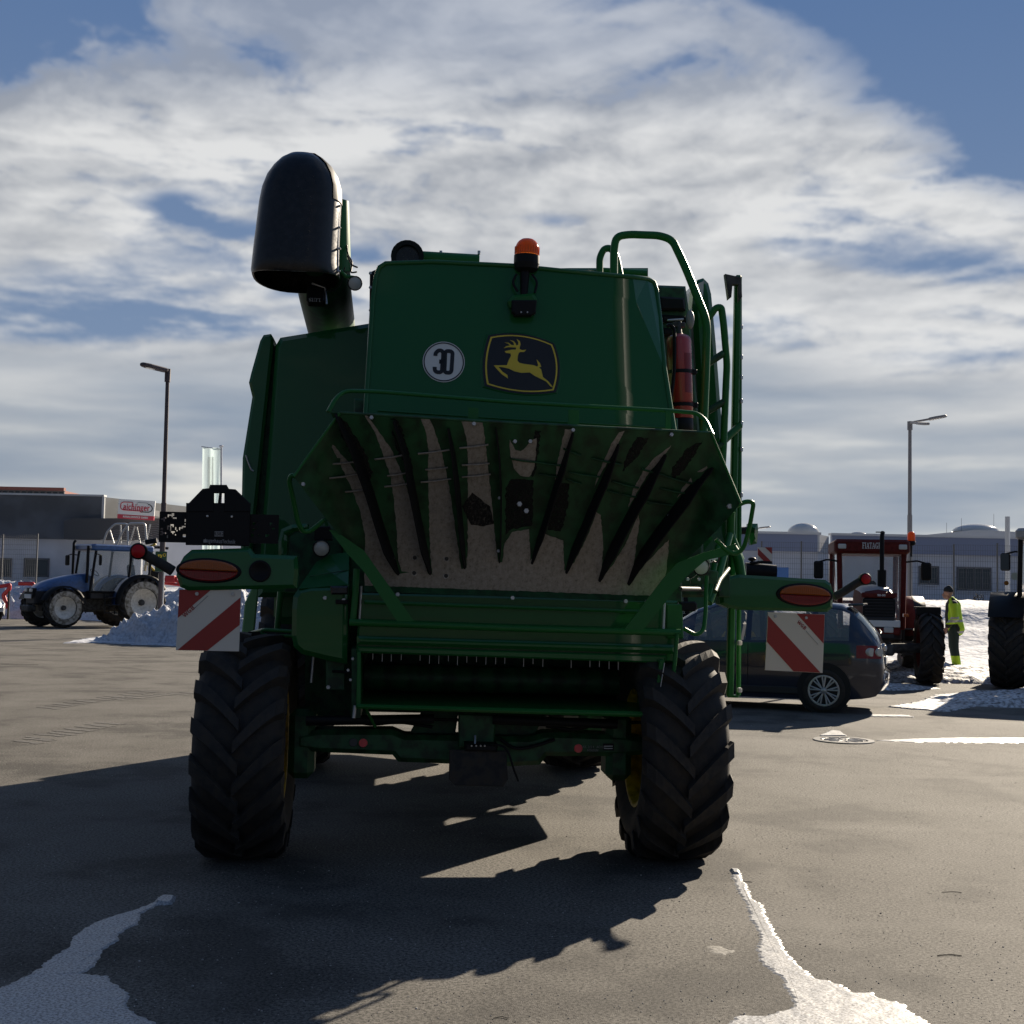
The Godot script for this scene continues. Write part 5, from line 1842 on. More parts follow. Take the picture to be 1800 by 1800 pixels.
	# hitch and rubber flap
	ppx(H, "hitch_plate", [[806, 1255], [872, 1257], [868, 1318], [806, 1314]], 0.20, 0.06, MT.green_dull, 0.008)
	ppx(H, "hitch_jaw", [[818, 1307], [876, 1309], [874, 1322], [818, 1320]], 0.34, 0.2, MT.black_plastic, 0.01)
	for x in [829, 837, 845, 852]:
		bolt(H, cp(x, 1311, 0.35), 0.006, MT.steel)
	tpx(H, "hitch_pin", [[835, 1293, 0.3], [835, 1312, 0.33]], 0.0, 0.008, MT.steel, 0.0, 6)
	ppx(H, "rubber_flap", [[790, 1318], [890, 1320], [893, 1370], [885, 1383], [800, 1381], [789, 1370]], 0.32, 0.02, MT.rubber, 0.005)
	tpx(H, "safety_cable", [[866, 1309, 0.34], [886, 1311, 0.36], [895, 1325, 0.37], [903, 1352, 0.37], [911, 1373, 0.36]], 0.0, 0.007, MT.black_plastic, 0.05, 6)
	ppx(H, "backing_web", [[536, 1060], [645, 1060], [645, 1266], [536, 1262]], -0.55, 0.05, MT.green_dull)  # added plate, keeps sunlit ground from showing through the gap
	ppx(H, "backing_web", [[742, 1250], [806, 1252], [800, 1292], [720, 1290]], 0.0, 0.05, MT.green_dull)
	ppx(H, "backing_web", [[868, 1256], [960, 1258], [935, 1296], [868, 1296]], 0.0, 0.05, MT.green_dull)
	# ---- light bars
	ppx(H, "light_bar", [[309, 1012], [312, 996], [322, 978], [336, 966], [438, 963], [446, 974], [522, 977], [524, 1000], [521, 1034], [440, 1036], [330, 1038], [316, 1032]], 0.56, 0.14, G, 0.022)
	ppx(H, "light_bar", [[1267, 1016], [1300, 1010], [1452, 1019], [1462, 1026], [1466, 1040], [1465, 1068], [1456, 1076], [1300, 1072], [1280, 1068], [1267, 1062]], -1.05, 0.18, G, 0.022)
	light_unit(H, 367, 1003, 53, 19, 0.56)
	light_unit(H, 1414, 1046, 46, 18, -1.05)
	st = mb()
	lathe(st, [[0.0, 0.0], [0.035, 0.0], [0.05, 0.012], [0.062, 0.014], [0.064, 0.0]], Transform3D(Basis(Vector3.RIGHT, PI / 2), cp(457, 1004, 0.562)), 24)
	put(st, "horn", MT.black_plastic, H)
	striped_board(H, [[315, 1036], [424, 1037], [420, 1145], [309, 1143]], 0.53, 1.0)
	striped_board(H, [[1350, 1076], [1450, 1080], [1446, 1183], [1345, 1178]], -1.08, -1.0)
	# side markers on rubber arms
	for mk in [[[304, 1004], [288, 994], [256, 976], [245, 970], 0.50, 243, 969, 12.5], [[1466, 1049], [1480, 1042], [1508, 1024], [1520, 1018], -1.12, 1522, 1018, 9.5]]:
		var o := node("side_marker", H)
		st = mb()
		var pts := []
		for i in 4: pts.append(cp(mk[i][0], mk[i][1], mk[4]))
		tube(st, pts, 0.030, 12, 0.03)
		put(st, "arm", MT.rubber, o)
		var c := cp(mk[5], mk[6], mk[4] + 0.04)
		var rr: float = mk[7] * pxm(mk[4])
		st = mb()
		lathe(st, [[0.0, -0.05], [rr * 1.1, -0.05], [rr * 1.15, 0.0], [rr * 0.95, 0.006]], Transform3D(Basis(Vector3.RIGHT, PI / 2), c), 20)
		put(st, "housing", MT.black_plastic, o)
		st = mb()
		lathe(st, [[0.0, 0.022], [rr * 0.5, 0.018], [rr * 0.93, 0.004]], Transform3D(Basis(Vector3.RIGHT, PI / 2), c), 20)
		put(st, "lens", MT.marker_red, o)
	# black number plate carrier with folded plates
	var P := node("plate_carrier", H)
	var z := 0.54
	ppx(P, "carrier_top", [[327, 900], [328, 888], [356, 859], [367, 858], [369, 852], [398, 852], [402, 859], [414, 860], [440, 885], [440, 900], [394, 900], [394, 867], [376, 867], [376, 900]], z, 0.02, MT.black_plastic, 0.004)
	ppx(P, "carrier_body", [[327, 884], [440, 884], [438, 960], [326, 958]], z - 0.004, 0.02, MT.black_plastic, 0.004)
	ppx(P, "hinge_tab", [[385, 866], [390, 866], [388, 884], [383, 884]], z - 0.002, 0.012, MT.black_plastic)
	for b in [[364.5, 907], [407.5, 908]]:
		bolt(P, cp(b[0], b[1], z + 0.002), 0.007, MT.decal_white)
	ppx(P, "sticker", [[377, 934], [392.5, 934], [392.5, 943], [377, 943]], z + 0.003, 0.002, MT.decal_grey)
	text("lettering", "R382", 0.026, MT.decal_black, P, Transform3D(Basis(), cp(384.5, 938.5, z + 0.004)), "Droid Sans", 700, 0.001)
	text("lettering", "LagerhausTechnik", 0.030, MT.decal_grey, P, Transform3D(Basis(Vector3.BACK, -0.03), cp(387, 951.5, z + 0.003)), "Droid Sans", 700, 0.001, 51.0 * pxm(z))
	st = mb()
	box(st, cp(360.5, 951, z + 0.002), Vector3(0.018, 0.018, 0.002))
	put(st, "print_mark", MT.decal_grey, P)
	for side in [[281, 330, 899, 954, 3], [440, 489, 904, 956, 8]]:
		var a := cp(side[0], side[2], z - 0.03)
		var b := cp(side[1], side[3], z - 0.03)
		perforated(P, a, b, side[4], side[0] < 400)

func pxm(z: float) -> float:
	return cp(901, 1000, z).x - cp(900, 1000, z).x

# a moulded plate with many small openings
func perforated(parent: Node, a: Vector3, b: Vector3, sd: int, open: bool):
	var r := RandomNumberGenerator.new()
	r.seed = sd
	var nx := 22
	var ny := 22
	var st := mb()
	var dx := (b.x - a.x) / nx
	var dy := (a.y - b.y) / ny
	var gone := {}
	for k in (26 if open else 9):
		var x := r.randi_range(1, nx - 3)
		var y := r.randi_range(1, ny - 5)
		for i in r.randi_range(1, 3):
			for j in r.randi_range(1, 2):
				gone[Vector2i(mini(x + i, nx - 2), y + j)] = true
	for y in ny:
		var x := 0
		while x < nx:
			if gone.has(Vector2i(x, y)):
				x += 1
				continue
			var x0 := x
			while x < nx and not gone.has(Vector2i(x, y)): x += 1
			box(st, Vector3(a.x + (x0 + x) * 0.5 * dx, a.y - (y + 0.5) * dy, a.z), Vector3((x - x0) * dx, dy * 1.001, 0.012))
	put(st, "folded_plate", MT.black_plastic, parent)

# ladder, rails, extinguisher on the right-hand side
func right_side(H: Node):
	var GR: Material = MT.green_rail
	var st: SurfaceTool
	tpx(H, "handrail", [[1079, 484, -0.7], [1079, 440, -0.7], [1083, 416, -0.7], [1105, 412, -0.7], [1160, 414, -0.68], [1182, 422, -0.66], [1205, 470, -0.6], [1228, 528, -0.55], [1243, 565, -0.52], [1241, 640, -0.5], [1236, 770, -0.46]], 0.0, 0.028, GR, 0.10, 12)
	tpx(H, "handrail", [[1054, 482, -1.5], [1054, 452, -1.5], [1062, 437, -1.5], [1074, 436, -1.5], [1083, 450, -1.5], [1090, 484, -1.5]], 0.0, 0.027, GR, 0.08, 10)
	tpx(H, "cross_bar", [[1056, 477, -1.7], [1137, 481, -1.7]], 0.0, 0.03, GR, 0.0, 10)
	var L := node("ladder", H)
	tpx(L, "stile", [[1243, 563, -1.1], [1258, 541, -1.1], [1268, 540, -1.1], [1272, 570, -1.1], [1278, 640, -1.1], [1276, 680, -1.1], [1272, 780, -1.1], [1268, 850, -1.1]], 0.0, 0.026, GR, 0.05, 10)
	for q in [[1243, 640, 1272, 621], [1243, 724, 1273, 706], [1238, 800, 1272, 780]]:
		tpx(L, "rung", [[q[0], q[1], -1.1], [q[2], q[3], -1.1]], 0.0, 0.026, MT.green_dull, 0.0, 8)
	# tall post with its strap
	st = mb()
	var a := cp(1290, 484, -1.3)
	var b := cp(1290, 1226, -1.3)
	box(st, (a + b) / 2, Vector3(0.052, a.y - b.y, 0.06), 0.012, Basis(Vector3.BACK, -(b.x - a.x) / (b.y - a.y) * -1.0))
	put(st, "post", GR, L)
	tpx(L, "side_strap", [[1300, 500, -1.32], [1300, 760, -1.32], [1299, 990, -1.32], [1298, 1222, -1.32]], 0.0, 0.018, MT.green_rail, 0.0, 6)
	for y in [575, 628, 663, 705, 745, 790, 870]:
		st = mb()
		var q := cp(1303, y, -1.3)
		box(st, q, Vector3(0.02, 0.035, 0.03), 0.004)
		put(st, "clip", MT.zinc, L)
	ppx(L, "post_cap", [[1275, 481], [1303, 487], [1305, 522], [1298, 530], [1298, 500], [1288, 500], [1286, 522], [1281, 526]], -1.23, 0.06, MT.chassis_grey, 0.005)
	for y in [1130, 1213]:
		st = mb()
		box(st, cp(1300, y, -1.26), Vector3(0.03, 0.035, 0.05), 0.006)
		put(st, "foot_lug", MT.decal_white, L)
	st = mb()
	cyl(st, cp(1292, 1224, -1.3) + Vector3(0, 0.01, 0), cp(1292, 1224, -1.3) - Vector3(0, 0.008, 0), 0.032, 0.032, 12)
	put(st, "foot", GR, L)
	tpx(L, "brace", [[1262, 785, -1.15], [1300, 748, -1.26]], 0.0, 0.028, GR, 0.0, 10)
	tpx(L, "brace", [[1302, 985, -1.24], [1284, 940, -1.24], [1285, 900, -1.2]], 0.0, 0.03, GR, 0.05, 10)
	tpx(L, "brace", [[1283, 940, -1.0], [1258, 1030, -0.6], [1246, 1060, -0.5]], 0.0, 0.026, GR, 0.0, 10)
	tpx(L, "brace", [[1262, 960, -0.7], [1244, 1060, -0.5]], 0.0, 0.02, GR, 0.0, 10)
	tpx(L, "lower_rail", [[1303, 1014, -1.12], [1297, 978, -1.12], [1285, 960, -1.14]], 0.0, 0.036, GR, 0.05, 10)
	# work lamps low on both sides
	for q in [[565, 964, 0.15], [1233, 997, 0.2]]:
		var lamp := node("work_lamp", H, Transform3D(Basis(Vector3.RIGHT, 0.2), cp(q[0], q[1], q[2])))
		st = mb()
		lathe(st, [[0.0, -0.06], [0.035, -0.06], [0.05, -0.02], [0.055, 0.0], [0.048, 0.006]], Transform3D(Basis(Vector3.RIGHT, PI / 2), Vector3.ZERO), 18)
		put(st, "housing", MT.black_plastic, lamp)
		st = mb()
		lathe(st, [[0.0, 0.012], [0.03, 0.009], [0.047, 0.0]], Transform3D(Basis(Vector3.RIGHT, PI / 2), Vector3.ZERO), 18)
		put(st, "lens", MT.lens_clear, lamp)
	ppx(H, "lamp_bracket", [[1215, 1018], [1240, 1000], [1262, 1004], [1262, 1026], [1215, 1026]], 0.12, 0.03, MT.green_dull, 0.004)
	for q in [[1229, 1018], [1209, 1018]]:
		bolt(H, cp(q[0], q[1], 0.2), 0.012)
	ppx(H, "connector", [[1243, 976], [1258, 970], [1262, 982], [1248, 990]], 0.2, 0.04, MT.decal_white, 0.004)
	tpx(H, "cable", [[1258, 966, 0.15], [1266, 975, 0.15], [1262, 990, 0.15], [1250, 985, 0.2]], 0.0, 0.006, MT.black_plastic, 0.03, 6)
	ppx(H, "left_lamp_bracket", [[553, 925], [580, 925], [585, 950], [552, 950]], 0.1, 0.05, MT.black_plastic, 0.006)
	ppx(H, "wheel_arch_tube", [[489, 980], [489, 950], [494, 930], [512, 922], [540, 920], [540, 932], [516, 934], [505, 942], [503, 980]], 0.1, 0.2, MT.green, 0.02)
	ppx(H, "left_recess", [[500, 930], [600, 930], [600, 1040], [500, 1040]], -0.4, 0.3, MT.green_dull)
	# right-hand low bits: bar to the light carrier, hand loop, buffer
	tpx(H, "carrier_bar", [[1196, 1035, 0.1], [1270, 1036, -1.1]], 0.0, 0.014, MT.chassis_grey, 0.0, 8)
	ppx(H, "carrier_mount", [[1262, 1008], [1284, 1008], [1284, 1050], [1262, 1050]], -1.0, 0.2, MT.green_dull, 0.01)
	ppx(H, "rubber_buffer", [[1196, 1058], [1222, 1057], [1226, 1062], [1226, 1070], [1222, 1075], [1196, 1074]], 0.36, 0.05, MT.black_plastic, 0.008)
	tpx(H, "hand_loop", [[1242, 1012, 0.22], [1240, 1080, 0.24], [1237, 1108, 0.26], [1224, 1117, 0.28], [1203, 1106, 0.3]], 0.0, 0.013, GR, 0.06, 8)
	ppx(H, "hinge_plate", [[1172, 1062], [1200, 1062], [1202, 1122], [1172, 1122]], 0.36, 0.03, GR, 0.006)
	tpx(H, "hinge_rod", [[1168, 1060, 0.4], [1166, 1110, 0.4]], 0.0, 0.008, MT.zinc, 0.0, 6)
	tpx(H, "fork_rod", [[1280, 1000, -0.9], [1265, 1020, -0.6], [1257, 1040, -0.4]], 0.0, 0.016, MT.green_dull, 0.0, 8)
	# cab mirror sticking out far in front
	var M := node("cab_mirror", H)
	ppx(M, "housing", [[1318, 920], [1334, 920], [1335, 930], [1333, 955], [1322, 958], [1317, 935]], -5.6, 0.18, MT.green, 0.05)
	tpx(M, "arm", [[1280, 934, -5.6], [1318, 932, -5.6]], 0.0, 0.04, MT.black_plastic, 0.0, 8)
	# fire extinguisher strapped beside the hood
	var ez := -0.34
	var top := cp(1193, 592, ez)
	var bot := cp(1197, 736, ez)
	var E := thing("fire_extinguisher", "red fire extinguisher strapped upright beside the harvester's hood", "fire extinguisher", machine * Transform3D(Basis(), bot))
	var rr := 0.083
	var up := top - bot
	var hh := up.length()
	var eb := Basis(Quaternion(Vector3.UP, up.normalized()))
	st = mb()
	lathe(st, [[0.0, 0.0], [rr, 0.0], [rr, hh - 0.03], [rr * 0.96, hh - 0.012], [rr * 0.80, hh + 0.004], [rr * 0.4, hh + 0.016], [0.02, hh + 0.02]], Transform3D(eb, Vector3.ZERO), 28)
	put(st, "cylinder", MT.extinguisher_red, E)
	st = mb()
	lathe(st, [[0.0, -0.085], [rr * 0.9, -0.085], [rr * 0.98, -0.075], [rr * 0.98, -0.004], [rr * 0.9, 0.002]], Transform3D(eb, Vector3.ZERO), 28)
	put(st, "foot_ring", MT.black_plastic, E)
	st = mb()
	lathe(st, [[0.0, hh + 0.10], [0.022, hh + 0.10], [0.022, hh + 0.03], [0.03, hh + 0.015]], Transform3D(eb, Vector3.ZERO), 14)
	box(st, eb * Vector3(0.0, hh + 0.08, 0.0), Vector3(0.09, 0.035, 0.04), 0.006)
	var valve := put(st, "valve", MT.chassis_grey, E)
	st = mb()
	box(st, eb * Vector3(-0.02, hh + 0.115, 0.0), Vector3(0.11, 0.012, 0.025), 0.003, Basis(Vector3.BACK, 0.1))
	put(st, "lever", MT.zinc, valve)
	st = mb()
	var hs := []
	for p in [[1190, 574], [1196, 570], [1203, 578], [1204, 610], [1203, 650], [1200, 680], [1195, 710]]:
		hs.append(cp(p[0] - 18, p[1], ez + 0.10) - bot)
	tube(st, hs, 0.013, 8, 0.04)
	put(st, "hose", MT.black_plastic, E)
	for y in [655, 713]:
		st = mb()
		var t: float = (736.0 - y) / 144.0
		lathe(st, [[rr * 1.0, hh * t - 0.012], [rr * 1.06, hh * t - 0.012], [rr * 1.06, hh * t + 0.012], [rr * 1.0, hh * t + 0.012]], Transform3D(eb, Vector3.ZERO), 24, true)
		box(st, eb * Vector3(rr + 0.01, hh * t, 0.02), Vector3(0.04, 0.035, 0.03), 0.005)
		put(st, "strap", MT.black_plastic, E)
	st = mb()
	box(st, eb * Vector3(0, hh * 0.5, -rr - 0.012), Vector3(0.06, hh * 0.8, 0.02))
	put(st, "holder", MT.black_plastic, E)
	st = mb()
	var lbl := []
	for i in 7:
		var ang := lerpf(0.2, 0.95, i / 6.0)
		lbl.append([eb * Vector3(sin(ang) * (rr + 0.0015), hh * 0.30, cos(ang) * (rr + 0.0015)), eb * Vector3(sin(ang) * (rr + 0.0015), hh * 0.78, cos(ang) * (rr + 0.0015))])
	sheet(st, lbl)
	put(st, "print_panel", MT.lens_red, E)

# ---------------------------------------------------------------- tractors, cars
# a tractor: its nose points along +z, x is its left
func tractor(called: String, label: String, at: Transform3D, c: Dictionary) -> Node3D:
	var T := thing(called, label, "tractor", at)
	var paint: Material = c.paint
	var wb: float = c.wb
	var st: SurfaceTool
	var zr := -wb / 2
	var zf := wb / 2
	for s in [-1, 1]:
		wheel(T, "rear_wheel", Vector3(s * c.track_r / 2, c.rR, zr), c.rR, c.rw, c.rR * 0.56, 18, 0.05, s, c.rim, -1.0, c.get("tyre"), 0.3)
		wheel(T, "front_wheel", Vector3(s * c.track_f / 2, c.fR, zf), c.fR, c.fw, c.fR * 0.56, 16, 0.045, s, c.rim, -1.0, c.get("tyre"), 0.1)
	# chassis and axles
	st = mb()
	box(st, Vector3(0, c.rR * 0.95, zr + 0.2), Vector3(0.55, 0.55, 1.3), 0.06)
	box(st, Vector3(0, c.fR * 1.15, (zr + zf) / 2 + 0.4), Vector3(0.42, 0.45, wb), 0.05)
	put(st, "chassis", MT.chassis_grey, T)
	st = mb()
	cyl(st, Vector3(-c.track_r / 2, c.rR, zr), Vector3(c.track_r / 2, c.rR, zr), 0.13, 0.13, 12)
	put(st, "rear_axle", MT.chassis_grey, T)
	st = mb()
	tube(st, [Vector3(-c.track_f / 2, c.fR, zf), Vector3(0, c.fR - 0.04, zf), Vector3(c.track_f / 2, c.fR, zf)], 0.10, 10)
	ball(st, Vector3(0.12, c.fR - 0.03, zf), Vector3(0.2, 0.17, 0.17), 12, 8)
	put(st, "front_axle", MT.chassis_grey, T)
	# hood
	var hz0: float = c.hood_z0
	var hz1: float = c.hood_z1
	var hw: float = c.hood_w / 2
	var rows := []
	var low := []
	for i in 9:
		var t := i / 8.0
		var z := lerpf(hz0, hz1, t)
		var y1 := lerpf(c.hood_y1, c.nose_y1, t * t * 0.6 + t * 0.4) - (0.10 * pow(t, 8.0))
		var w := hw * (1.0 - 0.10 * t - 0.12 * pow(t, 6.0))
		var y0: float = c.hood_y0
		rows.append([Vector3(-w, y0, z), Vector3(-w * 1.01, lerpf(y0, y1, 0.6), z), Vector3(-w * 0.94, y1 - 0.09, z), Vector3(-w * 0.78, y1 - 0.02, z), Vector3(0, y1 + 0.02, z), Vector3(w * 0.78, y1 - 0.02, z), Vector3(w * 0.94, y1 - 0.09, z), Vector3(w * 1.01, lerpf(y0, y1, 0.6), z), Vector3(w, y0, z)])
	st = mb()
	sheet(st, rows)
	flat(st)
	var nose: Array = rows[8]
	var bulge := Vector3(0, (c.nose_y1 + c.hood_y0) / 2, hz1 + c.get("bulge", 0.06))
	for i in 8: tri(st, nose[i], nose[i + 1], bulge)
	tri(st, nose[8], nose[0], bulge)
	var hood := put(st, "hood", paint, T)
	if c.has("hood_sheen"):  # pale sheet over the hood: its reflection painted on
		st = mb()
		var g := []
		for r in rows.slice(1, 8): g.append([r[2] + Vector3(0, 0.004, 0), r[3] + Vector3(0, 0.005, 0), r[4] + Vector3(0, 0.006, 0), r[5] + Vector3(0, 0.005, 0), r[6] + Vector3(0, 0.004, 0)])
		sheet(st, g)
		put(st, "hood_sheen", c.hood_sheen, hood)
	# side engine panels, dark
	st = mb()
	box(st, Vector3(0, c.hood_y0 - 0.22, (hz0 + hz1) / 2 + 0.05), Vector3(c.hood_w * 0.86, 0.46, hz1 - hz0 + 0.05), 0.04)
	put(st, "engine_block", MT.dark_trim, T)
	# grille with slats, lamps
	var gz: float = hz1 + c.get("bulge", 0.06) + 0.01
	var gh: float = c.get("grille_h", 0.45)
	var gy: float = c.get("grille_y", c.hood_y0 - 0.05)
	st = mb()
	box(st, Vector3(0, gy, gz - 0.05), Vector3(c.hood_w * 0.84, gh, 0.14), 0.03)
	var gr := put(st, "grille", MT.black_plastic, T)
	for i in 7:
		st = mb()
		box(st, Vector3(0, gy - gh * 0.42 + gh * 0.84 * i / 6.0, gz + 0.022), Vector3(c.hood_w * 0.74, 0.014, 0.012), 0.003)
		put(st, "slat", MT.dark_trim, gr)
	for s in [-1, 1]:
		st = mb()
		box(st, Vector3(s * c.hood_w * 0.24, c.lamp_y, gz + 0.025), Vector3(c.hood_w * 0.26, 0.11, 0.06), 0.02)
		put(st, "headlight", MT.lens_clear, T)
	# cab
	var y0: float = c.cab_y0
	var y1: float = c.cab_y1
	var w0: float = c.cab_w0 / 2
	var w1: float = c.cab_w1 / 2
	var f0: float = c.cab_f0
	var f1: float = c.cab_f1
	var b0: float = c.cab_b0
	var b1: float = c.cab_b1
	var foot := {}
	var head := {}
	for s in [-1, 1]:
		foot[[s, 0]] = Vector3(s * w0 * 0.86, y0, f0)
		head[[s, 0]] = Vector3(s * w1 * 0.90, y1, f1)
		foot[[s, 1]] = Vector3(s * w0, y0, lerpf(f0, b0, 0.62))
		head[[s, 1]] = Vector3(s * w1, y1, lerpf(f1, b1, 0.62))
		foot[[s, 2]] = Vector3(s * w0 * 0.92, y0 + c.get("rear_sill", 0.35), b0)
		head[[s, 2]] = Vector3(s * w1 * 0.94, y1, b1)
		for k in 3:
			st = mb()
			tube(st, [foot[[s, k]], foot[[s, k]].lerp(head[[s, k]], 0.5), head[[s, k]]], c.get("pillar", 0.045), 8)
			put(st, "pillar", c.frame, T)
		for k in 2:
			st = mb()
			flat(st)
			quad(st, foot[[s, k]], foot[[s, k + 1]], head[[s, k + 1]], head[[s, k]])
			put(st, "side_window", MT.glass, T)
		st = mb()
		tube(st, [foot[[s, 0]], foot[[s, 1]], foot[[s, 2]]], 0.04, 8)
		put(st, "sill_rail", c.frame, T)
	for k in [0, 2]:
		st = mb()
		flat(st)
		quad(st, foot[[-1, k]], foot[[1, k]], head[[1, k]], head[[-1, k]])
		put(st, "windscreen" if k == 0 else "rear_window", MT.glass, T)
		st = mb()
		tube(st, [foot[[-1, k]], foot[[1, k]]], 0.035, 8)
		put(st, "sill_rail", c.frame, T)
	st = mb()
	box(st, Vector3(0, y0 - 0.12, (f0 + b0) / 2), Vector3(w0 * 1.7, 0.24, f0 - b0 - 0.05), 0.03)
	put(st, "cab_floor", MT.dark_trim, T)
	# inside
	st = mb()
	box(st, Vector3(0, y0 + 0.30, b0 + 0.55), Vector3(0.5, 0.14, 0.5), 0.05)
	box(st, Vector3(0, y0 + 0.66, b0 + 0.30), Vector3(0.46, 0.62, 0.12), 0.05, Basis(Vector3.RIGHT, 0.12))
	put(st, "seat", MT.cab_inside, T)
	st = mb()
	box(st, Vector3(0, y0 + 0.26, f0 - 0.22), Vector3(0.42, 0.55, 0.3), 0.06)
	put(st, "dashboard", MT.cab_inside, T)
	st = mb()
	var sw := []
	for i in 17: sw.append(Vector3(cos(TAU * i / 16) * 0.19, sin(TAU * i / 16) * 0.19 * 0.6, sin(TAU * i / 16) * 0.13) + Vector3(0, y0 + 0.66, f0 - 0.45))
	tube(st, sw, 0.014, 6)
	put(st, "steering_wheel", MT.black_plastic, T)
	# roof
	st = mb()
	var rf := rrect(c.cab_w1 * 1.06, absf(f1 - b1) + 0.30, 0.14, 4)
	plate(st, rf, Transform3D(Basis(Vector3.RIGHT, Vector3.FORWARD, Vector3.UP), Vector3(0, y1 + c.roof_h, (f1 + b1) / 2 + 0.05)), c.roof_h + 0.02, 0.05)
	var roof := put(st, "roof", c.roof, T)
	for s in [-1, 1]:
		st = mb()
		box(st, Vector3(s * c.cab_w1 * 0.42, y1 + c.roof_h * 0.45, maxf(f1, b1) + 0.195), Vector3(0.16, 0.10, 0.05), 0.015)
		put(st, "work_light", MT.lens_clear, roof)
	# fenders over the rear wheels
	for s in [-1, 1]:
		var outer := []
		var rr: float = c.rR + 0.09
		var x0: float = s * (c.track_r / 2 - c.rw * 0.52)
		var x1: float = s * (c.track_r / 2 + c.rw * 0.50)
		for i in 15:
			var a := deg_to_rad(lerpf(c.get("fend0", -5.0), c.get("fend1", 150.0), i / 14.0))
			var y: float = c.rR + sin(a) * rr
			var z := zr + cos(a) * rr
			var iy: float = c.rR + sin(a) * (rr - 0.10)
			var iz := zr + cos(a) * (rr - 0.10)
			outer.append([Vector3(x0, iy, iz), Vector3(x0, y, z), Vector3(lerpf(x0, x1, 0.5), y + 0.01, z), Vector3(x1, y, z), Vector3(x1, iy, iz)])
		st = mb()
		sheet(st, outer)
		put(st, "fender", c.fender, T)
		if c.get("flare", false):
			st = mb()
			var fl := []
			for r in outer: fl.append([r[2] + Vector3(0, 0.006, 0), r[3] + Vector3(s * 0.01, 0.006, 0), r[4] + Vector3(s * 0.012, 0, 0)])
			sheet(st, fl)
			put(st, "fender_flare", MT.black_plastic, T)
		if c.get("front_fender", false):
			st = mb()
			var ff := []
			for i in 9:
				var a := deg_to_rad(lerpf(20.0, 150.0, i / 8.0))
				var r2: float = c.fR + 0.07
				ff.append([Vector3(s * (c.track_f / 2 - c.fw * 0.5), c.fR + sin(a) * r2, zf + cos(a) * r2), Vector3(s * (c.track_f / 2 + c.fw * 0.5), c.fR + sin(a) * r2, zf + cos(a) * r2), Vector3(s * (c.track_f / 2 + c.fw * 0.52), c.fR + sin(a) * (r2 - 0.06), zf + cos(a) * (r2 - 0.06))])
			sheet(st, ff)
			put(st, "front_fender", MT.black_plastic, T)
		# mirrors
		if c.mirror > 0.0:
			var m0: Vector3 = head[[s, 0]].lerp(foot[[s, 0]], 0.12)
			var m1: Vector3 = m0 + Vector3(s * c.mirror, -0.02, 0.12)
			var M := node("mirror", T)
			st = mb()
			tube(st, [m0, m0 + Vector3(s * c.mirror * 0.6, 0.03, 0.1), m1], 0.02, 6, 0.03)
			put(st, "arm", MT.black_plastic, M)
			st = mb()
			box(st, m1 + Vector3(0, -0.16, 0), Vector3(0.20, 0.36, 0.07), 0.03, Basis(Vector3.UP, -0.25 * s))
			put(st, "housing", MT.black_plastic, M)
			st = mb()
			box(st, m1 + Vector3(0.0, -0.16, 0) + Basis(Vector3.UP, -0.25 * s) * Vector3(0, 0, -0.037), Vector3(0.165, 0.32, 0.006), 0.003, Basis(Vector3.UP, -0.25 * s))
			put(st, "glass", MT.window_glass, M)
		# steps
		for k in 3:
			st = mb()
			box(st, Vector3(s * (w0 + 0.06), 0.50 + k * 0.26, lerpf(f0, b0, 0.33)), Vector3(0.26, 0.03, 0.36), 0.008)
			put(st, "step", MT.dark_trim, T)
		st = mb()
		for dzz in [-0.18, 0.18]:
			box(st, Vector3(s * (w0 - 0.03), 0.80, lerpf(f0, b0, 0.33) + dzz), Vector3(0.04, 0.70, 0.03))
		box(st, Vector3(s * (w0 - 0.05), 1.0, lerpf(f0, b0, 0.33)), Vector3(0.05, 0.06, 0.40))
		put(st, "step_frame", MT.dark_trim, T)
	# exhaust
	var e: Array = c.exhaust
	if e.size() > 0:
		st = mb()
		tube(st, [Vector3(e[0], e[1], e[2]), Vector3(e[0], e[1] + 0.35, e[2])], 0.085, 12)
		tube(st, [Vector3(e[0], e[1] + 0.3, e[2]), Vector3(e[0], e[3] - 0.08, e[2]), Vector3(e[0] + 0.02, e[3], e[2] - 0.06)], 0.045, 10, 0.05)
		put(st, "exhaust", MT.black_plastic, T)
	# front ballast carrier
	st = mb()
	box(st, Vector3(0, c.fR * 0.95, hz1 + 0.12), Vector3(c.hood_w * 0.75, 0.22, 0.28), 0.04)
	put(st, "front_weight_carrier", MT.chassis_grey, T)
	return T

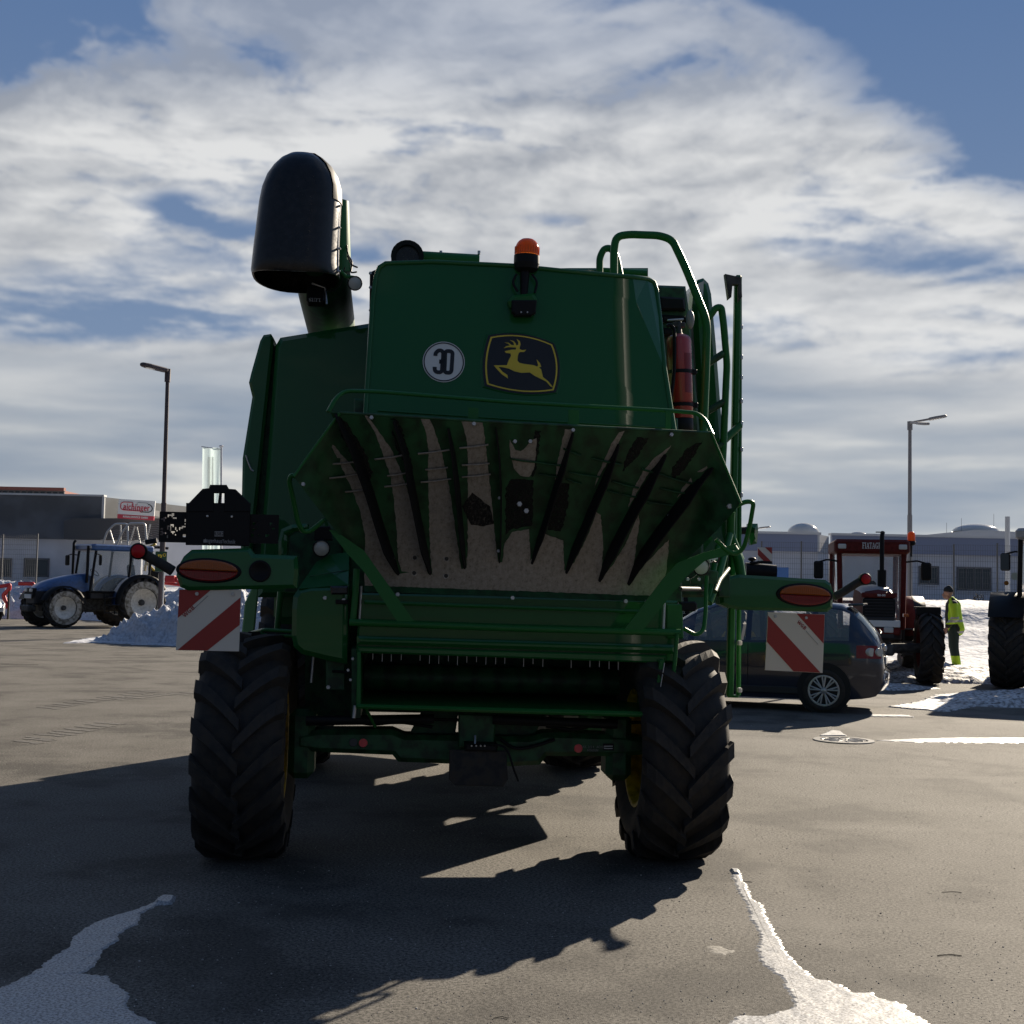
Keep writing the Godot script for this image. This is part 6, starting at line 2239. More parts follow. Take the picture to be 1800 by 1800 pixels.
func build_vehicles():
	var st: SurfaceTool
	# blue tractor on the left, three-quarter front view
	var base := {"paint": MT.blue_paint, "rim": MT.rim_white, "frame": MT.black_plastic, "roof": MT.blue_paint, "fender": MT.blue_paint, "flare": true, "front_fender": true, "wb": 2.75, "track_r": 1.85, "track_f": 1.75, "rR": 0.86, "rw": 0.50, "fR": 0.66, "fw": 0.42, "hood_z0": 0.28, "hood_z1": 2.05, "hood_w": 0.84, "hood_y0": 1.20, "hood_y1": 1.82, "nose_y1": 1.42, "lamp_y": 1.22, "cab_y0": 1.20, "cab_y1": 2.62, "cab_w0": 1.50, "cab_w1": 1.44, "cab_f0": 0.35, "cab_f1": 0.18, "cab_b0": -1.75, "cab_b1": -1.85, "roof_h": 0.20, "mirror": 0.62, "exhaust": [-0.52, 1.25, 0.45, 2.95], "bulge": 0.10, "grille_h": 0.3}
	var bx := wp(158, 1098, 48.5).x
	var T := tractor("tractor", "blue tractor with pale rims and snowy tyres standing by the snow heap", Transform3D(Basis(Vector3.UP, deg_to_rad(-47.0)) * Basis.from_scale(Vector3.ONE * 1.08), Vector3(bx, 0.0, -48.5)), base)
	st = mb()
	tube(st, [Vector3(0.52, 1.5, 0.42), Vector3(0.54, 2.0, 0.42), Vector3(0.55, 2.75, 0.42)], 0.05, 10)
	put(st, "air_intake", MT.black_plastic, T)
	st = mb()
	box(st, Vector3(0, 1.02, 2.2), Vector3(0.52, 0.14, 0.03), 0.01)
	put(st, "number_plate", MT.decal_white, T)
	# a grey dusting of road salt on the outer tyre walls
	for w in [[0.925 + 0.262, 0.86, -1.375, 0.86], [0.875 + 0.222, 0.66, 1.375, 0.66]]:
		st = mb()
		lathe(st, [[w[3] * 0.58, 0.0], [w[3] * 0.70, 0.012], [w[3] * 0.84, 0.0]], Transform3D(Basis(Vector3.BACK, -PI / 2), Vector3(w[0], w[1], w[2])), 32)
		put(st, "salt_crust", MT.dusty_rubber, T)
	# red tractor facing the yard
	var red := base.duplicate()
	red.merge({"paint": MT.red_paint, "rim": MT.red_paint, "frame": MT.red_paint, "roof": MT.red_paint, "fender": MT.red_paint, "front_fender": false, "wb": 2.45, "track_r": 1.92, "track_f": 1.98, "rR": 0.80, "rw": 0.44, "fR": 0.70, "fw": 0.44, "hood_z0": 0.25, "hood_z1": 1.75, "hood_w": 0.72, "hood_y0": 1.30, "hood_y1": 1.90, "nose_y1": 1.80, "hood_sheen": MT.hood_pale, "lamp_y": 1.04, "grille_y": 1.44, "grille_h": 0.42, "bulge": 0.03, "cab_y0": 1.05, "cab_y1": 2.56, "cab_w0": 1.42, "cab_w1": 1.42, "cab_f0": 0.30, "cab_f1": 0.25, "cab_b0": -1.45, "cab_b1": -1.45, "roof_h": 0.27, "rear_sill": 0.5, "mirror": 0.42, "exhaust": [0.13, 1.85, 1.0, 2.95], "fend0": 5.0, "fend1": 175.0, "pillar": 0.055}, true)
	var rx := wp(1541, 1200, 26.4).x
	T = tractor("tractor", "old red tractor facing the yard, with lettering on its cab roof", Transform3D(Basis(Vector3.UP, deg_to_rad(-10.0)), Vector3(rx, 0.0, -26.9)), red)
	text("lettering", "FIATAGRI", 0.17, MT.decal_white, T, Transform3D(Basis(), Vector3(0.0, 2.70, 0.455)), "Droid Serif", 700, 0.01, 0.40)
	st = mb()
	box(st, Vector3(0, 1.16, 1.80), Vector3(0.78, 0.13, 0.06), 0.01)
	put(st, "front_band", MT.decal_white, T)
	st = mb()
	box(st, Vector3(0, 1.02, 1.78), Vector3(0.80, 0.16, 0.10), 0.03)
	put(st, "nose_skirt", MT.red_paint, T)
	st = mb()
	box(st, Vector3(0, 1.70, 1.785), Vector3(0.66, 0.10, 0.05), 0.02)
	put(st, "nose_badge_strip", MT.red_paint, T)
	text("lettering", "90-90", 0.06, MT.decal_white, T, Transform3D(Basis(), Vector3(0.04, 1.70, 1.812)), "Droid Sans", 700, 0.002)
	st = mb()
	box(st, Vector3(0.09, 2.95, 1.0), Vector3(0.16, 0.02, 0.05))
	put(st, "exhaust_flap", MT.chassis_grey, T)
	st = mb()
	box(st, Vector3(0.55, 1.32, 1.32), Vector3(0.10, 0.06, 0.20), 0.01)
	put(st, "side_lamp", MT.lens_amber, T)
	for s in [-1, 1]:
		st = mb()
		box(st, Vector3(s * 0.97, 1.47, 1.15), Vector3(0.46, 0.05, 0.46), 0.01)
		box(st, Vector3(s * 0.97, 1.40, 1.37), Vector3(0.46, 0.16, 0.03), 0.01)
		put(st, "mud_guard", MT.black_plastic, T)
	var B := node("beacon", T, Transform3D(Basis(), Vector3(0.80, 2.62, 0.1)))
	st = mb()
	cyl(st, Vector3(0, -0.12, 0), Vector3(0, 0.12, 0), 0.02, 0.02, 8)
	lathe(st, [[0.03, 0.1], [0.085, 0.13], [0.085, 0.2], [0.0, 0.2]], Transform3D(), 16)
	put(st, "base", MT.black_plastic, B)
	st = mb()
	lathe(st, [[0.078, 0.2], [0.08, 0.3], [0.07, 0.36], [0.04, 0.39], [0.0, 0.395]], Transform3D(), 16)
	put(st, "dome", MT.beacon_amber, B)
	st = mb()
	tube(st, [Vector3(-0.45, 1.35, 0.35), Vector3(-0.15, 1.30, 0.36), Vector3(0.1, 1.22, 0.36)], 0.012, 6)
	put(st, "wiper", MT.black_plastic, T)
	# dark tractor at the edge of the picture
	var dark := base.duplicate()
	dark.merge({"paint": MT.navy_paint, "rim": MT.yellow, "frame": MT.black_plastic, "roof": MT.hood_pale, "fender": MT.black_plastic, "flare": false, "front_fender": true, "wb": 2.8, "track_r": 2.0, "track_f": 1.95, "rR": 0.86, "rw": 0.60, "fR": 0.74, "fw": 0.52, "hood_z1": 2.0, "hood_w": 0.86, "hood_y1": 1.95, "nose_y1": 1.8, "cab_y1": 2.80, "cab_w0": 1.7, "cab_w1": 1.6, "mirror": 0.46, "exhaust": [-0.78, 1.3, 0.5, 3.1]}, true)
	T = tractor("tractor", "dark tractor with yellow rims and a wide black mirror beside the snow bank", Transform3D(Basis(Vector3.UP, deg_to_rad(155.0)), Vector3(10.95, 0.0, -25.72)), dark)
	for q in [[1784, 1013, MT.lens_clear, 0.075], [1769, 1025, MT.lens_amber, 0.045]]:
		var p := T.transform.affine_inverse() * wp(q[0], q[1], 25.4)
		st = mb()
		cyl(st, p, p + Vector3(0, 0, 0.07), q[3], q[3] * 0.9, 16)
		put(st, "side_light", q[2], T)
	# green tractor half hidden behind the harvester
	var grn := base.duplicate()
	grn.merge({"paint": MT.green, "rim": MT.yellow, "roof": MT.green, "fender": MT.green, "hood_y1": 1.95, "nose_y1": 1.85, "hood_y0": 1.25, "exhaust": [], "mirror": 0.0}, true)
	T = tractor("tractor", "green tractor with a striped warning board, mostly hidden behind the harvester", Transform3D(Basis(Vector3.UP, deg_to_rad(86.0)), Vector3(wp(1362, 1000, 28.0).x - 2.25, 0.0, -28.0)), grn)
	var inv := T.transform.affine_inverse()
	st = mb()
	cyl(st, inv * wp(1310, 1003, 27.4), inv * wp(1364, 1005, 27.4), 0.17, 0.14, 16)
	put(st, "air_filter", MT.black_plastic, T)
	st = mb()
	cyl(st, inv * wp(1322, 998, 27.4), inv * wp(1322, 986, 27.4), 0.03, 0.03, 8)
	ball(st, inv * wp(1322, 983, 27.4), Vector3(0.09, 0.045, 0.09), 12, 6)
	put(st, "intake_cap", MT.black_plastic, T)
	st = mb()
	tube(st, [inv * wp(1318, 990, 27.3), inv * wp(1340, 988, 27.3), inv * wp(1357, 989, 27.3)], 0.03, 8)
	put(st, "board_arm", MT.black_plastic, T)
	var bp := [inv * wp(1332, 962, 27.3), inv * wp(1357, 962, 27.3), inv * wp(1357, 987, 27.3), inv * wp(1332, 987, 27.3)]
	var n: Vector3 = inv.basis * Vector3(0, 0, 0.02)
	st = mb()
	slab(st, bp, -n)
	var board := put(st, "warning_board", MT.board_white, T)
	for b in [[[0.5, 0.0], [1.0, 0.0], [1.0, 0.48]], [[0.0, 0.06], [0.0, 0.54], [0.46, 1.0], [0.94, 1.0]]]:
		var pts := []
		for p in b: pts.append(bp[0].lerp(bp[1], p[0]) + (bp[3] - bp[0]) * p[1] + n * 0.3)
		st = mb()
		slab(st, pts, -n * 0.2)
		put(st, "red_stripe", MT.board_red, board)
	car("dark blue hatchback parked behind the harvester's ladder", Transform3D(Basis(Vector3.UP, deg_to_rad(-108.0)), Vector3(3.55, 0.0, -20.0)), MT.navy_paint)
	car("silver car at the edge of the yard beside the blue tractor", Transform3D(Basis(Vector3.UP, deg_to_rad(55.0)), Vector3(wp(-92, 1085, 52.0).x, 0.0, -53.0)), MT.silver_paint)

# a small hatchback: nose along +z, x to its left
func car(label: String, at: Transform3D, paint: Material):
	var C := thing("parked_car", label, "car", at)
	# z, sill y, belt y, top y, half widths at sill, belt, top
	var S := [[-2.10, 0.50, 0.62, 0.66, 0.66, 0.68, 0.60], [-2.07, 0.36, 0.82, 0.90, 0.76, 0.79, 0.70], [-2.00, 0.26, 0.93, 1.08, 0.80, 0.84, 0.70], [-1.86, 0.22, 0.98, 1.28, 0.83, 0.87, 0.66], [-1.66, 0.20, 1.00, 1.47, 0.84, 0.88, 0.62], [-1.50, 0.19, 1.00, 1.535, 0.845, 0.88, 0.60], [-1.0, 0.18, 0.99, 1.575, 0.85, 0.885, 0.60], [-0.3, 0.18, 0.97, 1.585, 0.85, 0.885, 0.60], [0.3, 0.18, 0.955, 1.54, 0.85, 0.885, 0.60], [0.62, 0.18, 0.945, 1.42, 0.85, 0.88, 0.60], [1.22, 0.18, 0.93, 1.04, 0.85, 0.87, 0.70], [1.7, 0.20, 0.84, 0.90, 0.83, 0.84, 0.70], [1.98, 0.24, 0.70, 0.74, 0.76, 0.78, 0.62], [2.10, 0.40, 0.55, 0.57, 0.60, 0.62, 0.5]]
	var at_z := func(z: float) -> Array:                # the half section at z, from the sill up to the middle of the roof
		var k := 0
		while k < 12 and S[k + 1][0] < z: k += 1
		var t := clampf((z - S[k][0]) / (S[k + 1][0] - S[k][0]), 0.0, 1.0)
		var s := []
		for i in 7: s.append(lerpf(S[k][i], S[k + 1][i], t))
		return [Vector3(s[4], s[1], z), Vector3(s[5], lerpf(s[1], s[2], 0.35), z), Vector3(s[5] * 1.005, lerpf(s[1], s[2], 0.75), z), Vector3(s[5] * 0.985, s[2], z), Vector3(s[5] * 0.975, s[2] + 0.03, z), Vector3(lerpf(s[5], s[6], 0.5) * 1.01, lerpf(s[2], s[3], 0.55), z), Vector3(s[6] + 0.015, s[3] - 0.075, z), Vector3(s[6], s[3] - 0.045, z), Vector3(s[6] * 0.86, s[3], z), Vector3(0, s[3] + 0.02, z)]
	var side_pt := func(z: float, y: float, out: float) -> Vector3:
		var h: Array = at_z.call(z)
		for i in 8:
			if y <= h[i + 1].y: return h[i].lerp(h[i + 1], clampf((y - h[i].y) / maxf(h[i + 1].y - h[i].y, 1e-4), 0.0, 1.0)) + Vector3(out, 0, 0)
		return h[7]
	var zs := [-2.10, -2.07, -2.03, -1.99, -1.92, -1.80, -1.68, -1.62, -1.50, -1.30, -1.18, -1.10, -0.80, -0.50, -0.24, -0.16, 0.10, 0.30, 0.50, 0.60, 0.68, 0.84, 1.0, 1.17, 1.22, 1.45, 1.7, 1.85, 1.98, 2.05, 2.10]
	var rows := []
	for z in zs:
		var half: Array = at_z.call(z)
		var row := []
		for p in half: row.append(p)
		for i in range(8, -1, -1): row.append(Vector3(-half[i].x, half[i].y, half[i].z))
		rows.append(row)
	var st := mb()
	smooth(st)
	var panes := {}
	for i in zs.size() - 1:
		var zm: float = (zs[i] + zs[i + 1]) / 2
		for j in 18:
			var jj := j if j < 9 else 17 - j
			var key := ""
			if jj == 4 or jj == 5:
				if zm > -1.62 and zm < -1.18 or zm > -1.10 and zm < -0.24 or zm > -0.16 and zm < 0.60: key = "side_window %d %d" % [j / 9, 0 if zm < -1.18 else (1 if zm < -0.2 else 2)]
				elif zm > 0.68 and zm < 1.0 and jj == 4: key = "side_window %d 3" % (j / 9)
			if jj >= 7:
				if zm > -1.99 and zm < -1.68: key = "rear_window"
				if zm > 0.60 and zm < 1.17: key = "windscreen"
			if key:
				if not panes.has(key):
					panes[key] = mb()
					smooth(panes[key])
				quad(panes[key], rows[i][j], rows[i][j + 1], rows[i + 1][j + 1], rows[i + 1][j])
			else:
				quad(st, rows[i][j], rows[i][j + 1], rows[i + 1][j + 1], rows[i + 1][j])
	flat(st)
	for e in [0, zs.size() - 1]:
		var m := Vector3(0, 0.55, zs[e])
		for i in 18: tri(st, rows[e][i], rows[e][i + 1], m)
		tri(st, rows[e][18], rows[e][0], m)
	put(st, "body", paint, C)
	for key in panes: put(panes[key], key.get_slice(" ", 0), MT.car_glass, C)
	# seats and cabin floor
	st = mb()
	box(st, Vector3(0, 0.45, -0.3), Vector3(1.5, 0.3, 2.6), 0.05)
	put(st, "cabin_floor", MT.cab_inside, C)
	for q in [[0.36, 0.25], [-0.36, 0.25], [0.36, -0.75], [-0.36, -0.75]]:
		st = mb()
		box(st, Vector3(q[0], 0.68, q[1] + 0.2), Vector3(0.48, 0.18, 0.5), 0.06)
		box(st, Vector3(q[0], 0.98, q[1] - 0.12), Vector3(0.46, 0.6, 0.14), 0.06, Basis(Vector3.RIGHT, -0.2))
		box(st, Vector3(q[0], 1.32, q[1] - 0.20), Vector3(0.26, 0.17, 0.10), 0.04)
		put(st, "seat", MT.cab_inside, C)
	for s in [-1, 1]:
		# door seams, handles
		for z in [-0.20, 0.98]:
			st = mb()
			tube(st, [Vector3(s * 0.855, 0.24, z), Vector3(s * 0.892, 0.55, z), Vector3(s * 0.890, 0.80, z), Vector3(s * 0.872, 0.95, z)], 0.006, 5)
			put(st, "door_seam", MT.black_matte, C)
		for z in [-0.92, 0.0]:
			st = mb()
			box(st, Vector3(s * 0.895, 0.86, z), Vector3(0.03, 0.03, 0.17), 0.01)
			put(st, "door_handle", paint, C)
		st = mb()
		box(st, Vector3(s * 0.875, 0.30, -0.1), Vector3(0.03, 0.10, 1.75), 0.01)
		put(st, "sill_trim", MT.dark_trim, C)
		st = mb()
		box(st, Vector3(s * 1.0, 1.02, 0.78), Vector3(0.20, 0.15, 0.10), 0.04)
		put(st, "mirror", paint, C)
		# wheels in their arches
		for z in [-1.28, 1.30]:
			st = mb()
			cyl(st, Vector3(s * 0.60, 0.34, z), Vector3(s * 0.893, 0.34, z), 0.375, 0.375, 28)
			put(st, "wheel_arch", MT.black_matte, C)
			var W := node("wheel", C, Transform3D(Basis(Vector3.UP, 0.0 if s > 0 else PI), Vector3(s * 0.80, 0.315, z)))
			st = mb()
			lathe(st, [[0.21, -0.10], [0.29, -0.10], [0.312, -0.07], [0.315, 0.0], [0.312, 0.07], [0.29, 0.105], [0.225, 0.108], [0.21, 0.09]], Transform3D(Basis(Vector3.BACK, -PI / 2), Vector3.ZERO), 32)
			put(st, "tyre", MT.rubber, W)
			st = mb()
			lathe(st, [[0.0, 0.075], [0.06, 0.078], [0.065, 0.06], [0.19, 0.06]], Transform3D(Basis(Vector3.BACK, -PI / 2), Vector3.ZERO), 24, true)
			put(st, "brake_disc", MT.black_plastic, W)
			var rim := node("rim", W)
			st = mb()
			lathe(st, [[0.195, 0.095], [0.222, 0.108], [0.225, 0.10], [0.225, 0.05]], Transform3D(Basis(Vector3.BACK, -PI / 2), Vector3.ZERO), 32)
			put(st, "ring", MT.alloy, rim)
			st = mb()
			lathe(st, [[0.0, 0.105], [0.04, 0.105], [0.05, 0.09], [0.05, 0.06]], Transform3D(Basis(Vector3.BACK, -PI / 2), Vector3.ZERO), 16)
			put(st, "hub_cap", MT.alloy, rim)
			for k in 18:
				var a := TAU * (k / 2) / 9.0 + (0.12 if k % 2 else -0.12)
				st = mb()
				var d := Vector3(0, cos(a), sin(a))
				var d2 := Vector3(0, cos(TAU * (k / 2) / 9.0), sin(TAU * (k / 2) / 9.0))
				tube(st, [d2 * 0.045 + Vector3(0.098, 0, 0), d * 0.205 + Vector3(0.096, 0, 0)], 0.013, 6)
				put(st, "spoke", MT.alloy, rim)
	st = mb()
	box(st, Vector3(0, 1.545, -1.70), Vector3(1.16, 0.035, 0.22), 0.012, Basis(Vector3.RIGHT, 0.06))
	put(st, "roof_spoiler", paint, C)
	st = mb()
	tube(st, [Vector3(0.0, 1.12, -2.02), Vector3(-0.2, 1.14, -2.025), Vector3(-0.42, 1.17, -1.99)], 0.012, 6)
	put(st, "rear_wiper", MT.black_plastic, C)
	# bumper, lamps, plate
	st = mb()
	var bo := []
	for i in 13:
		var u := lerpf(-1.0, 1.0, i / 12.0)
		var x := u * 0.86
		var z := -2.15 + 0.14 * pow(absf(u), 3.0) + (0.18 if absf(u) > 0.99 else 0.0)
		bo.append([Vector3(x * 0.97, 0.32, z + 0.06), Vector3(x, 0.40, z), Vector3(x, 0.56, z - 0.01), Vector3(x * 0.99, 0.62, z + 0.07)])
	sheet(st, bo)
	put(st, "rear_bumper", paint, C)
	for s in [-1, 1]:
		var L := node("tail_light", C)
		st = mb()
		var lg := []
		for i in 6:
			var z := lerpf(-2.06, -1.72, i / 5.0)
			var row := []
			for j in 4:
				var p: Vector3 = side_pt.call(z, lerpf(0.79, 0.97, j / 3.0), 0.012)
				row.append(Vector3(p.x * s, p.y, p.z - 0.008))
			lg.append(row)
		sheet(st, lg)
		put(st, "lens", MT.lens_red, L)
		for q in [[-2.02, 0.062], [-1.91, 0.066]]:
			st = mb()
			var p: Vector3 = side_pt.call(q[0], 0.88, 0.0)
			cyl(st, Vector3(s * (p.x - 0.02), 0.88, p.z + 0.01), Vector3(s * (p.x + 0.022), 0.88, p.z - 0.03), q[1], q[1] * 0.9, 16)
			put(st, "round_lamp", MT.lens_clear, L)
	st = mb()
	box(st, Vector3(0, 0.74, -2.105), Vector3(0.46, 0.11, 0.02), 0.005)
	put(st, "number_plate", MT.decal_white, C)
	st = mb()
	cyl(st, Vector3(0, 0.93, -2.05), Vector3(0, 0.93, -2.085), 0.055, 0.055, 18)
	put(st, "tailgate_badge", MT.steel, C)

# ---------------------------------------------------------------- the person
# bones: [from, to, radius at from, radius at to]; the joined surface is meshed as surface nets
func flesh(bones: Array, cell: float, k: float) -> Array:
	var lo := Vector3.INF
	var hi := -Vector3.INF
	for b in bones:
		var r: float = maxf(b[2], b[3])
		for p in [b[0], b[1]]:
			lo = lo.min(p - Vector3.ONE * (r + 3 * cell))
			hi = hi.max(p + Vector3.ONE * (r + 3 * cell))
	var n := Vector3i(((hi - lo) / cell).ceil()) + Vector3i.ONE
	var f := PackedFloat32Array()
	f.resize(n.x * n.y * n.z)
	f.fill(1.0)
	for b in bones:
		var a: Vector3 = b[0]
		var ab: Vector3 = b[1] - a
		var l2 := maxf(ab.length_squared(), 1e-9)
		var r: float = maxf(b[2], b[3])
		var m := r + k + 2 * cell
		var i0 := Vector3i(((b[0] as Vector3).min(b[1]) - Vector3.ONE * m - lo) / cell).max(Vector3i.ZERO)
		var i1 := (Vector3i(((b[0] as Vector3).max(b[1]) + Vector3.ONE * m - lo) / cell) + Vector3i.ONE).min(n - Vector3i.ONE)
		for z in range(i0.z, i1.z + 1):
			for y in range(i0.y, i1.y + 1):
				for x in range(i0.x, i1.x + 1):
					var p := lo + Vector3(x, y, z) * cell - a
					var t := clampf(p.dot(ab) / l2, 0.0, 1.0)
					var d := (p - ab * t).length() - lerpf(b[2], b[3], t)
					var id := (z * n.y + y) * n.x + x
					var o := f[id]
					var h := maxf(k - absf(d - o), 0.0) / k
					f[id] = minf(d, o) - h * h * k * 0.25
	var ids := {}
	var verts := []
	var sx := 1
	var sy := n.x
	var sz := n.x * n.y
	var tris := []
	var offs := [0, sx, sy, sx + sy, sz, sx + sz, sy + sz, sx + sy + sz]
	for z in n.z - 1:
		for y in n.y - 1:
			for x in n.x - 1:
				var id := z * sz + y * sy + x
				var neg := 0
				for o in offs:
					if f[id + o] < 0.0: neg += 1
				if neg == 0 or neg == 8: continue
				var s := Vector3.ZERO
				var c := 0
				for e in [[0, 1], [0, 2], [0, 4], [1, 3], [1, 5], [2, 3], [2, 6], [4, 5], [4, 6], [3, 7], [5, 7], [6, 7]]:
					var fa := f[id + offs[e[0]]]
					var fb := f[id + offs[e[1]]]
					if (fa < 0.0) != (fb < 0.0):
						var t := fa / (fa - fb)
						var pa := Vector3(e[0] & 1, (e[0] >> 1) & 1, (e[0] >> 2) & 1)
						var pb := Vector3(e[1] & 1, (e[1] >> 1) & 1, (e[1] >> 2) & 1)
						s += pa.lerp(pb, t)
						c += 1
				ids[id] = verts.size()
				verts.append(lo + (Vector3(x, y, z) + s / c) * cell)
	for id in ids:
		for ax in [[sx, sy, sz], [sy, sz, sx], [sz, sx, sy]]:
			var a := f[id]
			var b := f[id + ax[0]]
			if (a < 0.0) == (b < 0.0): continue
			var q := [id, id - ax[1], id - ax[1] - ax[2], id - ax[2]]
			var ok := true
			for v in q:
				if not ids.has(v): ok = false
			if not ok: continue
			var w := [verts[ids[q[0]]], verts[ids[q[1]]], verts[ids[q[2]]], verts[ids[q[3]]]]
			if a < 0.0: w.reverse()
			tris.append([w[0], w[1], w[2]])
			tris.append([w[0], w[2], w[3]])
	return tris

func skin_on(tris: Array, called: String, m: Material, parent: Node, keep = null) -> MeshInstance3D:
	var st := mb()
	smooth(st)
	for t in tris:
		if keep == null or keep.call((t[0] + t[1] + t[2]) / 3.0):
			tri(st, t[0], t[1], t[2])
	return put(st, called, m, parent)

func build_people():
	# faces +x here (then turned to face left); 1.78 m tall
	var at := gp(1680, 1175, 0.12)
	var P := thing("person", "person in a yellow high visibility jacket and dark beanie standing beside the red tractor", "person", Transform3D(Basis(Vector3.UP, PI - 0.25) * Basis(Vector3.BACK, -0.05), at))
	var hip := Vector3(0, 0.94, 0)
	var bones := [
		[Vector3(0, 0.92, 0), Vector3(0.0, 1.16, 0), 0.135, 0.135], [Vector3(0.0, 1.16, 0), Vector3(-0.01, 1.38, 0), 0.14, 0.15],
		[Vector3(0, 1.40, -0.13), Vector3(0, 1.40, 0.13), 0.075, 0.075], [Vector3(0, 1.44, 0), Vector3(0.045, 1.56, 0), 0.055, 0.055]]
	for s in [-1, 1]:
		bones += [[Vector3(0, 0.93, s * 0.09), Vector3(0.02, 0.50, s * 0.10), 0.10, 0.07], [Vector3(0.02, 0.50, s * 0.10), Vector3(-0.02, 0.09, s * 0.11), 0.066, 0.045], [Vector3(-0.05, 0.045, s * 0.11), Vector3(0.17, 0.035, s * 0.125), 0.045, 0.036]]
		var el := Vector3(-0.02, 1.12, s * 0.25)
		var wr := Vector3(0.14 if s < 0 else 0.10, 0.93, s * 0.22)
		bones += [[Vector3(0, 1.41, s * 0.175), el, 0.06, 0.048], [el, wr, 0.046, 0.034]]
		var palm := wr + Vector3(0.05, -0.07, 0)
		bones.append([wr, palm, 0.030, 0.034])
		for i in 4:
			var o := Vector3(0.020 - 0.014 * i, 0, s * 0.008)
			var l := [0.075, 0.085, 0.078, 0.06][i] as float
			bones.append([palm + o, palm + o + Vector3(0.02, -l * 0.55, 0), 0.010, 0.009])
			bones.append([palm + o + Vector3(0.02, -l * 0.55, 0), palm + o + Vector3(0.005, -l, -s * 0.012), 0.009, 0.008])
		bones.append([palm + Vector3(0.03, 0.02, 0), palm + Vector3(0.062, -0.03, -s * 0.01), 0.011, 0.009])
	# head, looking down and ahead
	var hc := Vector3(0.085, 1.665, 0)
	bones += [[hc + Vector3(-0.02, 0.03, 0), hc + Vector3(0.0, 0.035, 0), 0.092, 0.088], [hc + Vector3(0.025, -0.06, 0), hc + Vector3(0.055, -0.075, 0), 0.062, 0.045], [hc + Vector3(0.088, 0.0, 0), hc + Vector3(0.112, -0.03, 0), 0.014, 0.018], [hc + Vector3(-0.01, -0.0, -0.088), hc + Vector3(-0.012, -0.03, -0.088), 0.016, 0.012], [hc + Vector3(-0.01, -0.0, 0.088), hc + Vector3(-0.012, -0.03, 0.088), 0.016, 0.012], [hc + Vector3(0.085, -0.072, -0.015), hc + Vector3(0.085, -0.072, 0.015), 0.014, 0.014]]
	var body := skin_on(flesh(bones, 0.014, 0.035), "body", MT.skin, P)
	var st := mb()
	for s in [-1, 1]:
		ball(st, hc + Vector3(0.088, 0.012, s * 0.032), Vector3(0.008, 0.008, 0.011), 8, 6)
	put(st, "eyes", MT.dark_cloth, body)
	# clothes
	var jk := [[Vector3(-0.02, 0.90, 0), Vector3(-0.01, 1.18, 0), 0.20, 0.175], [Vector3(-0.06, 0.88, -0.03), Vector3(-0.03, 1.1, -0.02), 0.17, 0.15], [Vector3(-0.01, 1.18, 0), Vector3(-0.015, 1.38, 0), 0.175, 0.165], [Vector3(-0.01, 1.41, -0.14), Vector3(-0.01, 1.41, 0.14), 0.095, 0.095], [Vector3(-0.01, 1.46, 0), Vector3(0.01, 1.52, 0), 0.085, 0.078]]
	for s in [-1, 1]:
		var wr := Vector3(0.14 if s < 0 else 0.10, 0.95, s * 0.22)
		jk += [[Vector3(-0.01, 1.41, s * 0.18), Vector3(-0.025, 1.12, s * 0.255), 0.088, 0.078], [Vector3(-0.025, 1.12, s * 0.255), wr, 0.076, 0.060]]
	var jt := flesh(jk, 0.018, 0.03)
	var sort := func(p: Vector3) -> int:
		var arm := absf(p.z) > 0.19
		if p.y < 0.735 + 0.0 and not arm: return 2
		if p.x > 0.075 and absf(p.z) < 0.13 and not arm: return 2
		if arm and p.y < 0.985: return 2
		if absf(p.y - 1.05) < 0.028 or absf(p.y - 0.80) < 0.028: return 1
		if arm and absf(p.y - 1.12) < 0.025: return 1
		if p.y > 1.44 and p.x < 0.02 and absf(p.z) > 0.06: return 2
		return 0
	skin_on(jt, "jacket", MT.hi_vis, P, func(p): return sort.call(p) == 0)
	skin_on(jt, "reflective_band", MT.reflective_grey, P, func(p): return sort.call(p) == 1)
	skin_on(jt, "jacket_trim", MT.dark_cloth, P, func(p): return sort.call(p) == 2)
	var tr := []
	for s in [-1, 1]:
		tr += [[Vector3(0, 0.90, s * 0.085), Vector3(0.02, 0.50, s * 0.10), 0.125, 0.098], [Vector3(0.02, 0.50, s * 0.10), Vector3(-0.02, 0.12, s * 0.11), 0.096, 0.088]]
	var tt := flesh(tr, 0.018, 0.02)
	skin_on(tt, "trousers", MT.green_cloth, P, func(p): return p.y > 0.28)
	skin_on(tt, "trouser_cuff", MT.hi_vis, P, func(p): return p.y <= 0.28)
	for s in [-1, 1]:
		skin_on(flesh([[Vector3(-0.06, 0.055, s * 0.11), Vector3(0.18, 0.045, s * 0.125), 0.058, 0.046], [Vector3(-0.03, 0.06, s * 0.11), Vector3(-0.025, 0.16, s * 0.11), 0.058, 0.06]], 0.014, 0.02), "boot", MT.boot_brown, P)
	skin_on(flesh([[hc + Vector3(-0.025, 0.06, 0), hc + Vector3(-0.005, 0.068, 0), 0.098, 0.094], [hc + Vector3(-0.03, 0.13, 0), hc + Vector3(-0.03, 0.135, 0), 0.05, 0.045]], 0.010, 0.03), "beanie", MT.dark_cloth, P, func(p): return p.y > hc.y + 0.028)

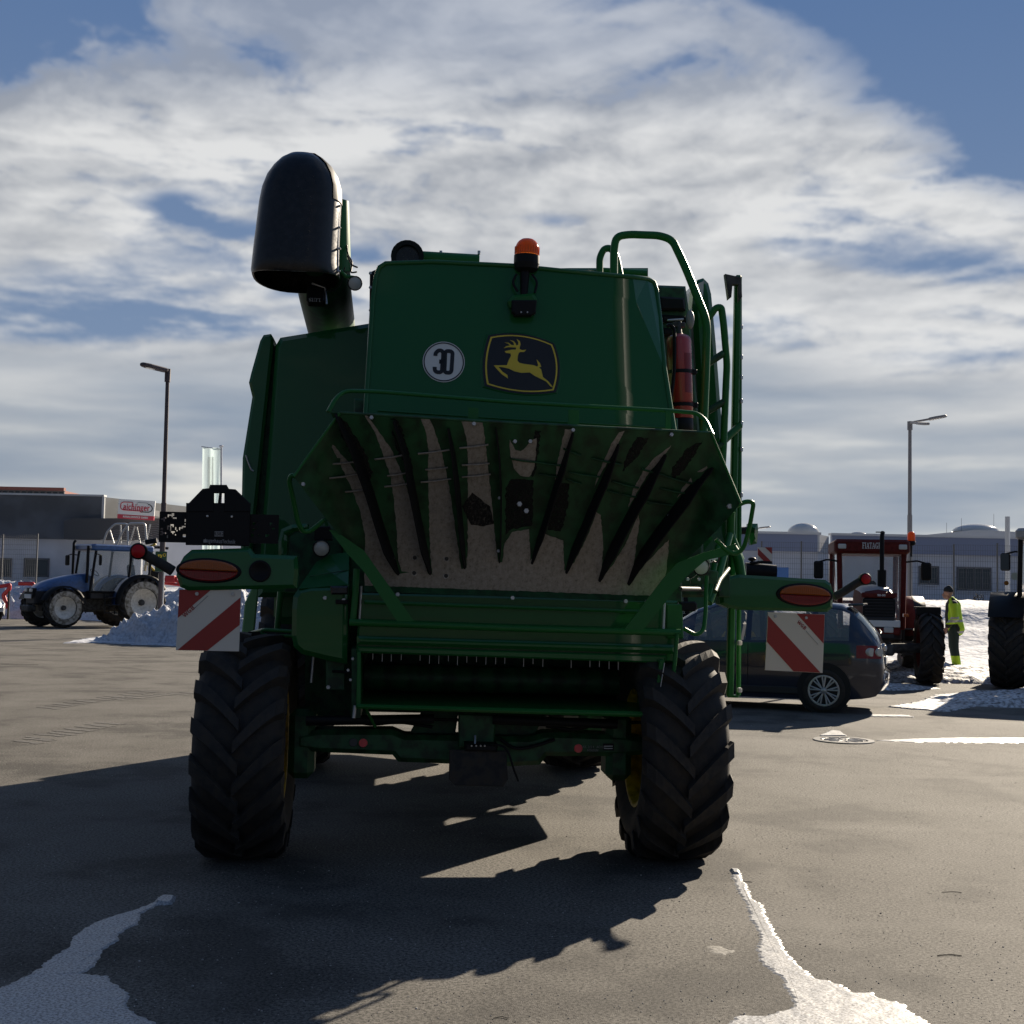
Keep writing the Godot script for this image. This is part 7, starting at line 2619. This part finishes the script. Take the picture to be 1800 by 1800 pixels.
# ---------------------------------------------------------------- far machines and odds and ends
func build_small_things():
	var st: SurfaceTool
	# loose grit and small stones on the yard
	var mm := MultiMesh.new()
	mm.transform_format = MultiMesh.TRANSFORM_3D
	mm.use_colors = true
	var peb := mb()
	ball(peb, Vector3.ZERO, Vector3(1, 0.7, 0.8), 6, 4)
	peb.generate_normals()
	var pm := peb.commit()
	var gm := mat("stone_grit", Color.WHITE, 0.8)
	gm.vertex_color_use_as_albedo = true
	pm.surface_set_material(0, gm)
	mm.mesh = pm
	mm.instance_count = 9000
	for i in 9000:
		var dist := lerpf(4.0, 17.0, pow(rng.randf(), 1.5))
		var p := Vector3(rng.randf_range(-0.55, 0.55) * dist, 0.001, -dist)
		var r := rng.randf_range(0.0014, 0.0036) * (1.6 if rng.randf() < 0.06 else 1.0)
		mm.set_instance_transform(i, Transform3D(Basis(Vector3.UP, rng.randf() * TAU).scaled(Vector3.ONE * r), p))
		var g := rng.randf_range(0.05, 0.5)
		mm.set_instance_color(i, Color(g, g * 0.95, g * 0.88))
	var mi := MultiMeshInstance3D.new()
	mi.multimesh = mm
	mi.name = "grit"
	add_child(mi)
	tag(mi, "loose pale and dark grit scattered over the asphalt", "grit", "", "stuff")
	# hay rake behind the blue tractor: light arches and folded tine arms
	var D := 55.0
	var org := Vector3(wp(230, 1090, D).x, 0, -D)
	var R := thing("hay_rake", "folded hay rake with light tube arches and tine arms behind the blue tractor", "hay rake", Transform3D(Basis(), org))
	var q := func(px: float, py: float, d := 0.0) -> Vector3: return wp(px, py, D + d) - org
	for a in [[[180, 960], [188, 935], [202, 921], [224, 921], [225, 958]], [[205, 958], [214, 937], [227, 920], [255, 920], [258, 955]]]:
		var pts := []
		for p in a: pts.append(q.call(p[0], p[1]))
		st = mb()
		tube(st, pts, 0.045, 8, 0.12)
		put(st, "arch", MT.zinc, R)
	for a in [[[193, 932], [200, 955], 1.0], [[212, 920], [212, 955], 0.0], [[237, 925], [228, 955], -0.6], [[240, 926], [247, 958], 0.8], [[264, 921], [258, 950], -0.8]]:
		var p0: Vector3 = q.call(a[0][0], a[0][1], 0.4)
		var p1: Vector3 = q.call(a[1][0], a[1][1], 0.4)
		st = mb()
		tube(st, [p0, p1], 0.035, 7)
		put(st, "tine_arm", MT.zinc, R)
		for k in 7:
			st = mb()
			var p := p0.lerp(p1, 0.06 + 0.13 * k)
			tube(st, [p, p + Vector3(0.32, 0.04, 0.1), p + Vector3(0.62, -0.03, 0.1)], 0.011, 5)
			put(st, "tine", MT.pole_grey, R)
	st = mb()
	tube(st, [q.call(180, 962), q.call(280, 962)], 0.06, 8)
	tube(st, [q.call(230, 962), Vector3(0.0, 0.4, 0.0)], 0.07, 8)
	put(st, "frame", MT.chassis_grey, R)
	for x in [-0.8, 0.9]:
		st = mb()
		lathe(st, [[0.0, -0.1], [0.25, -0.1], [0.3, -0.06], [0.3, 0.06], [0.25, 0.1], [0.0, 0.1]], Transform3D(Basis(Vector3.BACK, PI / 2), Vector3(x, 0.3, 0)), 18)
		put(st, "wheel", MT.rubber, R)
	# red implement by the lamp
	D = 58.0
	org = Vector3(wp(287, 1080, D).x, 0, -D)
	R = thing("red_implement", "red farm implement frame beside the lamp post", "implement", Transform3D(Basis(), org))
	for a in [[[262, 1030], [290, 1018], [312, 1016]], [[262, 1022], [330, 1030]], [[300, 1014], [332, 1036], [334, 1062]], [[268, 1024], [266, 1064]]]:
		var pts := []
		for p in a: pts.append(wp(p[0], p[1], D) - org)
		st = mb()
		tube(st, pts, 0.07, 6, 0.05)
		put(st, "frame_beam", MT.bright_red, R)
	st = mb()
	box(st, wp(300, 1018, D) - org, Vector3(0.42, 0.32, 0.4), 0.03)
	put(st, "coupling_box", MT.bright_red, R)
	for px in [262, 335]:
		st = mb()
		cyl(st, wp(px, 1062, D) - org + Vector3(0, 0.1, 0), Vector3(wp(px, 1062, D).x - org.x, -0.02, 0), 0.04, 0.04, 8)
		put(st, "stand", MT.chassis_grey, R)
	# yellow machine behind the rake
	D = 50.0
	org = Vector3(wp(268, 1085, D).x, 0, -D)
	R = thing("yellow_implement", "yellow and black farm implement behind the blue tractor's cab", "implement", Transform3D(Basis(), org))
	for a in [[[254, 1004], [262, 962], [274, 956]], [[258, 990], [272, 1004]], [[266, 960], [262, 1003]]]:
		var pts := []
		for p in a: pts.append(wp(p[0], p[1], D) - org)
		st = mb()
		tube(st, pts, 0.05, 6, 0.04)
		put(st, "beam", MT.yellow, R)
	for a in [[[256, 953], [276, 950], 0.10], [[278, 962], [296, 964], 0.05], [[262, 1010], [280, 1012], 0.16]]:
		st = mb()
		cyl(st, wp(a[0][0], a[0][1], D) - org, wp(a[1][0], a[1][1], D) - org, a[2], a[2], 12)
		put(st, "roller", MT.black_plastic, R)
	st = mb()
	tube(st, [wp(266, 1000, D) - org, Vector3(0, 0.9, 0), Vector3(0, -0.02, 0)], 0.06, 8)
	put(st, "stand", MT.chassis_grey, R)
	# red snow blade pieces at the far left
	D = 56.0
	for g in [[[[33, 1026], [58, 1026], [60, 1032], [45, 1040], [38, 1050]], "small red implement bracket behind the blue tractor's nose"], [[[-6, 1032], [17, 1028], [16, 1036], [6, 1046], [12, 1066], [2, 1070]], "red implement arm beside the silver car"]]:
		org = Vector3(wp(g[0][0][0], 1080, D).x, 0, -D)
		R = thing("red_implement", g[1], "implement", Transform3D(Basis(), org))
		var pts := []
		for p in g[0]: pts.append(wp(p[0], p[1], D) - org)
		st = mb()
		tube(st, pts, 0.09, 6, 0.05)
		put(st, "arm", MT.bright_red, R)
		st = mb()
		cyl(st, pts[2], Vector3(pts[2].x, -0.02, pts[2].z), 0.05, 0.05, 8)
		put(st, "stand", MT.chassis_grey, R)
	# dry stalks in the snow by the fence
	for k in 2:
		var p := wp(1716 + k * 8, 1076, 52.0)
		p.y = rise(p.x, p.z) - 0.03
		var O := thing("dry_stalk", ["dry brown plant stalks in the snow near the fence", "smaller bunch of dry stalks beside the other dry plant"][k], "plant", Transform3D(Basis(), p), "dry plants in the snow")
		for j in 6:
			st = mb()
			tube(st, [Vector3(rng.randf_range(-0.08, 0.08), 0, 0), Vector3(rng.randf_range(-0.15, 0.15), 0.18, 0.02), Vector3(rng.randf_range(-0.22, 0.22), rng.randf_range(0.2, 0.36), 0)], 0.014, 5)
			put(st, "stalk", MT.boot_brown, O)
